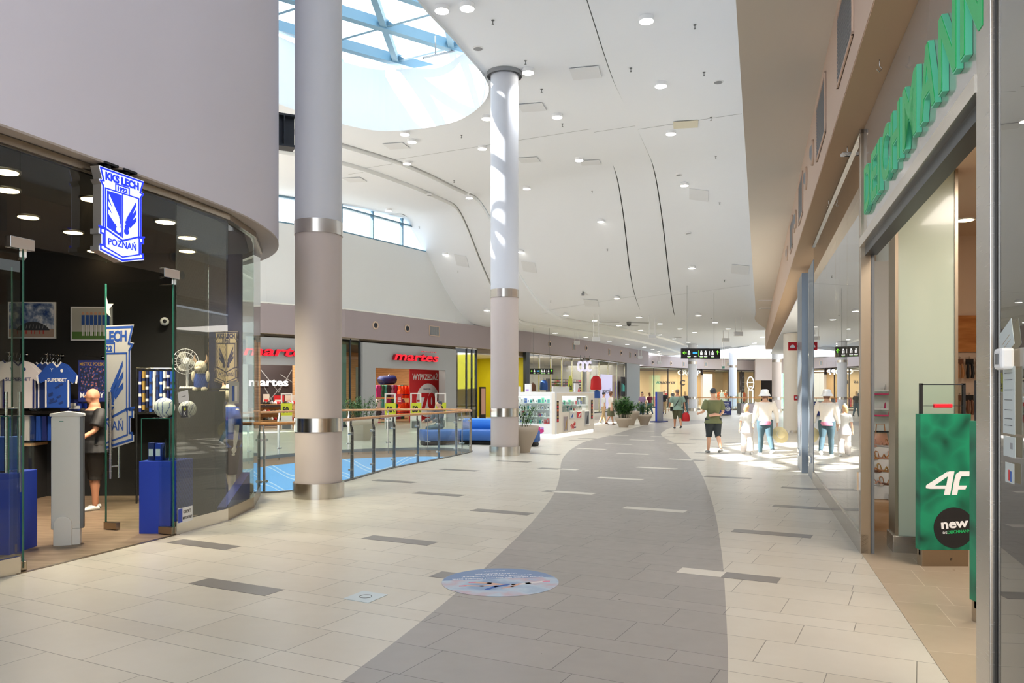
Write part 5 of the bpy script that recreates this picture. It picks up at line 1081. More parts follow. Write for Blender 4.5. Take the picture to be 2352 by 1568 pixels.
def letters(pl, s, px0, px1, py0, py1, label, face='sign red', side='sign red side', off=.02, depth=.1, name='shop_sign', bold=.03, shear=0.0, hcap=None, word_parts=False, cat='sign'):
    u0, z1 = pl.uv(px0, py0, off); u1, z0 = pl.uv(px1, py1, off); c = (u0 + u1) / 2; o_ = pl.a + pl.n * off + pl.d * c; t = thing(name, label, cat, (o_.x, o_.y, z0)); M = pl.M(off) @ Matrix.Translation((c, z0, 0))
    H = z1 - z0; MB(M).mesh(text_mesh(s, H, depth, bold, shear, width=u1 - u0)).build('letter_side', side, t); MB(M).mesh(text_mesh(s, H, .012, bold * .8, shear, width=(u1 - u0) * .995), 0, Matrix.Translation((0, 0, depth))).build('letter_face', face, t); return t
# ---- sports shop right portal
u835, u865, u1025, u1050 = PM.u(835), PM.u(865), PM.u(1025), PM.u(1050)
zl = PM.z(865, 844); zt = FB
t = thing('shop_portal', 'light grey shop portal around the right martes entrance', 'portal', PM.a + PM.d * (u835 + u1050) / 2)
MB(PM.M()).box(u835, u1050, zl, zt - .16, -.28, -.05).build('lintel', 'portal grey', t); MB(PM.M()).box(u835, u865, 0, zl, -.5, -.05).build('jamb', 'portal grey', t); MB(PM.M()).box(u1025, u1050, 0, zl, -.5, -.05).build('jamb', 'portal grey', t)
letters(PM, 'martes', 900, 1002, 806, 831, 'red glowing martes sign above the open entrance right of the big column', off=0.0, depth=.16, bold=.022, shear=.2)
letters(PM, 'SPORT', 966, 1002, 806, 810, 'tiny red word SPORT above the right martes sign', off=0, depth=.03, bold=.0)
room(PM, u835 - 1.4, u1050 + .4, 7.0, 3.9, 'slat wood', 'shop tan paving', 'panel dark', 'sports', 'slat wood')
lamp_area('lamp', PM.a + PM.d * 4 - PM.n * 3.4 + Vector((0, 0, 3.8)), (5, 3), 260, (1, .88, .74), rz=math.atan2(PM.d.y, PM.d.x))
# ---- left portal (further sports shop entrance)
a560, a787 = PM2.u(570), PM2.u(748)
t = thing('shop_portal', 'light grey shop portal behind the big column, with the left martes sign', 'portal', PM2.a + PM2.d * a787)
zl2 = PM2.z(650, 838); MB(PM2.M()).box(a560, a787, zl2, FB - .16, -.28, -.05).build('lintel', 'portal grey', t)
MB(PM2.M()).box(a787 - .25, a787, 0, zl2, -.5, -.05).build('jamb', 'portal grey', t); MB(PM2.M()).box(a560 - .3, a560, 0, zl2, -.5, -.05).build('jamb', 'portal grey', t)
letters(PM2, 'martes', 555, 716, 791, 820, 'large red martes sign partly hidden behind the big near column', off=0, depth=.16, bold=.022, shear=.2)
room(PM2, a560 - 2.2, a787 + .5, 5.0, 3.9, 'slat wood', 'shop tan paving', 'panel dark', 'sports_left', 'slat wood')
lamp_area('lamp', PM2.a + PM2.d * (a787 - 2) - PM2.n * 1.8 + Vector((0, 0, 3.8)), (3, 1.6), 170, (1, .9, .78), rz=math.atan2(PM2.d.y, PM2.d.x))
dkw = MB(PM2.M()); ou = PM2.u(560, -3.0); ou1 = PM2.u(700, -3.0); dkw.box(ou, ou1, PM2.z(640, 935, -3), 3.9, -3.1, -3.0); o = dkw.build('dark_feature_wall', 'panel dark'); recentre(o); tag(o, 'dark shop wall panel with map line pattern behind the white martes sign', 'panel')
mb = MB(PM2.M(-2.995)); random.seed(3)
for (a, b, c, d_) in ((600, 850, 640, 900), (640, 900, 670, 850), (610, 930, 660, 870), (645, 860, 675, 880), (602, 880, 625, 920), (655, 905, 676, 930)):
    stroke(mb, [PM2.uv(a, b, -2.995), PM2.uv(c, d_, -2.995)], .035, 0, .006)
o = mb.build('map_lines', 'grey', o); 
letters(PM2, 'martes', 571, 661, 867, 886, 'white glowing martes sign on the dark inner shop wall', 'sign white', 'white', off=-2.99, depth=.05, bold=.02)
# shoe rails in the left sports shop
for r, py in enumerate((925, 944, 962)):
    u0, z = PM2.uv(605, py + 2, -1.6); u1 = PM2.u(690, -1.6); c = PM2.a - PM2.n * 1.6 + PM2.d * (u0 + u1) / 2
    o = MB(PM2.M(-1.6)).box(u0 - .2, u1, z - .05, z - .02, -.3, .1).build('shoe_shelf', 'slat wood'); recentre(o); tag(o, f'wooden shoe shelf in the left sports shop, {["upper", "middle", "lower"][r]} one', 'shelf')
    for q in range(11):
        u = u0 + (u1 - u0) * (q + .3) / 11; p = PM2.a - PM2.n * 1.58 + PM2.d * u; p.z = z - .02; c_ = ['black', 'white', 'shop black', 'red', 'grey'][(q * 2 + r) % 5]
        mb = MB(xf(p, PM2.d)); mb.tube([(0, .02, -.12), (0, .06, -.04), (0, .07, .06), (0, .03, .14)], [(.05, .04), (.06, .045), (.07, .05), (.03, .03)], 8); o = mb.build('trainer_shoe', c_); recentre(o); tag(o, f'{CN.get(c_, "dark")} sports shoe, {ORD[q]} from the left, {["upper", "middle", "lower"][r]} shelf, left martes shop', 'shoe', f'sports shoes on the {["upper", "middle", "lower"][r]} shelf')
# low cartons and price boards above the rack
for k, (px, py, w_, h_, c_, tx) in enumerate(((641, 916, .5, .32, 'red', 'red and white price board over the shoe racks'), (668, 918, .55, .42, 'off white', 'pale price board right of the red one'), (612, 915, .28, .4, 'off white', 'pale carton left of the red price board'))):
    u, z = PM2.uv(px, py, -1.9); p = PM2.a - PM2.n * 1.9 + PM2.d * u; p.z = z - h_ / 2; t = thing('price_board', tx, 'sign', p); MB(xf(p, PM2.d)).box(-w_ / 2, w_ / 2, 0, h_, -.03, 0).build('board', c_, t); MB(xf(p, PM2.d)).box(-w_ * .4, w_ * .3, h_ * .15, h_ * .4, 0, .004).build('print', 'white' if c_ == 'red' else 'red', t)
# ---- right sports shop contents
def slot(pl, px, py, off): u, z = pl.uv(px, py, off); p = pl.a + pl.n * off + pl.d * u; p.z = z; return p
p = slot(PM, 985, 850, -.6)
ban = PM; u0, z1 = PM.uv(941, 846, -1.2); u1, z0 = PM.uv(1014, 968, -1.2); c = PM.a - PM.n * 1.2 + PM.d * (u0 + u1) / 2
t = thing('sale_banner', 'tall red WYPRZEDAŻ banner with a white minus 70 percent circle', 'banner', (c.x, c.y, z0)); M = PM.M(-1.2)
W, H = u1 - u0, z1 - z0; MB(M).box(u0, u1, z0, z1, -.03, 0).build('sheet', 'red', t); uc = PM.u(983, -1.2); zc = PM.z(983, 919, -1.2); r = W * .36
MB(M).prism([(uc + r * math.cos(k * PI / 24), zc + r * 0.93 * math.sin(k * PI / 24)) for k in range(48)], 0, .006).build('white_circle', 'white', t)
MB(M).mesh(text_mesh('WYPRZEDAŻ', H * .11, .005, .03, width=W * .80), 0, Matrix.Translation((PM.u(977, -1.2), PM.z(977, 872, -1.2), 0))).build('headline', 'white', t)
MB(M).mesh(text_mesh('70', r * .85, .006, .06, width=r * 1.25), 0, Matrix.Translation((uc + r * .02, zc - r * .45, .006))).build('big_number', 'red', t)
mb = MB(M); mb.box(uc - r * .98, uc - r * .72, zc - .07, zc + .03, .006, .012); mb.build('minus_sign', 'red', t); MB(M).mesh(text_mesh('nawet do', r * .12, .005, .0, width=r * .6), 0, Matrix.Translation((uc - r * .1, zc + r * .58, .006))).build('small_lettering', 'navy', t); MB(M).mesh(text_mesh('%', r * .2, .005, .0), 0, Matrix.Translation((uc + r * .82, zc - .05, .006))).build('percent_sign', 'red', t)
# bag on top shelf
p = slot(PM, 890, 876, -2.6); t = thing('sports_bag', 'large dark sports bag on the top shelf in the martes shop', 'bag', p); M = xf(p, PM.d); MB(M).tube([(-.55, .0, 0), (-.5, .06, 0), (.45, .10, 0), (.5, .04, 0)], [(.18, .2), (.27, .24), (.27, .24), (.2, .2)], 14).build('bag_body', 'navy', t); MB(M).tube([(-.1, .26, .1), (0, .4, .12), (.12, .27, .1)], .015, 6).build('bag_handle', 'white', t)
for r, py in enumerate((878, 936, 957)):
    u0, z = PM.uv(866, py, -2.6); u1 = PM.u(926, -2.6); c = PM.a - PM.n * 2.6 + PM.d * (u0 + u1) / 2; o = MB(PM.M(-2.6)).box(u0, u1, z - .16, z - .13, -.4, .3).build('wall_shelf', 'pale oak'); recentre(o); tag(o, f'wooden shelf inside the martes entrance, {["top", "middle", "bottom"][r]} one', 'shelf')
# hanging clothes
pal = ['pink', 'sign green side', 'off white', 'shirt white', 'rose gold', 'green folds', 'lime', 'photo blue']
random.seed(11); mat('lilac', '#b9a7cf', .8); mat('teal', '#4fb3a8', .8); mat('magenta', '#c2357c', .8); mat('orange vest', '#ff5a1e', .7)
pal = ['magenta', 'teal', 'lilac', 'shirt white', 'rose gold', 'green folds', 'photo dark', 'magenta', 'teal']
k = 0
for r, (py0, py1) in enumerate(((884, 912), (916, 936), (940, 962), (968, 990))):
    for q in range(8):
        px = 869 + q * 7.6; p = slot(PM, px, py1, -2.3); _, zt_ = PM.uv(px, py0, -2.3); w_ = .34; h_ = zt_ - p.z
        mb = MB(xf(p, PM.d)); mb.prism(shirt_pts(w_, h_, .12), -.06, .06); o = mb.build('kids_shirt', pal[(q * 5 + r * 3) % 9]); recentre(o)
        tag(o, f'small {CN.get(pal[(q * 5 + r * 3) % 9], "coloured")} top, {ORD[q]} from the left, {["top", "second", "third", "lowest"][r]} row inside martes', 'clothing', f'tops in the {["top", "second", "third", "lowest"][r]} row')
for r, (py0, py1) in enumerate(((886, 914), (924, 955))):
    for q in range(3):
        px = 921 + q * 8; p = slot(PM, px, py1, -1.7); _, zt_ = PM.uv(px, py0, -1.7); h_ = zt_ - p.z; t = thing('life_vest', f'bright orange life vest in the {["upper", "lower"][r]} row left of the red banner, {["left", "middle", "right"][q]} one', 'life vest', p, 0, 'orange life vests')
        M = xf(p, PM.d); mb = MB(M); mb.prism([(-.2, 0), (.2, 0), (.2, h_ * .55), (.12, h_ * .7), (.17, h_), (.07, h_), (.0, h_ * .6), (-.07, h_), (-.17, h_), (-.12, h_ * .7), (-.2, h_ * .55)], -.08, .08); mb.build('vest', 'orange vest', t); MB(M).box(-.205, .205, h_ * .25, h_ * .31, -.085, .085).build('strap', 'navy', t)
# EAS gates with yellow 50 panels
def promo_gate(px, py_top, py_bot, label, pl=PM, dq=0):
    d = HC * F / (py_bot - HY); c = at(px, HY, d); c.z = 0; h = (py_bot - py_top) / F * d; w_ = 22 / F * d; t = thing('promo_gate', label, 'security gate', c); M = xf(c, (1, .35, 0))
    for s in (-1, 1): MB(M).box(s * w_ / 2 - .03, s * w_ / 2 + .03, .0, h, -.03, .03).build('side_post', 'gate light', t)
    MB(M).box(-w_ / 2, w_ / 2, h - .05, h, -.03, .03).build('top_bar', 'gate light', t); MB(M).box(-w_ / 2, w_ / 2, .3, h * .62, -.045, .045).build('cover', 'gate light', t)
    MB(M).box(-w_ * .42, w_ * .42, .0, .32, -.06, .06).build('base', 'gate dark', t)
    b = h * .72; MB(M).box(-w_ * .56, w_ * .56, h * .38, b, .045, .055).build('advert_panel', 'lime', t); MB(M).mesh(text_mesh('50', h * .17, .004, .05, width=w_ * .62), 0, Matrix.Translation((-.04, h * .46, .055))).build('number', 'panel dark', t); MB(M).mesh(text_mesh('%', h * .07, .004, .03), 0, Matrix.Translation((w_ * .38, h * .46, .055))).build('percent_sign', 'panel dark', t)
promo_gate(896, 903, 984, 'gate with lime 50 percent panel, left of three before the martes entrance'); promo_gate(955, 902, 983, 'gate with lime 50 percent panel, middle one by the red banner'); promo_gate(1012, 902, 981, 'grey gate with lime 50 percent panel, right one by the portal jamb'); promo_gate(658, 903, 985, 'grey gate with lime 50 percent panel seen left of the big column')
p = slot(PM, 917, 925, -.5); t = thing('info_board', 'small red notice board hanging between the lime gates', 'sign', p); MB(xf(p, PM.d)).box(-.2, .2, -.05, .45, -.01, .01).build('board', 'red', t); mb = MB(xf(p, PM.d)); [mb.box(-.12, .12, .05 + .09 * k, .08 + .09 * k, .01, .014) for k in range(3)]; mb.build('print', 'white', t)
# greenish glass beside the portals and dark posts
def pane_run(pl, px0, px1, label, n, m='green glass', z1=FB - .02, post='dark metal', off=-.2):
    u0, u1 = pl.u(px0), pl.u(px1); c = pl.a + pl.d * (u0 + u1) / 2; t = thing('glass_wall', label, 'shop front', c)
    for k in range(n): a, b = u0 + (u1 - u0) * k / n, u0 + (u1 - u0) * (k + 1) / n; MB(pl.M(off)).box(a + .03, b - .03, .1, z1, -.02, 0).build('glass_pane', m, t); MB(pl.M(off)).box(b - .04, b + .04, 0, z1, -.05, .03).build('mullion', post, t)
    MB(pl.M(off)).box(u0, u1, 0, .1, -.05, .02).build('base_strip', 'dark metal', t); MB(pl.M(off)).box(u0, u1, z1 - .06, z1, -.05, .03).build('top_channel', 'brushed steel', t); return t
o = MB(PM.M(-.45)).box(PM.u(786), PM.u(812), 0.01, 3.8, -.04, 0).build('backing_panel', mat('green grey', '#8fa09a', .4)); recentre(o); tag(o, 'grey green panel added behind the panes beside the big column', 'wall panel')  # added panel, its tone stands in for reflection in the panes
pane_run(PM, 789, 833, 'greenish glass shop front panes between the big column and the martes portal', 2)
pane_run(PM, 1052, 1078, 'grey glass shop front pane right of the martes portal', 1, 'dark glass')
pane_run(PY, 1079, 1101, 'dark glass door panes left of the yellow corridor', 2, 'dark glass')
# yellow corridor
mat('yellow wall', '#c8bb0a', .6); room(PY, PY.u(1101), PY.u(1214), 5, 3.75, 'yellow wall', 'beige paving', 'off white', 'yellow', 'yellow wall')
lamp_area('lamp', PY.a + PY.d * (PY.u(1160)) - PY.n * 2 + Vector((0, 0, 3.7)), (2, 2), 90, NEU)
u, _ = PY.uv(1110, 900, -.6); c = PY.a - PY.n * .6 + PY.d * u; t = thing('poster_stand', 'narrow dark leaflet stand inside the yellow corridor', 'stand', c); MB(xf(c, PY.d)).box(-.25, .25, 0, 1.9, -.1, 0).build('frame', 'panel dark', t); MB(xf(c, PY.d)).box(-.2, .2, .3, 1.8, 0, .01).build('leaflets', 'rose gold', t)
o = MB(PY.M()).box(PY.u(1208), PY.u(1216), 0, FB - .02, -.2, .02).build('door_post', 'dark metal'); recentre(o); tag(o, 'dark steel post between the yellow corridor and the CCC shop', 'post')
# ---- CCC
for pl, a, b, lb, nn in ((PC1, 1217, 1343, 'bright glass shop front with the CCC sign behind the white kiosk', 5), (PC2, 1360, 1440, 'glass shop front with a lilac poster right of the CCC sign', 4)):
    pane_run(pl, a, b, lb, nn, 'clear glass', FB - .05, 'brushed steel')
room(PC1, PC1.u(1217), PC1.u(1343) + .6, 7, 3.95, 'shop shade', 'beige paving', 'shop shade', 'ccc', s0=False, s1=False); room(PC2, PC2.u(1350), PC2.u(1442), 7, 3.95, 'shop shade', 'beige paving', 'shop shade', 'ccc_right', s0=False)
lamp_area('lamp', PC1.a + PC1.d * 4 - PC1.n * 3.4 + Vector((0, 0, 3.9)), (7, 4), 380, NEU, rz=math.atan2(PC1.d.y, PC1.d.x)); lamp_area('lamp', PC2.a + PC2.d * 8 - PC2.n * 3.4 + Vector((0, 0, 3.9)), (8, 4), 430, NEU, rz=math.atan2(PC2.d.y, PC2.d.x))
u0, u1 = PC1.u(1343), PC1.u(1345) ; c = PC1.a + PC1.d * PC1.u(1347); mb = MB(PC1.M()); mb.box(PC1.u(1344) + .03, PC1.u(1347), 0, FB - .16, -.18, .02); o = mb.build('shop_pier', 'portal grey'); recentre(o); tag(o, 'grey pier under the CCC sign', 'pier')
mat('sign ccc', '#dcd8f4', .5, emit=.45)
for k in range(3):
    u0, z1 = PC1.uv(1324 + 10.5 * k, 827, .25); u1, z0 = PC1.uv(1335 + 10.5 * k, 853, .25); c = (u0 + u1) / 2; o_ = PC1.a + PC1.n * .25 + PC1.d * c; t = thing('sign_letter', f'glowing white letter C of the CCC sign, {["left", "middle", "right"][k]} one', 'letter', (o_.x, o_.y, z0), 0, 'CCC letters')
    M = PC1.M(.25) @ Matrix.Translation((c, z0, 0)); MB(M).mesh(text_mesh('C', z1 - z0, .12, .01, width=(u1 - u0) * .8)).build('letter_body', 'sign ccc', t)
    MB(M).box(-.02, .02, z1 - z0, FB - z0 + .1, .1, .14).build('hanger_rod', 'grey', t)
p_ = slot(PC1, 1310, 899, .3); t = thing('oval_banner', 'yellow oval 2 za 1 promotion board in the CCC window', 'banner', (p_.x, p_.y, p_.z - 1.0)); M = xf(p_, PC1.d); MB(M).prism([(.36 * math.cos(k * PI / 16), .15 + .95 * math.sin(k * PI / 16)) for k in range(32)], -.02, .02).build('board', 'lime', t); MB(M).mesh(text_mesh('2za1', .35, .01, .02, width=.5), 0, Matrix.Translation((0, .15, .02))).build('lettering', 'black', t)
# racks with shoe boxes in CCC
for r in range(5):
    for q in range(12):
        px = 1268 + q * 6.3; py = 876 + r * 6.2
        if 1303 < px < 1318: continue
        p = slot(PC1, px, py, -3.0); mb = MB(xf(p, PC1.d)); mb.box(-.14, .14, 0, .09, -.1, .1); o = mb.build('shoe_box', ['off white', 'rose gold', 'pink', 'shop white'][(q + r) % 4]); recentre(o); tag(o, f'{CN.get(["off white", "rose gold", "pink", "shop white"][(q + r) % 4])} shoe box, {ORD[q]} from left, {["top", "second", "third", "fourth", "lowest"][r]} rack shelf, CCC window', 'box', f'boxes on the {["top", "second", "third", "fourth", "lowest"][r]} rack shelf')
u0 = PC1.u(1262, -3.1); u1 = PC1.u(1343, -3.1); o = MB(PC1.M(-3.2)).box(u0, u1, 0, 2.6, -.2, -.02).build('shelf_rack', 'panel dark'); recentre(o); tag(o, 'dark shelf rack behind the CCC window', 'rack')
def bag(p, pl, w_, c_, label): t = thing('backpack', label, 'bag', p); M = xf(p, pl.d); MB(M).rings([], 3) if 0 else None; MB(Matrix.Translation(p)).rings([(0, 0, 0, w_, .12), (.1, 0, 0, w_ * 1.1, .15), (w_ * 2, 0, 0, w_, .14), (w_ * 2.7, 0, 0, w_ * .5, .08)], 14).build('bag_body', c_, t); MB(Matrix.Translation(p)).tube([(-.05, 0, w_ * 2.6), (0, 0, w_ * 3.1), (.05, 0, w_ * 2.6)], .015, 6).build('bag_handle', c_, t); MB(Matrix.Translation(p)).cyl((0, 0, w_ * 3.05), (0, 0, 4.0 - p.z), .006, seg=6).build('hanging_cord', 'grey', t)
bag(slot(PC1, 1249, 896, .4), PC1, .24, 'photo blue', 'denim blue bag hanging in the left CCC window'); bag(slot(PC1, 1224, 898, .4), PC1, .18, 'brown leather', 'brown leather bag beside the post of the CCC window')
bag(slot(PC2, 1369, 895, .3), PC2, .38, 'red', 'bright red jacket like bag hanging right of the CCC sign'); bag(slot(PC2, 1371, 914, .3), PC2, .22, 'photo blue', 'blue bag under the red one right of the CCC sign')
mat('lilac poster', '#c9c6ea', .5, emit=.35)
u0, z1 = PC2.uv(1380, 859, .1); u1, z0 = PC2.uv(1406, 938, .1); c = PC2.a + PC2.n * .1 + PC2.d * (u0 + u1) / 2; t = thing('window_poster', 'tall lilac NOWOŚĆ poster in the right CCC window', 'poster', (c.x, c.y, z0)); MB(PC2.M(.1)).box(u0, u1, z0, z1, -.03, 0).build('sheet', 'lilac poster', t); MB(PC2.M(.1)).mesh(text_mesh('NOWOŚĆ', .3, .006, .02, width=(u1 - u0) * .7), 0, Matrix.Translation(((u0 + u1) / 2, z0 + (z1 - z0) * .45, 0))).build('lettering', 'photo dark', t)
u0, z1 = PC2.uv(1409, 862, -.5); u1, z0 = PC2.uv(1424, 922, -.5); c = PC2.a - PC2.n * .5 + PC2.d * (u0 + u1) / 2; t = thing('window_poster', 'pale peach poster with a violet oval beside the lilac one', 'poster', (c.x, c.y, z0)); MB(PC2.M(-.5)).box(u0, u1, z0, z1, -.03, 0).build('sheet', mat('peach', '#dcb8ac', .6), t); MB(PC2.M(-.5)).prism([((u0 + u1) / 2 + (u1 - u0) * .3 * math.cos(k * PI / 12), z0 + (z1 - z0) * .45 + (z1 - z0) * .4 * math.sin(k * PI / 12)) for k in range(24)], 0, .01).build('oval_print', mat('violet', '#b48bd0', .6), t)
u0, z1 = PC2.uv(1426, 865, -.2); u1, z0 = PC2.uv(1437, 910, -.2); c = PC2.a - PC2.n * .2 + PC2.d * (u0 + u1) / 2; t = thing('window_poster', 'dark poster with pale bottle shapes near the corner of the CCC shop', 'poster', (c.x, c.y, z0)); MB(PC2.M(-.2)).box(u0, u1, z0, z1, -.03, 0).build('sheet', 'panel dark', t); mb = MB(PC2.M(-.2)); [mb.box(u0 + (u1 - u0) * a, u0 + (u1 - u0) * (a + .18), z0 + .4, z1 - .5 - .3 * a, 0, .01) for a in (.15, .42, .68)]; mb.build('print', 'teal', t)
struct(MB(PC2.M()).box(PC2.u(1441), (Vector(FL[8]) - Vector(FL[7])).length - .02, 0, FB, -.3, -.05).build('wall_ccc_corner', 'grey'))
# corner return between CCC and the back shops
mb = MB(); q = seg_plane(FL[-1], (12.3, 76.0)); L = (Vector((12.3, 76)) - Vector(FL[-1])).length; mb.box(0, L, 0, FB, -.3, -.05, 0, q.M()); struct(mb.build('wall_corner', 'dark metal'))
# ---- CROPP
letters(PK2, 'CROPP', 1556, 1607, 849, 862, 'glowing white CROPP sign on the dark band, partly behind a column', 'sign white', 'white', off=.05, depth=.1, bold=.005)
mat('warm shop wall', '#c9b28e', .7)
room(PK1, 0, PK1.u(1609) + 1, 6, 4.0, 'warm shop wall', 'beige paving', 'panel dark', 'cropp', s1=False); room(PK2, -7, PK2.u(1753), 6, 4.03, 'warm shop wall', 'beige paving', 'panel dark', 'cropp_right', s0=False)
o = MB(PK2.M()).box(0.3, PK2.u(1615), 3.45, 4.1, -.28, -.02).build('shop_header', 'panel dark'); recentre(o); tag(o, 'dark header band behind the CROPP sign', 'header')
o = MB(PK1.M()).box(PK1.u(1600) + .2, PK1.u(1609) - .3, 3.55, 4.1, -.28, -.02).build('shop_header', 'panel dark'); recentre(o); tag(o, 'dark header band left of the CROPP sign', 'header')
pane_run(PK1, 1472, 1598, 'glass shop front left of the CROPP entrance', 4, 'clear glass', 4.05, 'panel dark'); pane_run(PK2, 1646, 1735, 'glass shop front with mannequins right of the CROPP entrance', 3, 'clear glass', 4.05, 'panel dark')
o = MB(PK2.M()).box(PK2.u(1616), PK2.u(1638), 0, 3.6, -.4, -.1).build('white_pier', 'off white'); recentre(o); tag(o, 'white panelled pier right of the CROPP column', 'pier')
lamp_area('lamp', PK1.a + PK1.d * 6 - PK1.n * 3 + Vector((0, 0, 3.9)), (8, 4), 520, WARM, rz=math.atan2(PK1.d.y, PK1.d.x)); lamp_area('lamp', PK2.a + PK2.d * 3 - PK2.n * 3 + Vector((0, 0, 3.9)), (6, 4), 420, WARM, rz=math.atan2(PK2.d.y, PK2.d.x))
letters(PK2, 'FOLLOW US', 1508, 1551, 875, 881, 'grey slanted FOLLOW US lettering on the wall of the CROPP shop', 'photo dark', 'photo dark', off=-5.97, depth=.03, bold=.0, shear=.3)
letters(PK2, 'C', 1562, 1573, 872, 884, 'big grey letter C on the wall inside the CROPP shop', 'photo dark', 'photo dark', off=-5.97, depth=.03, bold=.03)
# clothes in the CROPP shop
for q in range(16):
    px = 1478 + q * 8.2 + (q % 3); p = slot(PK1, px, 932, -2.5); h_ = 1.0; mb = MB(xf(p, PK1.d)); mb.prism(shirt_pts(.5, h_, .12), -.05, .05); o = mb.build('hanging_garment', ['panel dark', 'off white', 'brown leather', 'red', 'shop white', 'photo dark', 'orange'][q % 7]); recentre(o); tag(o, f'garment on the rails in the far CROPP window, {ORD[q]} from the left', 'clothing', 'garments in the far shop')
for q in range(9):
    px = 1642 + q * 9.5; p = slot(PK2, px, 922, -2.5); mb = MB(xf(p, PK2.d)); mb.prism(shirt_pts(.5, 1.1, .12), -.05, .05); o = mb.build('hanging_garment', ['shop white', 'orange', 'off white', 'photo dark', 'red', 'teal'][q % 6]); recentre(o); tag(o, f'garment in the window right of the CROPP entrance, {ORD[q]} from the left', 'clothing', 'garments in the far right window')
p = slot(PK2, 1724, 930, .3); p.z = 0; t = thing('wire_figure', 'white outline figure of a big head with hat standing in the right far window', 'figure', p); mb = MB(xf((p.x, p.y, 0), PK2.d))
mb.tube([(.55 * math.cos(k * PI / 10), 2.6 + .75 * math.sin(k * PI / 10), 0) for k in range(21)], .05, 6); mb.tube([(-.4, 0, 0), (-.4, 1.8, 0), (.4, 1.8, 0), (.4, 0, 0)], .05, 6); mb.tube([(-.5, 2.7, 0), (.5, 2.7, 0)], .05, 6); mb.tube([(-.2, 2.2, 0), (.2, 2.2, 0)], .05, 6); mb.build('outline', 'sign white', t)
# dark zone at the right end, green pillar
o = MB().box(29.0, 30.0, 84, 85, 0, 3.6).build('green_pillar', 'sign green side'); recentre(o); tag(o, 'pale green pillar at the far end of the mall', 'pillar')
struct(MB().box(27.3, 46, 94.2, 94.5, 0, 5.3).build('wall_far_end', 'panel dark')); struct(MB().box(27.2, 30.5, 88.0, 88.3, 2.9, 5.3).build('trim_far_panel', 'fascia taupe'))

# ---- fascia nozzles and grilles on the left facade
n_ = 0
for pl, lst in ((PM, [(862, 747, 'r'), (935, 754, 'r'), (997, 760, 'g')]), (PC1, [(1262, 790, 'r'), (1318, 796, 's'), (1346, 799, 'r')]), (PC2, [(1399, 808, 's'), (1426, 810, 'r'), (1447, 815, 's'), (1459, 815, 'r')]), (PK1, [(1483, 830, 's'), (1499, 832, 'r'), (1541, 834, 'r'), (1570, 836, 's')]), (PK2, [(1621, 836, 's'), (1672, 836, 's')])):
    for px, py, k in lst:
        u, z = pl.uv(px, py, .0); p = pl.a + pl.d * u; p.z = z; M = pl.M() @ Matrix.Translation((u, z, 0)); n_ += 1; od = ['first', 'second', 'third', 'fourth', 'fifth', 'sixth', 'seventh', 'eighth', 'ninth', 'tenth', 'eleventh', 'twelfth', 'thirteenth', 'fourteenth', 'fifteenth', 'sixteenth'][n_ - 1]
        if k == 'r':
            t = thing('jet_nozzle', f'round jet air nozzle on the long taupe fascia, {od} opening from the left', 'air nozzle', p, 0, 'openings of the taupe fascia'); MB(M).lathe([(.12, 0), (.2, 0), (.19, .04), (.13, .03)], 24, cap=False).build('nozzle_ring', 'fascia tan', t); MB(M).lathe([(.13, .02), (.10, .06), (.07, .03), (.07, .004)], 20).build('nozzle_cup', 'photo dark', t)
        else:
            a_, b_ = (.42, .26) if k == 'g' else (.24, .24); t = thing('air_grille', f'framed air grille on the long taupe fascia, {od} opening from the left', 'grille', p, 0, 'openings of the taupe fascia'); mb = MB(M)
            for x0, x1, y0, y1 in ((-a_, a_, -b_, -b_ + .03), (-a_, a_, b_ - .03, b_), (-a_, -a_ + .03, -b_, b_), (a_ - .03, a_, -b_, b_)): mb.box(x0, x1, y0, y1, 0, .03)
            mb.build('frame', 'fascia tan', t); mb = MB(M); mb.box(-a_, a_, -b_, b_, .001, .008); [mb.box(-a_ * .95 + .08 * i, -a_ * .95 + .08 * i + .03, -b_ * .9, b_ * .9, .008, .02) for i in range(int(a_ * 1.9 / .08))]; mb.build('louvre', 'grey', t)
# ================================================================== CEILING FITTINGS
def ceil_hit(px, py, off=0.0):
    k = (px - CX) / F; s = (HY - py) / F; d = 8.0
    while d < 95:
        if HC + s * d >= Z0(k * d, d) + off: break
        d += .05
    return Vector((k * d, d, Z0(k * d, d) + off))
def bx(pts, y):
    for a, b in zip(pts[:-1], pts[1:]):
        if a.y <= y <= b.y: return a.x + (b.x - a.x) * (y - a.y) / max(1e-6, b.y - a.y)
    return 1e9
def strip_off(p):
    if p.x > bx(CB['2'], p.y): return -.24, 'beside the beige soffit'
    if p.x > bx(CB['1'], p.y): return -.12, 'in the second band from the soffit'
    if p.x > bx(CB['A'], p.y) : return 0.0, 'in the broad middle band'
    if p.x > bx(CB['B'], p.y): return -.14, 'in the narrow stepped left band'
    return -.28, 'in the band along the left wall'
HIGH = [(1015, 15), (1073, 8), (1485, 37), (1213, 157), (1518, 188), (1118, 265), (1280, 262), (930, 302), (946, 319), (1541, 300), (1108, 335), (1330, 362), (935, 370), (1572, 420), (1210, 428), (1078, 450), (892, 480), (1380, 504),
        (1197, 573), (1023, 580), (1589, 610), (1417, 680), (1118, 709), (1300, 720), (1604, 720)]
FAR3 = [(572, 332), (972, 302), (792, 378), (1160, 360), (985, 421), (1157, 461), (1340, 406), (1474, 438), (1285, 497), (1415, 529), (1655, 349), (1773, 406), (1482, 560), (1472, 578), (215, 445), (493, 482), (706, 516), (865, 547), (1018, 573), (1094, 594),
        (1147, 613), (1156, 632), (1124, 650), (1184, 664), (2082, 482), (2011, 535), (1885, 620)]
ent = []
for px, py in HIGH: ent.append((px, py, 0))
for x, y in FAR3: ent.append((1220 + x / 3.92, 650 + y / 3.92, 1))
groups = {}
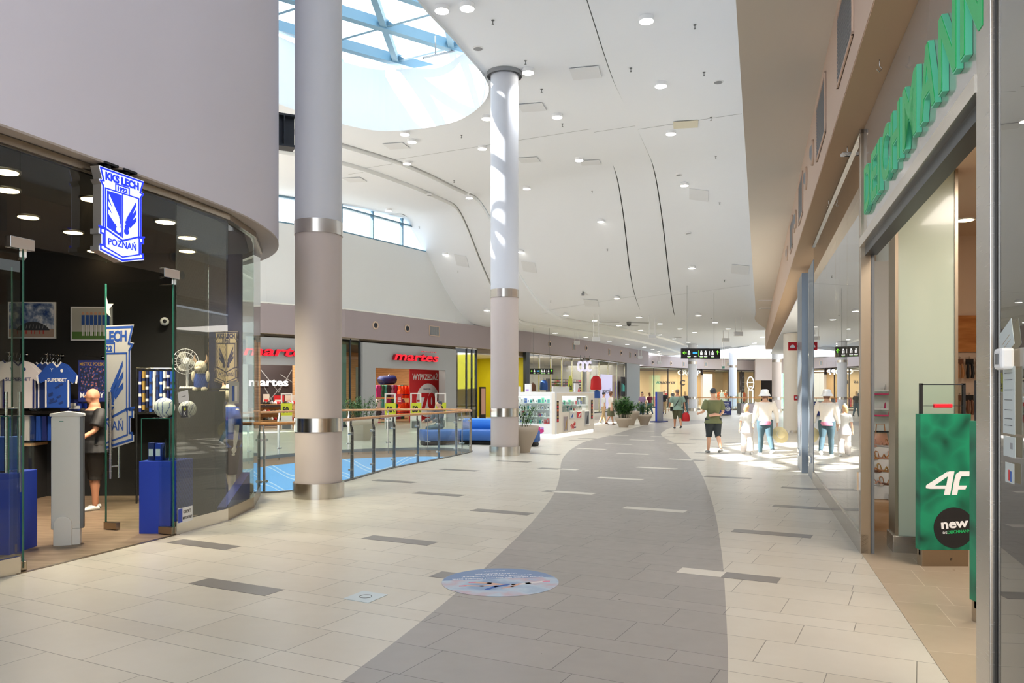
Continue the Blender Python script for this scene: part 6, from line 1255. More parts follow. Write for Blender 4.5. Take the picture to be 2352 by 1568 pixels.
for px, py, far in ent:
    p = ceil_hit(px, py); off, nm = strip_off(p); p = ceil_hit(px, py, off); groups.setdefault(('high' if not far else 'low', nm), []).append(p)
protoL = {}
for (hl, nm), ps in groups.items():
    ps.sort(key=lambda q: q.y)
    for k, p in enumerate(ps):
        lb = f'round {"high" if hl == "high" else "low far"} ceiling downlight {nm}, {ORD[k]} from the camera'
        key = hl
        loc = (p.x, p.y, p.z - .10)
        if key not in protoL:
            t = thing('downlight', lb, 'ceiling light', loc, 0, 'mall ceiling downlights'); M = WM[t.name]
            if hl == 'high': MB(M).lathe([(.15, 0), (.155, .01), (.155, .10), (.10, .13), (.03, .14)], 20, hard=True).build('housing', 'white', t)
            else: MB(M).lathe([(.15, 0.06), (.16, .07), (.16, .10), (.10, .13)], 20, hard=True).build('housing', 'white', t)
            MB(M).lathe([(.145, -.004 + (.06 if hl == 'low' else 0)), (.145, .004 + (.06 if hl == 'low' else 0))], 20).build('diffuser', 'lamp white', t); protoL[key] = t
        else: t = dup(protoL[key], loc, 0, lb)
        if (k % 2 == 0 or hl == 'high') and 'left wall' not in nm: lamp_spot('lamp', (p.x, p.y, p.z - .14), 280 if hl == 'high' else 115, (.95, .98, 1), 1.9 if hl == 'high' else 2.4)
# straight filled expansion joints across the vault
for nm_, (q0, q1) in (('first', ((800, 383), (1704, 241))), ('second', ((1240, 715), (1722, 640)))):
    a_, b_ = ceil_hit(*q0), ceil_hit(*q1); N = 160; prev = None; mb = MB(); dd_ = Vector((b_.y - a_.y, a_.x - b_.x, 0)).normalized() * .011
    for i in range(N + 1):
        p = a_.lerp(b_, i / N); o_, _ = strip_off(p); p.z = Z0(p.x, p.y) + o_ - .004
        if prev is not None and prev[1] == o_: mb.add([prev[0] - dd_, p - dd_, p + dd_, prev[0] + dd_], [(0, 1, 2, 3)])
        prev = (p.copy(), o_)
    struct(mb.build('trim_ceiling_joint', mat('joint and shade grey', '#8d9092', .8)))
# flush access panels, loudspeakers, sprinklers
def nrm(p, e=.3):
    gx = (Z0(p.x + e, p.y) - Z0(p.x - e, p.y)) / (2 * e); gy = (Z0(p.x, p.y + e) - Z0(p.x, p.y - e)) / (2 * e); return Vector((gx, gy, -1)).normalized()
PANEL = [(1345, 167), (1222, 246), (1215, 367), (1575, 285), (1605, 447), (1356, 373), (1215, 612), (1358, 695), (1700, 618), (910, 335), (815, 413), (912, 495), (1060, 597)]
for k, (px, py) in enumerate(sorted(PANEL, key=lambda q: q[1])):
    p = ceil_hit(px, py); off, nm = strip_off(p); p = ceil_hit(px, py, off - .022); n = nrm(p); x = Vector((1, -.22, 0)); x = (x - n * x.dot(n)).normalized(); M = xf(p, x, n.cross(x))
    mb = MB(M); mb.box(-.36, .36, -.36, .36, -.003, .010); tag(recentre(mb.build('access_panel', 'panel cream' if (px, py) == (1575, 285) else 'ceiling edge') if 0 else mb.build('access_panel', mat('panel cream', '#d9d2bd', .8) if (px, py) == (1575, 285) else mat('panel grey', '#e0e2e5', .8))), f'square ceiling panel {nm}, {ORD[k]} from photo top', 'access panel', 'ceiling access panels')
for k, (px, py) in enumerate(sorted([(1098, 110), (1650, 187), (1581, 535), (1560, 400), (986, 447)], key=lambda q: q[1])):
    p = ceil_hit(px, py); off, nm = strip_off(p); p = ceil_hit(px, py, off); t = thing('ceiling_speaker', f'round flush loudspeaker {nm}, {ORD[k]} from the photo top', 'loudspeaker', (p.x, p.y, p.z - .02), 0, 'ceiling loudspeakers')
    MB(WM[t.name]).lathe([(.11, 0), (.13, .005), (.13, .05)], 20).build('rim', 'white', t); MB(WM[t.name]).lathe([(.105, -.003), (.105, .004)], 20).build('grille_cloth', 'grey', t)
SPR = [(1132, 44), (1207, 139), (1244, 204), (1292, 284), (1060, 310), (1596, 55), (1617, 165), (1633, 268), (1644, 358), (1653, 465), (1664, 642), (1043, 414), (963, 520), (1052, 621), (1360, 438), (1395, 570), (1265, 690), (1449, 155)]
protoS = None
for k, (px, py) in enumerate(sorted(SPR, key=lambda q: q[1])):
    p = ceil_hit(px, py); off, nm = strip_off(p); p = ceil_hit(px, py, off); lb = f'tiny sprinkler head {nm}, {ORD[k]} from the photo top'; loc = (p.x, p.y, p.z - .12)
    if protoS is None:
        t = thing('sprinkler', lb, 'sprinkler', loc, 0, 'ceiling sprinklers'); M = WM[t.name]; mb = MB(M); mb.cyl((0, 0, .03), (0, 0, .12), .009, seg=8); mb.lathe([(.035, .108), (.035, .115)], 12); mb.build('pipe', 'gate dark', t); MB(M).lathe([(.028, .028), (.028, .034)], 12).build('deflector', 'gate dark', t); protoS = t
    else: dup(protoS, loc, 0, lb)
# slim diffusers and cameras on the low ceiling
DF = [(705, 348, 1.3), (960, 352, 1.4), (885, 380, 1.2), (1290, 352, 1.2), (1240, 388, 1.0), (1450, 385, 1.1), (1470, 402, 1.1), (1700, 325, 1.5), (1600, 360, 1.2), (1650, 378, 1.2), (1930, 408, 1.2), (1345, 486, 1.0), (1515, 495, 1.2), (235, 430, 1.2), (770, 520, 1.0), (1160, 528, 1.2)]
for k, (x, y, w_) in enumerate(DF):
    p = ceil_hit(1220 + x / 3.92, 650 + y / 3.92); t = thing('slot_diffuser', 'slim air slot', 'air vent', (p.x, p.y, p.z - .03), .25, 'slim ceiling air slots'); t['label'] = f'slim air slot in the low far ceiling, {ORD[sorted(DF).index(DF[k])]} from the left'
    MB(WM[t.name]).box(-w_ / 2, w_ / 2, -.11, .11, 0, .03).build('frame', 'chrome' if k % 2 else 'panel grey' , t); MB(WM[t.name]).box(-w_ * .45, w_ * .45, -.05, .05, -.004, .001).build('slot', 'gate dark', t)
for x, y, lb in ((1622, 278, 'white dome camera under the ceiling above the hanging black sign'), (880, 348, 'dark dome camera under the low ceiling left of the middle hanging frame')):
    p = ceil_hit(1220 + x / 3.92, 650 + y / 3.92); t = thing('security_camera', lb, 'camera', (p.x, p.y, p.z - .22)); M = WM[t.name]; MB(M).lathe([(.13, .06), (.13, .22)], 16).build('housing', 'white' if x > 1000 else 'gate dark', t); MB(M).ball((0, 0, .06), (.11, .11, .09)).build('dome', 'black', t)
for k, (px, py) in enumerate(((1577, 652), (1339, 668))):
    p = ceil_hit(px, py); t = thing('beacon', ['small grey box sensor under the ceiling near the beige soffit', 'small grey box sensor under the ceiling in the middle band'][k], 'sensor', (p.x, p.y, p.z - .2)); MB(WM[t.name]).box(-.07, .07, -.07, .07, 0, .12).build('housing', 'grey', t); MB(WM[t.name]).box(-.03, .03, -.03, .03, .12, .26).build('bracket', 'gate dark', t)
# slots in the right beige soffit
for k, (px, py) in enumerate(((1765, 689), (1766, 707))):
    d_ = (RT - HC) * F / (HY - py); p = at(px, py, d_); t = thing('slot_diffuser', ['pale air slot in the beige soffit on the right, nearer one', 'pale air slot in the beige soffit on the right, farther one'][k], 'air vent', (p.x, p.y, RT - .03), 0, 'soffit air slots'); MB(WM[t.name]).box(-.4, .4, -.1, .1, 0, .04).build('frame', 'white', t); MB(WM[t.name]).box(-.36, .36, -.04, .04, -.004, .0).build('slot', 'grey', t)
# hanging light boxes on two rods
for k, (px, yt, yb, w_, lb, kind) in enumerate(((1369, 720, 778, 17, 'left one of the three near frames', 0), (1498, 718, 772, 18, 'middle one of the three near frames', 0), (1696, 717, 766, 19, 'right one of the three near frames, above the wave skylight', 0), (1325, 752, 787, 13, 'farther one in front of the fascia above the CCC shop', 0), (1470, 795, 820, 10, 'small far one above the corner of the CCC shop', 0),
                                           (1514, 796, 833, 9, 'small far one left of the black hanging sign', 0), (1667, 750, 780, 16, 'one with a glass exit plate behind the right near frame', 0), (1661, 828, 843, 6, 'tiny far one with a green exit plate', 1))):
    p = ceil_hit(px, yt); 
    if p.y > 80 or kind: p = at(px, yt, 60 if kind else 64); p.z = Z0(p.x, p.y)
    d_ = p.y; zb = HC + (HY - yb) / F * d_; hw = w_ / 2 / F * d_; t = thing('hanging_box', f'white box on rods, {lb}', 'hanging light', (p.x, p.y, zb), 0, 'boxes hung on rods'); M = WM[t.name]
    for s in (-1, 1): MB(M).cyl((s * hw * .72, 0, .1), (s * hw * .72, 0, p.z - zb), .018, seg=8).build('rod', 'white', t)
    MB(M).box(-hw, hw, -.10, .10, -.12, .10).build('box_body', 'white', t, .01); MB(M).box(-hw * .9, hw * .9, -.104, -.10, -.1, .08).build('front_plate', 'glass edge' if kind else 'panel grey', t)
# black hanging direction sign(s)
def dirsign(px0, px1, yt0, yt1, hpx, d_, label, scale=1.0):
    a = at(px0, (yt0), d_); b = at(px1, yt1, d_ * 1.0); zt = a.z; hh = hpx / F * d_; W = (b - a).length; c = (a + b) / 2; t = thing('direction_sign', label, 'sign', (c.x, c.y, zt - hh)); M = xf((c.x, c.y, zt - hh), (b.x - a.x, (b.x - a.x) * .12, 0)); 
    MB(M).box(-W / 2, W / 2, 0, hh, -.10, .0).build('sign_body', 'black', t); G1, W1, B1 = MB(M), MB(M), MB(M)
    def arrow(mb, x, y, s, up=False):
        if up: stroke(mb, [(x, y - s), (x, y + s)], s * .3, 0, .006); stroke(mb, [(x - s * .8, y + s * .2), (x, y + s), (x + s * .8, y + s * .2)], s * .3, 0, .006)
        else: stroke(mb, [(x - s, y), (x + s, y)], s * .3, 0, .006); stroke(mb, [(x - s * .2, y + s * .8), (x - s, y), (x - s * .2, y - s * .8)], s * .3, 0, .006)
    arrow(G1, -W * .42, hh * .55, hh * .17); arrow(G1, W * .43, hh * .6, hh * .17, True); G1.box(-W * .065, -W * .06, hh * .2, hh * .8, 0, .005)
    for x in (-.31, .01, .12, .30):
        X = x * W; W1.prism([(X + hh * .07 * math.cos(q * PI / 5), hh * .72 + hh * .07 * math.sin(q * PI / 5)) for q in range(10)], 0, .006)
        W1.box(X - hh * .11, X - hh * .02, hh * .36, hh * .62, 0, .006); W1.box(X + hh * .02, X + hh * .11, hh * .36, hh * .62, 0, .006); W1.box(X - hh * .17, X + hh * .17, hh * .16, hh * .22, 0, .006); G1.box(X - hh * .12, X + hh * .12, hh * .07, hh * .11, 0, .006)
    W1.box(W * .215, W * .225, hh * .36, hh * .75, 0, .006); W1.box(-W * .19, -W * .12, hh * .16, hh * .22, 0, .006)
    for q in range(3): X = -W * .19 + q * W * .038; B1.prism([(X + hh * .10 * math.cos(r * PI / 6), hh * .55 + hh * .10 * math.sin(r * PI / 6)) for r in range(12)], 0, .006)
    G1.build('green_arrow', mat('sign arrow', '#7ee03a', .5, emit=.8), t); W1.build('white_symbols', mat('sign symbol', '#f0f0f0', .5, emit=.6), t); B1.build('blue_dots', mat('sign dot', '#3aa0ee', .5, emit=.6), t)
    zc = Z0(c.x, c.y); mb = MB(M); [mb.cyl((s * W * .35, hh, -.05), (s * W * .35, zc - (zt - hh), -.05), .008, seg=6) for s in (-1, 1)]; mb.build('hanger_cable', 'grey', t)
dirsign(1564, 1656, 800, 800, 23, 36.0, 'black hanging direction sign with green arrows, above the far walkway on the right')
dirsign(1217, 1271, 846, 846, 13, 46.0, 'smaller black direction sign in front of the left CCC window')

# ================================================================== KIOSK
KA = Vector((-.55, 29.3, 0)); KB = Vector((1.52, 27.85, 0)); KC = Vector((3.35, 32.0, 0)); 
k1 = seg_plane(KA, KB); k2 = seg_plane(KB, KC); W1_ = (KB - KA).length; W2_ = (KC - KB).length
mat('kiosk white', '#f2f2f2', .3); mat('kiosk glow', '#ffffff', .5, emit=1.6); mat('kiosk cream', '#efe6d8', .35)
kc = (KA + KB + KC + (KA + KC - KB)) / 4; t = thing('sales_kiosk', 'white phone accessory kiosk with rounded openings and glowing base behind the slim column', 'kiosk', kc)
H1 = 1.56
def facade(pl, W, wins, m, nm):
    M = pl.M(); mb = MB(M); xs = sorted({0.0, W} | {v for w_ in wins for v in w_[:2]}); 
    prev = 0.0
    for (x0, x1, z0, z1) in wins:
        mb.box(prev, x0, .10, H1, -.12, 0); mb.box(x0, x1, .10, z0, -.12, 0); mb.box(x0, x1, z1, H1, -.12, 0); prev = x1
    mb.box(prev, W, .10, H1, -.12, 0); mb.build(nm, m, t)
w1 = [(.15, .62, .62, 1.42), (.75, W1_ - .22, .45, 1.45)]; w2 = [(.75, W2_ - .75, .86, 1.45)]
facade(k1, W1_, w1, 'kiosk white', 'left_side_wall'); facade(k2, W2_, w2, 'kiosk cream', 'right_side_wall')
for pl, W, nm in ((k1, W1_, 'left_glow_strip'), (k2, W2_, 'right_glow_strip')): MB(pl.M()).box(.03, W - .03, .01, .10, -.10, -.03).build(nm, 'kiosk glow', t)
back = [(KA.x, KA.y), (KB.x, KB.y), (KC.x, KC.y), (KA + KC - KB)[:2]]
k3 = seg_plane(KC, KA + KC - KB); k4 = seg_plane(KA + KC - KB, KA); MB(k3.M()).box(0, W1_, 0, 1.1, -.1, 0).build('back_wall', 'kiosk white', t); MB(k4.M()).box(0, W2_, 0, H1, -.1, 0).build('far_wall', 'kiosk white', t)

mb = MB(); mb.prism([(KA.x, KA.y), (KB.x, KB.y), (KC.x, KC.y), (KC.x - .5, KC.y + .3), (KB.x - .15, KB.y + .75), (KA.x + .3, KA.y + .5)], H1, H1 + .04); mb.build('top_cap', 'kiosk white', t)
for pl, ws in ((k1, w1), (k2, w2)):
    for (x0, x1, z0, z1) in ws:
        MB(pl.M()).box(x0 - .02, x1 + .02, z0 - .03, z1 + .02, -.52, -.50).build('display_back', 'kiosk white', t); MB(pl.M()).box(x0, x1, z1 - .03, z1 - .01, -.45, -.13).build('inner_lamp', 'kiosk glow', t)
        MB(pl.M()).box(x0, x1, z0, z1, -.03, -.02).build('window_glass', 'clear glass', t)
        q = z0
        while q < z1 - .15: MB(pl.M()).box(x0, x1, q, q + .012, -.48, -.14).build('glass_shelf', 'kiosk white', t); q += .25
M2 = k2.M()
for x0, lb in ((.15, 'vending_strip'), (W2_ - .45, 'vending_strip')):
    MB(M2).box(x0, x0 + .22, .52, 1.28, 0, .01).build(lb, 'panel dark', t); mb = MB(M2); cc = ['red', 'gold', 'brown leather', 'orange']
    for q in range(6): mb.box(x0 + .03, x0 + .19, .55 + .12 * q, .63 + .12 * q, .01, .02, q % 4)
    mb.build('coloured_packs', cc, t)
for k, (x0, x1, z0, z1, c_, lb) in enumerate(((.85, 1.3, .18, .70, 'fascia taupe', 'brown price poster low on the kiosk side, beside the corner'), (1.5, 2.0, .60, .86, 'shop white', 'light picture with blue gadgets on the kiosk side'), (2.3, 2.85, .60, .86, 'red', 'red and white picture on the kiosk side'), (3.25, 3.8, .30, .86, 'grey', 'grey framed poster at the right end of the kiosk side'))):
    p = k2.a + k2.d * (x0 + x1) / 2 + k2.n * .02; p.z = z0; tt = thing('kiosk_poster', lb, 'poster', p, 0, 'posters on the kiosk'); M = xf(p, k2.d); w_ = (x1 - x0) / 2; MB(M).box(-w_, w_, 0, z1 - z0, -.012, .004).build('frame', 'chrome', tt); MB(M).box(-w_ * .88, w_ * .88, .02, z1 - z0 - .02, .004, .008).build('print', c_, tt)
    mb = MB(M); mb.prism([(-w_ * .5, .05), (w_ * .2, .05), (w_ * .6, z1 - z0 - .06), (0, (z1 - z0) * .6)], .008, .011); mb.build('motif', ['gold', 'photo blue', 'white', 'photo dark'][k], tt)
mb = MB(M2); mb.mesh(text_mesh('Virgin', .20, .01, .0, .25, width=.55), 0, Matrix.Translation((1.95, .28, 0)) @ Matrix.Rotation(.35, 4, 'Z')); mb.build('red_script', 'red', t); MB(M2).box(2.05, 2.25, .24, .29, 0, .01).build('mobile_tag', 'navy', t)
mb = MB(k1.M()); random.seed(5)
for q in range(16): x = 1.25 + random.uniform(0, .75); z = .14 + random.uniform(0, .16) * (1.3 - abs(x - 1.65)); mb.prism([(x + random.uniform(.06, .1) * math.cos(r), z + .07 * math.sin(r)) for r in [PI * s / 4 for s in range(8)]], 0, .003 + .0002 * q, q % 2)
mb.build('flower_print', ['magenta', 'violet'], t)
random.seed(9)
pc = ['shop white', 'white', 'teal', 'sign green side', 'photo blue', 'red', 'shop white', 'panel grey']
for wi, (pl, ws) in enumerate(((k1, w1), (k2, w2))):
    for (x0, x1, z0, z1) in ws:
        q = z0; r = 0
        while q < z1 - .15:
            n_ = int((x1 - x0) / .13)
            for i in range(n_):
                c_ = random.choice(pc if wi else pc[:2] * 3 + pc); h_ = random.uniform(.10, .19); p = pl.a + pl.d * (x0 + .07 + .128 * i) - pl.n * (.22 + .1 * random.random()); p.z = q + .0125
                mb = MB(xf(p, pl.d)); mb.box(-.045, .045, 0, h_, -.03, .03); mb.box(-.02, .02, h_ * .25, h_ * .7, .03, .033, 1); o = recentre(mb.build('product_box', [c_, random.choice(['photo dark', 'photo blue', 'grey'])])); tag(o, f'{CN.get(c_, "pale")} boxed accessory, {ORD[i]} from left, {ORD[r]} shelf up, {"right" if wi else "left" if x1 > 1 else "narrow left"} kiosk window', 'box', f'goods in the {"left" if wi == 0 else "right"} side of the kiosk')
            q += .25; r += 1
for pl, x0, x1, c_, lb, txt_ in ((k1, -.1, .95, 'shop white', 'low white GRATIS banner on top of the kiosk, left one', 'GRATIS'), (k2, .15, 1.9, 'shop white', 'low grey white banner lying along the kiosk top, right one', '')):
    p = pl.a + pl.d * (x0 + x1) / 2 - pl.n * .15; p.z = H1 + .04; tt = thing('top_banner', lb, 'sign', p); M = xf(p, pl.d); w_ = (x1 - x0) / 2; MB(M).box(-w_, w_, 0, .20, -.02, .02).build('panel', c_, tt)
    if txt_: MB(M).mesh(text_mesh(txt_, .10, .004, .02, width=w_ * .9), 0, Matrix.Translation((w_ * .3, .05, .02))).build('lettering', 'magenta', tt)
p = k1.a + k1.d * 1.25 - k1.n * .2; p.z = H1 + .04; tt = thing('card_holder', 'white upright card box on the kiosk top between the banners', 'box', p); MB(xf(p, k1.d)).box(-.12, .12, 0, .30, -.04, .04).build('box_body', 'white', tt); MB(xf(p, k1.d)).box(-.08, .05, .03, .1, .04, .045).build('motif', 'violet', tt)
p = k2.a + k2.d * 3.0 - k2.n * .2; p.z = H1 + .04; tt = thing('tilted_board', 'tilted white and red board on the right end of the kiosk top', 'sign', p); M = xf(p, k2.d); MB(M).prism([(-.35, 0), (.25, 0), (.0, .34), (-.35, .34)], -.03, .03).build('board', 'white', tt); MB(M).prism([(-.05, 0), (.22, 0), (.08, .2)], .03, .034).build('motif', 'red', tt)

# ================================================================== SOFA
mat('sofa blue', '#2f62ae', .5, noise=.06, scale=3); mat('sofa bright', '#2f7fe0', .5)
def bench(path, d0, d1, z0, z1, m, nm, t, wave=0.0):
    P = spline(path, 8); n = len(P); vs = []; fs = []
    for i, p in enumerate(P):
        tg = (P[min(i + 1, n - 1)] - P[max(i - 1, 0)]).normalized(); nn = Vector((tg.y, -tg.x, 0)); r = .05
        prof = [(d0 + r, z0), (d0, z0 + r), (d0, z1 - r), (d0 + r, z1), (d1 - r, z1), (d1, z1 - r), (d1, z0 + r), (d1 - r, z0)]
        vs += [p + nn * a + Vector((0, 0, b)) for a, b in prof]
    for i in range(n - 1):
        for k in range(8): fs.append((i * 8 + k, (i + 1) * 8 + k, (i + 1) * 8 + (k + 1) % 8, i * 8 + (k + 1) % 8))
    fs += [tuple(range(8)), tuple(range((n - 1) * 8, n * 8))[::-1]]
    return MB().add(vs, fs, smooth=True).build(nm, m, t)
path1 = [(-2.85, 24.1, 0), (-2.4, 24.28, 0), (-1.95, 24.5, 0)]; path2 = [(-1.62, 24.6, 0), (-.9, 24.4, 0), (-.2, 24.1, 0), (.35, 23.7, 0), (.86, 23.45, 0)]
t = thing('curved_sofa', 'long curved blue upholstered bench with backrest behind the slim column', 'sofa', (-.8, 24.0, 0))
bench(path2, 0.05, .62, .13, .46, 'sofa blue', 'seat', t); bench([(-1.55, 24.62, 0), (-.9, 24.42, 0), (-.1, 24.1, 0)], -.22, .06, .42, .78, 'sofa bright', 'backrest', t); bench(path2, .15, .5, .0, .13, 'shop black', 'plinth', t)
t = thing('blue_pouf', 'blue upholstered bench end nearer the martes shop, seen through the balustrade', 'sofa', (-2.3, 24.2, 0)); bench(path1, .05, .75, .13, .46, 'sofa blue', 'seat', t); bench(path1, .15, .62, 0, .13, 'shop black', 'plinth', t)

# ================================================================== PLANTS
mat('pot beige', '#b5a795', .7); mat('leaf', '#2f5a2a', .45, noise=.4, scale=6); mat('leaf light', '#5c8a3f', .45, noise=.3, scale=6); mat('stem', '#44503a', .7); mat('soil', '#2b2018', .9)
def potted(loc, r, h, leafh, nl, label, seed=1, stems=22, group=None, cut=1.0):
    t = thing('potted_plant', label, 'plant', loc, 0, group); M = WM[t.name]
    MB(M).lathe([(r * .52, 0), (r * .52, h * .03), (r * .60, h * .25), (r * .78, h * .52), (r * .95, h * .78), (r, h), (r * .93, h), (r * .88, h * .9)], 40, cap=False).build('pot', 'pot beige', t); MB(M).lathe([(r * .9, h * .9), (r * .9, h * .91)], 24).build('soil', 'soil', t)
    rnd = random.Random(seed); sm = MB(M); lf = MB(M)
    for s in range(stems):
        a = rnd.uniform(0, 2 * PI); q = rnd.uniform(.2, 1); b = Vector((r * .6 * q * math.cos(a), r * .6 * q * math.sin(a), h * .9)); tip = Vector((r * 1.35 * q * math.cos(a), r * 1.35 * q * math.sin(a), h + leafh * rnd.uniform(.65, 1.0) * (1.15 - .3 * q)))
        mid = b.lerp(tip, .5) + Vector((0, 0, leafh * .06)); sm.tube([b, mid, tip], [.007, .005, .003], 5)
        for l in range(nl):
            f = rnd.uniform(.22, 1.0); c = b.lerp(mid, f * 2) if f < .5 else mid.lerp(tip, f * 2 - 1); aa = rnd.uniform(0, 2 * PI); el = rnd.uniform(-.2, .9); d = Vector((math.cos(aa) * math.cos(el), math.sin(aa) * math.cos(el), math.sin(el))); L = leafh * rnd.uniform(.10, .17); sd = d.cross(Vector((0, 0, 1))).normalized() * L * .24; up = d.cross(sd).normalized() * L * .05
            lf.add([c, c + d * L * .4 + sd + up, c + d * L, c + d * L * .4 - sd + up, c + d * L * .45 - up], [(0, 1, 4), (1, 2, 4), (2, 3, 4), (3, 0, 4)], rnd.choice((0, 0, 1)))
    sm.build('stems', 'stem', t); lf.build('foliage', ['leaf', 'leaf light'], t); return t
potted((.22, 20.95, 0), .50, .70, .62, 16, 'tall beige vase planter with a thin leafy bush right behind the slim column', 1, 26)
p = gp(1434, 981); potted((p.x - .05, p.y - .1, 0), .40, .44, .92, 46, 'front beige planter with the bushiest dark green plant, left of the blue stand', 2, 46)
p = gp(1447, 979); potted((p.x + .1, p.y + 1.25, 0), .55, .68, .60, 22, 'wide beige planter half hidden behind the front bushy one', 3, 30)
p = gp(1470, 977); potted((p.x + .35, p.y + .9, 0), .38, .50, .62, 24, 'smaller beige planter to the right of the bushiest plant', 4, 36)
potted((-5.0, 26.2, 0), .55, .70, .75, 18, 'beige planter with spreading leaves behind the far balustrade, beside the big column', 5, 34)

# ================================================================== STANDS
p = gp(1514, 969); t = thing('blue_totem', 'narrow blue and grey upright stand on a flat blue base beside the planters', 'stand', p); M = xf(p, (.55, .83, 0)); MB(M).box(-.55, .55, 0, .06, -.28, .28).build('base_plate', 'navy', t, .01); MB(M).box(-.38, .38, .06, 1.60, -.05, .05).build('panel', 'grey', t); MB(M).box(.38, .40, .06, 1.60, -.052, .052).build('side_edge', 'blue', t); MB(M).box(-.40, -.38, .06, 1.60, -.052, .052).build('front_edge', 'blue', t)
def adbox(px0, px1, pyt, pyb, label, c_, withtxt):
    a = gp(px0, pyb); b = gp(px1, pyb); pl = Plane(a[:2], (1, 0)); W = (b - a).length; h = (pyb - pyt) / F * a.y; t = thing('advert_cube', label, 'advertising stand', (a + b) / 2 + Vector((0, .5, 0)))
    MB(pl.M()).box(0, W, .02, h, -1.0, 0).build('cube_body', 'gate dark', t); MB(pl.M()).box(.03, W - .03, .06, h - .04, 0, .01).build('advert_face', c_, t)
    if withtxt:
        MB(pl.M()).mesh(text_mesh('TWOJA REKLAMA', h * .08, .006, .01, width=W * .75), 0, Matrix.Translation((W * .45, h * .82, .01))).build('headline', 'white', t); MB(pl.M()).mesh(text_mesh('NA CZYM STRONY', h * .08, .006, .01, width=W * .78), 0, Matrix.Translation((W * .47, h * .71, .01))).build('second_line', 'white', t)
        mb = MB(pl.M()); r = h * .15; cx_, cz = W * .72, h * .48; stroke(mb, [(cx_ + r * math.cos(k * PI / 8), cz + r * math.sin(k * PI / 8)) for k in range(17)], .03, .01, .016)
        for k in range(4): stroke(mb, [(cx_ - r * 1.3 * math.cos(k * PI / 4), cz - r * 1.3 * math.sin(k * PI / 4)), (cx_ + r * 1.3 * math.cos(k * PI / 4), cz + r * 1.3 * math.sin(k * PI / 4))], .022, .01, .015)
        mb.build('compass_emblem', 'white', t); MB(pl.M()).box(W * .38, W * .62, h * .10, h * .14, .01, .016).build('brand_line', 'white', t)
    return t
adbox(1649, 1680, 921, 954, 'navy TWOJA REKLAMA advertising cube with a white compass emblem', 'navy', True); adbox(1702, 1733, 926, 951, 'brown and blue advertising cube partly hidden by the child', 'fascia taupe', False)
# far balustrade
t = thing('glass_balustrade', 'far straight glass balustrade with wooden rail behind the advertising cubes', 'balustrade', (19, 66.5, 0)); fa = Vector((13.6, 70.2, 0)); fb = Vector((24.5, 65.7, 0)); pl = seg_plane(fa, fb); L = (fb - fa).length
MB(pl.M()).box(0, L, 1.06, 1.13, -.04, .04).build('handrail', 'handrail wood', t, .01)
for k in range(9): MB(pl.M()).box(L * k / 8 - .03, L * k / 8 + .03, 0, 1.06, -.03, .03).build('post', 'brushed steel', t)
for k in range(8): MB(pl.M()).box(L * k / 8 + .05, L * (k + 1) / 8 - .05, .08, 1.0, -.01, .01).build('glass_panel', 'clear glass', t)

# ================================================================== FLOOR DECAL AND HATCH
m = bpy.data.materials.new('floor print'); m.use_nodes = True; g = NG(m); n = m.node_tree; MATS['floor print'] = m; ge = n.nodes.new('ShaderNodeNewGeometry')
f1 = g.noise(ge.outputs['Position'], 3.0, 5); n.links.new(g.ramp(f1, [(.35, '#6f8fb8'), (.5, '#a9bdd0'), (.6, '#b79fae'), (.7, '#8fa9c8')]), n.nodes['Principled BSDF'].inputs['Base Color']); n.nodes['Principled BSDF'].inputs['Roughness'].default_value = .3
c = gp(1149, 1336); rr = (gp(1281, 1336) - gp(1017, 1336)).length / 2; ry = (gp(1149, 1305).y - gp(1149, 1371).y) / 2; c = Vector((c.x, (gp(1149, 1305).y + gp(1149, 1371).y) / 2, 0)); rr = (ry + rr) / 2
t = thing('floor_sticker', 'round blue floor sticker with a photo of roller skaters and upside down lettering', 'sticker', c); M = xf((c.x, c.y, .0021), (-1, 0, 0), (0, -1, 0)) 
def disc(r, lo=-1, hi=1): 
    return [(r * math.cos(a), r * math.sin(a)) for a in [2 * PI * k / 64 for k in range(64)] if lo * r <= math.sin(a) * r <= hi * r]
MB(M @ Matrix.Rotation(.15, 4, 'Z')).prism(disc(rr), 0, .001).build('disc', 'floor print', t); M3 = M @ Matrix.Rotation(.15, 4, 'Z')
MB(M3).prism([p for p in disc(rr * .995, -1, -.12)], .001, .0015).build('blue_field', mat('sticker blue', '#5f7fae', .35), t)
for k, (s, y, w_, h_) in enumerate((('Chcesz spędzić lato aktywnie? Odwiedź naszą', -.28, 1.6, .075), ('wrotkarnię i korzystaj bezpłatnie!', -.44, 1.25, .085), ('WROTKARNIA', -.60, .75, .07), ('AVENIDA', -.82, .4, .05))): MB(M3).mesh(text_mesh(s, h_ * rr, .0006, .0, width=w_ * rr), 0, Matrix.Translation((0, y * rr, .0015))).build('lettering', 'white', t)
mb = MB(M3); R_ = rr
for k, pts_ in enumerate(([(-.72, .12), (-.45, .20), (-.2, .26), (.0, .22)], [(.0, .22), (.2, .10), (.42, .02)], [(-.1, .24), (.12, .34), (.28, .5)], [(.05, .2), (.35, .28), (.62, .2)], [(-.3, .22), (-.15, .38), (.02, .46)])):
    mb = MB(M3); stroke(mb, [(a * R_, b * R_) for a, b in pts_], .045 - .004 * k, .001, .0014 + .0001 * k); mb.build('skater_print', ['shirt white', 'rose gold', 'photo blue', 'rose gold', 'rose gold'][k], t)
for k, (a, b) in enumerate(((-.78, .12), (.48, .0), (.66, .22))): mb = MB(M3); mb.prism([((a - .07) * R_, (b - .035) * R_), ((a + .06) * R_, (b - .03) * R_), ((a + .07) * R_, (b + .03) * R_), ((a - .05) * R_, (b + .04) * R_)], .001, .002); mb.build('skate_print', 'pink cloth' if 'pink cloth' in MATS else mat('pink cloth', '#d987a0', .8), t)
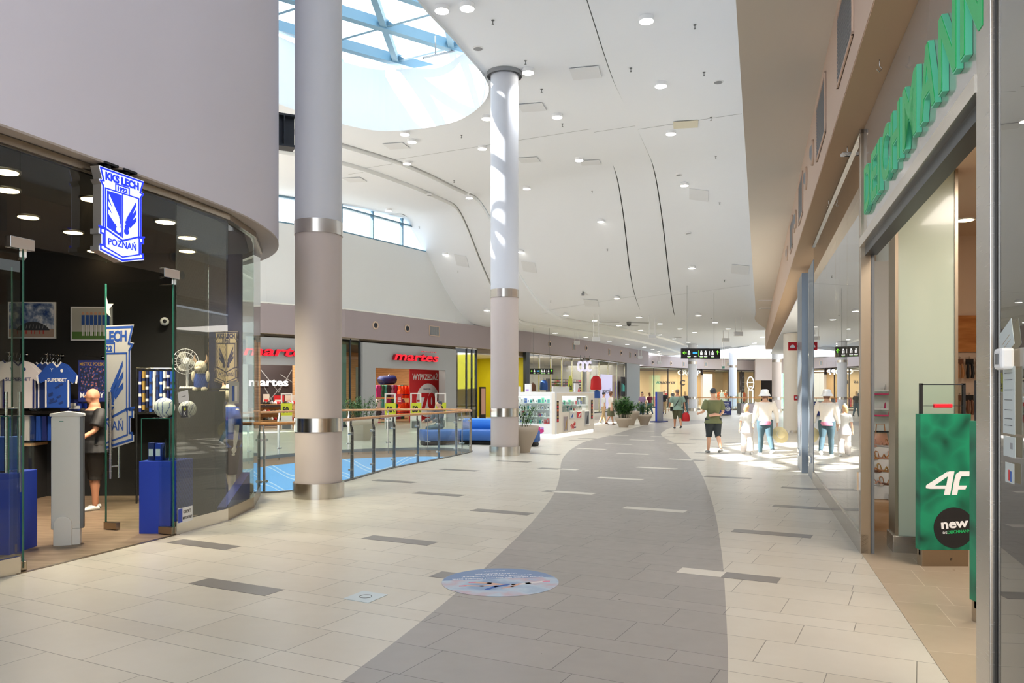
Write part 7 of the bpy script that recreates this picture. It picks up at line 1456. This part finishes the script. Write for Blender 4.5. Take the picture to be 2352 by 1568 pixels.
q = [gp(788, 1375), gp(834, 1357.5), gp(891, 1366), gp(846, 1385)]; cc_ = sum(q, Vector()) / 4; t = thing('floor_hatch', 'small square steel floor hatch with a ring lock left of the round sticker', 'hatch', cc_)
MB().prism([(p.x, p.y) for p in q], -.005, .0042).build('steel_plate', mat('hatch steel', '#c9d2d6', .35, .5), t); MB(Matrix.Translation((cc_.x, cc_.y, .004))).lathe([(.045, .0), (.045, .003), (.05, .003), (.05, 0)], 24, cap=False).build('ring_lock', 'gate dark', t)

# ================================================================== PEOPLE
def remesh(mb, name, mats, parent, vox, sm=6):
    o = mb.build(name, mats, parent); m = o.modifiers.new('r', 'REMESH'); m.mode = 'VOXEL'; m.voxel_size = vox; m.use_smooth_shade = True
    s = o.modifiers.new('s', 'SMOOTH'); s.iterations = sm; s.factor = .5
    dg = bpy.context.evaluated_depsgraph_get(); me = bpy.data.meshes.new_from_object(o.evaluated_get(dg)); o.modifiers.clear(); old = o.data; o.data = me; bpy.data.meshes.remove(old)
    me.materials.clear()
    for k in (mats if isinstance(mats, list) else [mats]): me.materials.append(MATS[k])
    for p in me.polygons: p.use_smooth = True; p.material_index = 0
    return o
mat('skin tone', '#d8a98c', .55); mat('skin tan', '#c98f6e', .55); mat('eye', '#f4f2ee', .3); mat('lip', '#b5655c', .5)
def V(*a): return Vector(a)
def rotx(v, a): return V(v[0], v[1] * math.cos(a) - v[2] * math.sin(a), v[1] * math.sin(a) + v[2] * math.cos(a))
def person(label, loc, rz, H, top='white', bottom='navy', shoe_m='white', hair='photo dark', skin='skin tone', legs=(.3, -.25), knees=(.1, .35), arms=(-.2, .25), elbows=(.2, .25), abd=(.16, .16), build=1.0, bottom_len='long', sleeve='short', hairlen=0.0, bald=False, vox=.011, hem=.50, sit=False, flare=0.0, wide=False, skirt=False, seat=.45, cat='person', head_turn=0.0, bald_m=None):
    t = thing('person', label, cat, loc, rz); M = WM[t.name]; h = H; b = build
    hipz = (.52 * h) if not sit else seat + .08; W = .105 * h * b   # half shoulder
    sp = V(0, 0, hipz); up = lambda f: sp + V(0, .0, (f - .52) * h)
    body = MB(M); legsJ = []
    for s, (a, kn) in zip((-1, 1), zip(legs, knees)):
        hp = sp + V(s * .052 * h, 0, -.01 * h); th = .235 * h; sh = .24 * h
        if sit: a = PI / 2 * .95; kn = PI / 2 * .9
        k = hp + rotx(V(0, 0, -th), a); an = k + rotx(V(0, 0, -sh), a - kn)
        legsJ.append((hp, k, an, a - kn))
    low = min(j[2].z for j in legsJ) - .035 * h
    dz = -low if not sit else 0.0
    sp = sp + V(0, 0, dz); legsJ = [(hp + V(0, 0, dz), k + V(0, 0, dz), an + V(0, 0, dz), q) for hp, k, an, q in legsJ]; up = lambda f: sp + V(0, 0, (f - .52) * h)
    def leg(mb, e=0.0, f1=1.0, flare_=0.0, w_=1.0):
        for s, (hp, k, an, q) in zip((-1, 1), legsJ):
            pts = [hp + V(0, 0, .03 * h), hp.lerp(k, .35), k + V(0, 0, .0), k.lerp(an, .3), an]; rr = [.052 * h * b, .047 * h * b, .031 * h, .033 * h, .019 * h]
            if f1 < 1: # cut
                if f1 <= .5: pts = pts[:2] + [hp.lerp(k, f1 * 2)]; rr = rr[:2] + [.040 * h]
                else: pts = pts[:3] + [k.lerp(an, (f1 - .5) * 2)]; rr = rr[:3] + [.034 * h]
            rr = [r * w_ + e + flare_ * i / 4 for i, r in enumerate(rr)]; mb.tube([tuple(p) for p in pts], rr, 12)
    leg(body)
    tor = [(.485, .0, .075, .06), (.52, 0, .082, .066), (.56, 0, .078, .06), (.61, 0, .068, .052), (.67, 0, .074, .056), (.73, 0, .086, .062), (.78, 0, .088, .060), (.815, 0, .070, .048), (.835, 0, .034, .032), (.87, 0, .030, .030)]
    def torso(mb, lo, hi, e, wf=1.0): mb.rings([((up(f)).z, sp.x, sp.y + dy * h, x * h * b * wf + e, y * h * b + e) for f, dy, x, y in tor if lo <= f <= hi], 20)
    torso(body, 0, 1, 0)
    armsJ = []
    for s, (a, e, ab) in zip((-1, 1), zip(arms, elbows, abd)):
        shd = up(.80) + V(s * .100 * h * b, 0, 0); ua = .17 * h; fa = .145 * h
        d = rotx(V(s * math.sin(ab), 0, -math.cos(ab)), a); el = shd + d * ua; d2 = rotx(V(s * math.sin(ab) * .5, 0, -math.cos(ab * .5)), a + e); wr = el + d2 * fa; armsJ.append((shd, el, wr, d2, s))
        body.tube([tuple(shd), tuple(shd.lerp(el, .4)), tuple(el), tuple(el.lerp(wr, .35)), tuple(wr)], [.031 * h * b, .028 * h * b, .021 * h, .021 * h, .014 * h], 10)
        side = d2.cross(V(0, 1, 0)).normalized(); fw = side.cross(d2).normalized(); pc = wr + d2 * .028 * h   # palm
        body.tube([tuple(wr), tuple(wr + d2 * .02 * h), tuple(wr + d2 * .052 * h)], [(.013 * h, .010 * h), (.013 * h, .022 * h), (.010 * h, .022 * h)], 8) if 0 else body.ball(tuple(pc), (.011 * h, .022 * h, .028 * h), 10, 8)
        for q in range(4):
            o_ = wr + d2 * .045 * h + V(0, (q - 1.5) * .0115 * h, 0); L = (.036, .043, .041, .031)[q] * h; c1 = o_ + d2 * L * .5 - V(s * .003 * h, 0, 0); c2 = o_ + d2 * L - V(s * .012 * h, 0, 0); body.tube([tuple(o_), tuple(c1), tuple(c2)], [.0058 * h, .0054 * h, .0042 * h], 6)
        th0 = wr + d2 * .018 * h + V(0, .016 * h, 0); body.tube([tuple(th0), tuple(th0 + d2 * .016 * h + V(0, .014 * h, 0)), tuple(th0 + d2 * .034 * h + V(-s * .004 * h, .018 * h, 0))], [.0072 * h, .0062 * h, .0048 * h], 6)
    hc = up(.93) + V(0, .012 * h, 0); Rh = Matrix.Rotation(head_turn, 3, 'Z'); hv = lambda x, y, z: tuple(hc + Rh @ V(x * h, y * h, z * h))
    body.ball(tuple(hc + V(0, 0, .006 * h)), (.044 * h, .054 * h, .056 * h), 18, 12); body.ball(hv(0, .014, -.026), (.034 * h, .038 * h, .038 * h), 14, 10)
    body.tube([tuple(up(.83)), tuple(up(.90))], .030 * h * (b * .5 + .5), 12); body.ball(hv(0, .058, -.006), (.0075 * h, .012 * h, .012 * h), 8, 6)
    for s in (-1, 1): body.ball(hv(s * .045, 0, -.004), (.006 * h, .011 * h, .017 * h), 8, 6)
    o = remesh(body, 'body', [skin, 'eye', 'photo dark', 'lip'], t, vox * H / 1.75, 3)
    inv = WM[t.name].inverted()
    for s in (-1, 1): MB(M).ball(hv(s * .018, .053, .006), (.0065 * h, .004 * h, .004 * h), 8, 6, 0).ball(hv(s * .018, .0565, .006), (.0028 * h, .002 * h, .003 * h), 6, 5, 1).build('eye', ['eye', 'photo dark'], t)
    MB(M).ball(hv(0, .052, -.030), (.014 * h, .005 * h, .003 * h), 8, 5).build('mouth', 'lip', t)
    # hair
    if not bald:
        hm = MB(M); hm.ball(hv(0, -.008, .018), (.050 * h, .056 * h, .052 * h), 18, 12)
        if hairlen: hm.rings([(hc.z - hairlen * h, hv(0, -.03, 0)[0], hv(0, -.03, 0)[1], .040 * h, .016 * h), (hc.z - hairlen * .5 * h, hv(0, -.03, 0)[0], hv(0, -.03, 0)[1], .052 * h, .028 * h), (hc.z + .02 * h, hv(0, -.02, 0)[0], hv(0, -.02, 0)[1], .050 * h, .040 * h)], 16)
        remesh(hm, 'hair', hair, t, .012, 2)
    elif bald_m: pass
    # clothes
    sh = MB(M); torso(sh, .51 if hem > .47 else .48, .82, .019, 1.04)
    if hem < .5: sh.rings([(up(hem).z, sp.x, sp.y, .124 * h * b, .098 * h * b), (up(.56).z, sp.x, sp.y, .092 * h * b, .074 * h * b)], 20)
    for (shd, el, wr, d2, s) in armsJ:
        if sleeve == 'short': sh.tube([tuple(shd + V(-s * .02 * h, 0, .006 * h)), tuple(shd.lerp(el, .35)), tuple(shd.lerp(el, .82))], [.040 * h * b, .041 * h * b, .041 * h * b], 12)
        elif sleeve == 'long': sh.tube([tuple(shd + V(-s * .02 * h, 0, .006 * h)), tuple(shd.lerp(el, .5)), tuple(el), tuple(wr)], [.046 * h * b, .042 * h, .035 * h, .028 * h], 12)
    remesh(sh, 'shirt', top, t, vox * 1.1, 3)
    bt = MB(M)
    if skirt: bt.rings([(up(.26).z, sp.x, sp.y, .125 * h, .115 * h), (up(.42).z, sp.x, sp.y, .105 * h * b, .09 * h * b), (up(.55).z, sp.x, sp.y, .084 * h * b, .07 * h * b)], 24)
    else:
        torso(bt, .48, .57, .009); leg(bt, .010 * h, {'long': 1.0, 'short': .52, 'knee': .56}[bottom_len], flare, 1.12 if wide or bottom_len != 'long' else 1.0)
    remesh(bt, 'trousers' if not skirt else 'skirt', bottom, t, vox * 1.1, 2)
    for (hp, k, an, q) in legsJ:
        f = rotx(V(0, 1, 0), q * .5); s0 = an + V(0, -.02 * h, -.012 * h); mb = MB(M); mb.tube([tuple(an + V(0, -.03 * h, -.018 * h)), tuple(an + V(0, .01 * h, -.014 * h)), tuple(an + f * .06 * h + V(0, 0, -.020 * h)), tuple(an + f * .095 * h + V(0, 0, -.026 * h))], [(.018 * h, .020 * h), (.024 * h, .024 * h), (.016 * h, .026 * h), (.009 * h, .018 * h)], 12)
        mb.build('shoe', shoe_m, t)
    return t, sp, up, armsJ, hc, M
mat('sage', '#8fa89a', .85); mat('khaki', '#6f7450', .85); mat('shorts olive', '#5f5f45', .85); mat('shorts dark', '#2d3336', .85); mat('grey hair', '#8a8078', .8); mat('blond', '#cfae7c', .7); mat('knit', '#eee6dc', .95, noise=.06, scale=40); mat('jeans', '#48606a', .85); mat('jeans blue', '#41607f', .85); mat('lavender', '#a78bb8', .85); mat('maroon', '#6f2138', .85); mat('straw', '#e2d3a4', .9, noise=.08, scale=60); mat('trousers tan', '#b59b74', .85); mat('grey shoe', '#8d8d8b', .6); mat('pink cloth', '#d987a0', .8); mat('cream trousers', '#ddd5d0', .9)
# man with sage shirt walking away
p = gp(1556, 984); t, sp, up, aj, hc, M = person('man in sage green shirt and olive shorts walking away with a black cross strap', (p.x, p.y, 0), 0, 1.74, 'sage', 'shorts olive', 'photo dark', 'grey hair', 'skin tan', (.22, -.25), (.1, .3), (.15, -.2), (.2, .1), (.30, .22), 1.28, 'knee', 'short', hem=.47, vox=.014)
stroke_p = [tuple(up(.82) + V(.10, -.11, 0)), tuple(up(.70) + V(0, -.16, 0)), tuple(up(.55) + V(-.17, -.10, 0))]; MB(M).tube(stroke_p, .014, 6).build('cross_strap', 'black', t); MB(M).box(sp.x - .30, sp.x - .20, sp.y - .1, sp.y + .12, up(.45).z, up(.56).z).build('shoulder_bag', 'black', t, .01)
w_ = aj[1][2]; q = M @ w_; tt = thing('shopping_bag', 'red bag carried by the man in the sage green shirt', 'bag', (q.x + .03, q.y, q.z - .52)); MB(WM[tt.name]).rings([(0, 0, 0, .15, .07), (.05, 0, 0, .19, .09), (.28, 0, 0, .16, .06), (.38, 0, 0, .08, .03)], 14).build('bag_body', 'red', tt); MB(WM[tt.name]).tube([(-.06, 0, .36), (0, 0, .46), (.06, 0, .36)], .012, 6).build('bag_handle', 'leaf', tt)
# khaki man
p = gp(1634, 1040); t, sp, up, aj, hc, M = person('man in khaki T-shirt and dark shorts walking away, nearest of the walkers', (p.x + .05, p.y, 0), .12, 1.72, 'khaki', 'shorts dark', 'grey shoe', 'photo dark', 'skin tone', (.20, -.22), (.08, .35), (.0, .05), (1.4, 1.2), (.26, .26), 1.15, 'knee', 'short', hem=.46, wide=True)
MB(M).tube([tuple(sp + V(-.16, -.13, .10)), tuple(sp + V(-.02, -.17, .13)), tuple(sp + V(.10, -.14, .12))], [.03, .045, .03], 12).build('hip_bag', 'rose gold', t)
# woman with white hat
p = gp(1757, 1045); t, sp, up, aj, hc, M = person('woman in white bucket hat, cream knit and teal jeans holding a straw hat', (p.x, p.y, 0), -.05, 1.66, 'knit', 'jeans', 'shop white', 'brown leather', 'skin tone', (.18, -.28), (.05, .45), (.0, .1), (.3, .25), (.16, .34), 1.2, 'long', 'long', hairlen=.06, hem=.50)
MB(M).rings([(hc.z - .035, hc.x, hc.y, .155, .165), (hc.z + .03, hc.x, hc.y, .115, .125), (hc.z + .05, hc.x, hc.y, .105, .115), (hc.z + .11, hc.x, hc.y, .095, .105), (hc.z + .135, hc.x, hc.y, .06, .07)], 28).build('bucket_hat', 'white', t)
MB(M).rings([(up(.47).z, sp.x, sp.y - .02, .17, .14), (up(.51).z, sp.x, sp.y - .02, .175, .145), (up(.55).z, sp.x, sp.y, .155, .125)], 24).build('tied_jacket', 'pink cloth', t)
q = M @ aj[1][2]; tt = thing('straw_hat', 'pale straw hat held low in the right hand of the woman in the white hat', 'hat', (q.x + .06, q.y - .05, q.z - .32)); Mh = WM[tt.name] @ Matrix.Rotation(.5, 4, 'Y') @ Matrix.Rotation(1.15, 4, 'X')
MB(Mh).lathe([(.22, 0), (.22, .008), (.105, .02), (.10, .09), (.07, .125), (.0, .13)], 32).build('crown_and_brim', 'straw', tt); MB(Mh).lathe([(.107, .02), (.105, .045), (.10, .045)], 32, cap=False).build('hat_band', 'off white', tt)
# child
p = gp(1716, 1042); t, sp, up, aj, hc, M = person('blond child in pale top and wide cream trousers beside the woman', (p.x, p.y, 0), 0, 1.30, 'shop white', 'cream trousers', 'white', 'blond', 'skin tone', (.15, -.18), (.05, .15), (.0, .15), (.2, .6), (.2, .25), .95, 'long', 'short', hairlen=.10, flare=.03, wide=True, hem=.45, head_turn=-.9, vox=.010)
MB(M).tube([tuple(hc + V(-.02, -.01, .085)), tuple(hc + V(.02, .0, .095))], [.02, .012], 8).build('hair_bow', 'white', t)
MB(M).rings([(up(.42).z, sp.x, sp.y, .17, .14), (up(.44).z, sp.x, sp.y, .17, .14), (up(.57).z, sp.x, sp.y, .12, .10)], 24).build('tied_sweater', 'shirt white', t)
# bald man in the left shop
p = gp(217, 1170); t, sp, up, aj, hc, M = person('bald man in black T-shirt and dark shorts bending over the counter in the left shop', (p.x, p.y, 0), 2.5, 1.66, 'black', 'shop dark ceiling', 'shop white', 'photo dark', 'skin tan', (.06, -.06), (.03, .05), (.5, .4), (.6, .5), (.2, .2), 1.38, 'knee', 'short', bald=True, hem=.47, head_turn=-.5)
MB(M).ball(tuple(up(.70) + V(0, .10, 0)), (.08, .03, .09)).build('chest_print', 'fascia taupe', t)
# couple by the kiosk
p = gp(1403, 975); person('blurred woman in beige top and olive skirt walking right of the kiosk', (p.x, p.y, 0), -1.2, 1.66, 'off white', 'shorts olive', 'brown leather', 'brown leather', 'skin tone', (.25, -.25), (.05, .3), (.2, -.2), (.2, .2), (.15, .15), 1.0, 'long', 'short', hairlen=.07, skirt=True, vox=.016)
p = gp(1388, 973); person('person in pale clothes just behind the woman in the olive skirt', (p.x, p.y + .3, 0), -1.2, 1.62, 'shop white', 'trousers tan', 'grey shoe', 'photo dark', 'skin tone', (.2, -.2), (.05, .3), (.2, -.2), (.2, .2), (.12, .12), .95, 'long', 'short', vox=.016)
# far walkers
for px, py, H_, top, bot, hair, rz, lb, hl in ((1526, 950, 1.70, 'black', 'trousers tan', 'brown leather', 2.9, 'person in black top and tan trousers walking towards the camera behind the blue stand', 0), (1574, 953, 1.66, 'black', 'jeans', 'blond', .2, 'blond person in black top just behind the man in sage green', .08), (1475, 958, 1.62, 'lavender', 'jeans blue', 'photo dark', 3.0, 'person in lavender shirt and jeans behind the planters', .08), (1492, 952, 1.58, 'maroon', 'jeans blue', 'brown leather', .4, 'slim person in maroon top and jeans right of the planters', .10)):
    p = gp(px, py); person(lb, (p.x, p.y, 0), rz, H_, top, bot, 'photo dark', hair, 'skin tone', (.22, -.22), (.08, .3), (.2, -.2), (.2, .3), (.14, .14), .95, 'long', 'short', hairlen=hl, vox=.02)
# seated person on the sofa
person('seated person in jeans on the blue bench seen through the balustrade', (-2.22, 24.15, 0), 2.2, 1.68, 'photo dark', 'jeans', 'white', 'photo dark', 'skin tone', arms=(.6, .6), elbows=(.7, .7), sit=True, seat=.46, sleeve='long', vox=.014)
# mannequins
mat('mannequin', '#e6dfd6', .5)
def mannequin(label, loc, rz, H, top, bottom, k=0):
    r = person(label, loc, rz, H, top, bottom, 'mannequin', 'mannequin', 'mannequin', (.05, -.08), (.0, .05), (.05, -.05), (.1, .15), (.15, .15), .95, 'long' if k else 'knee', 'short', bald=True, vox=.016, cat='mannequin', hem=.47); mw = WM[r[0].name]; r[0].name = 'mannequin'; WM[r[0].name] = mw; return r
q = Vector((-4.06, 11.35, 0)); t, sp, up, aj, hc, M = mannequin('mannequin in blue shirt and dark shorts with a plush cow head, in the dark window', (q.x, q.y, .004), 2.4, 1.70, 'shirt blue', 'black')
MB(M).ball(tuple(hc + V(0, .0, 0)), (.13, .14, .13)).build('mascot_head', 'plush cream', t)
for s in (-1, 1): MB(M).tube([tuple(hc + V(s * .08, 0, .08)), tuple(hc + V(s * .16, 0, .10)), tuple(hc + V(s * .18, 0, .15))], [.03, .024, .01]).build('horn', 'plush tan', t)
MB(M).ball(tuple(sp + V(0, .17, .10)), (.13, .06, .08)).build('belt_bag', 'black', t)
for px, py, c_, lb in ((1702, 921, 'shop white', 'white mannequin in pale top right of the second far column'), (1657, 924, 'shop white', 'white mannequin with draped shirt left of the second far column'), (1667, 924, 'orange', 'mannequin in orange top left of the second far column')):
    q = slot(PK2, px, 935, -.6); q.z = .0; mannequin(lb, (q.x, q.y, .0), .6 + PI, 1.85, c_, 'shop white', 1)
for px, c_, lb in ((1529, 'red', 'white mannequin in red patterned top in the CROPP window'), (1545, 'panel dark', 'white mannequin in dark top in the CROPP window')):
    q = slot(PK1, px, 935, -.8); q.z = .0; mannequin(lb, (q.x, q.y, .0), .6 + PI, 1.85, c_, 'off white', 1)
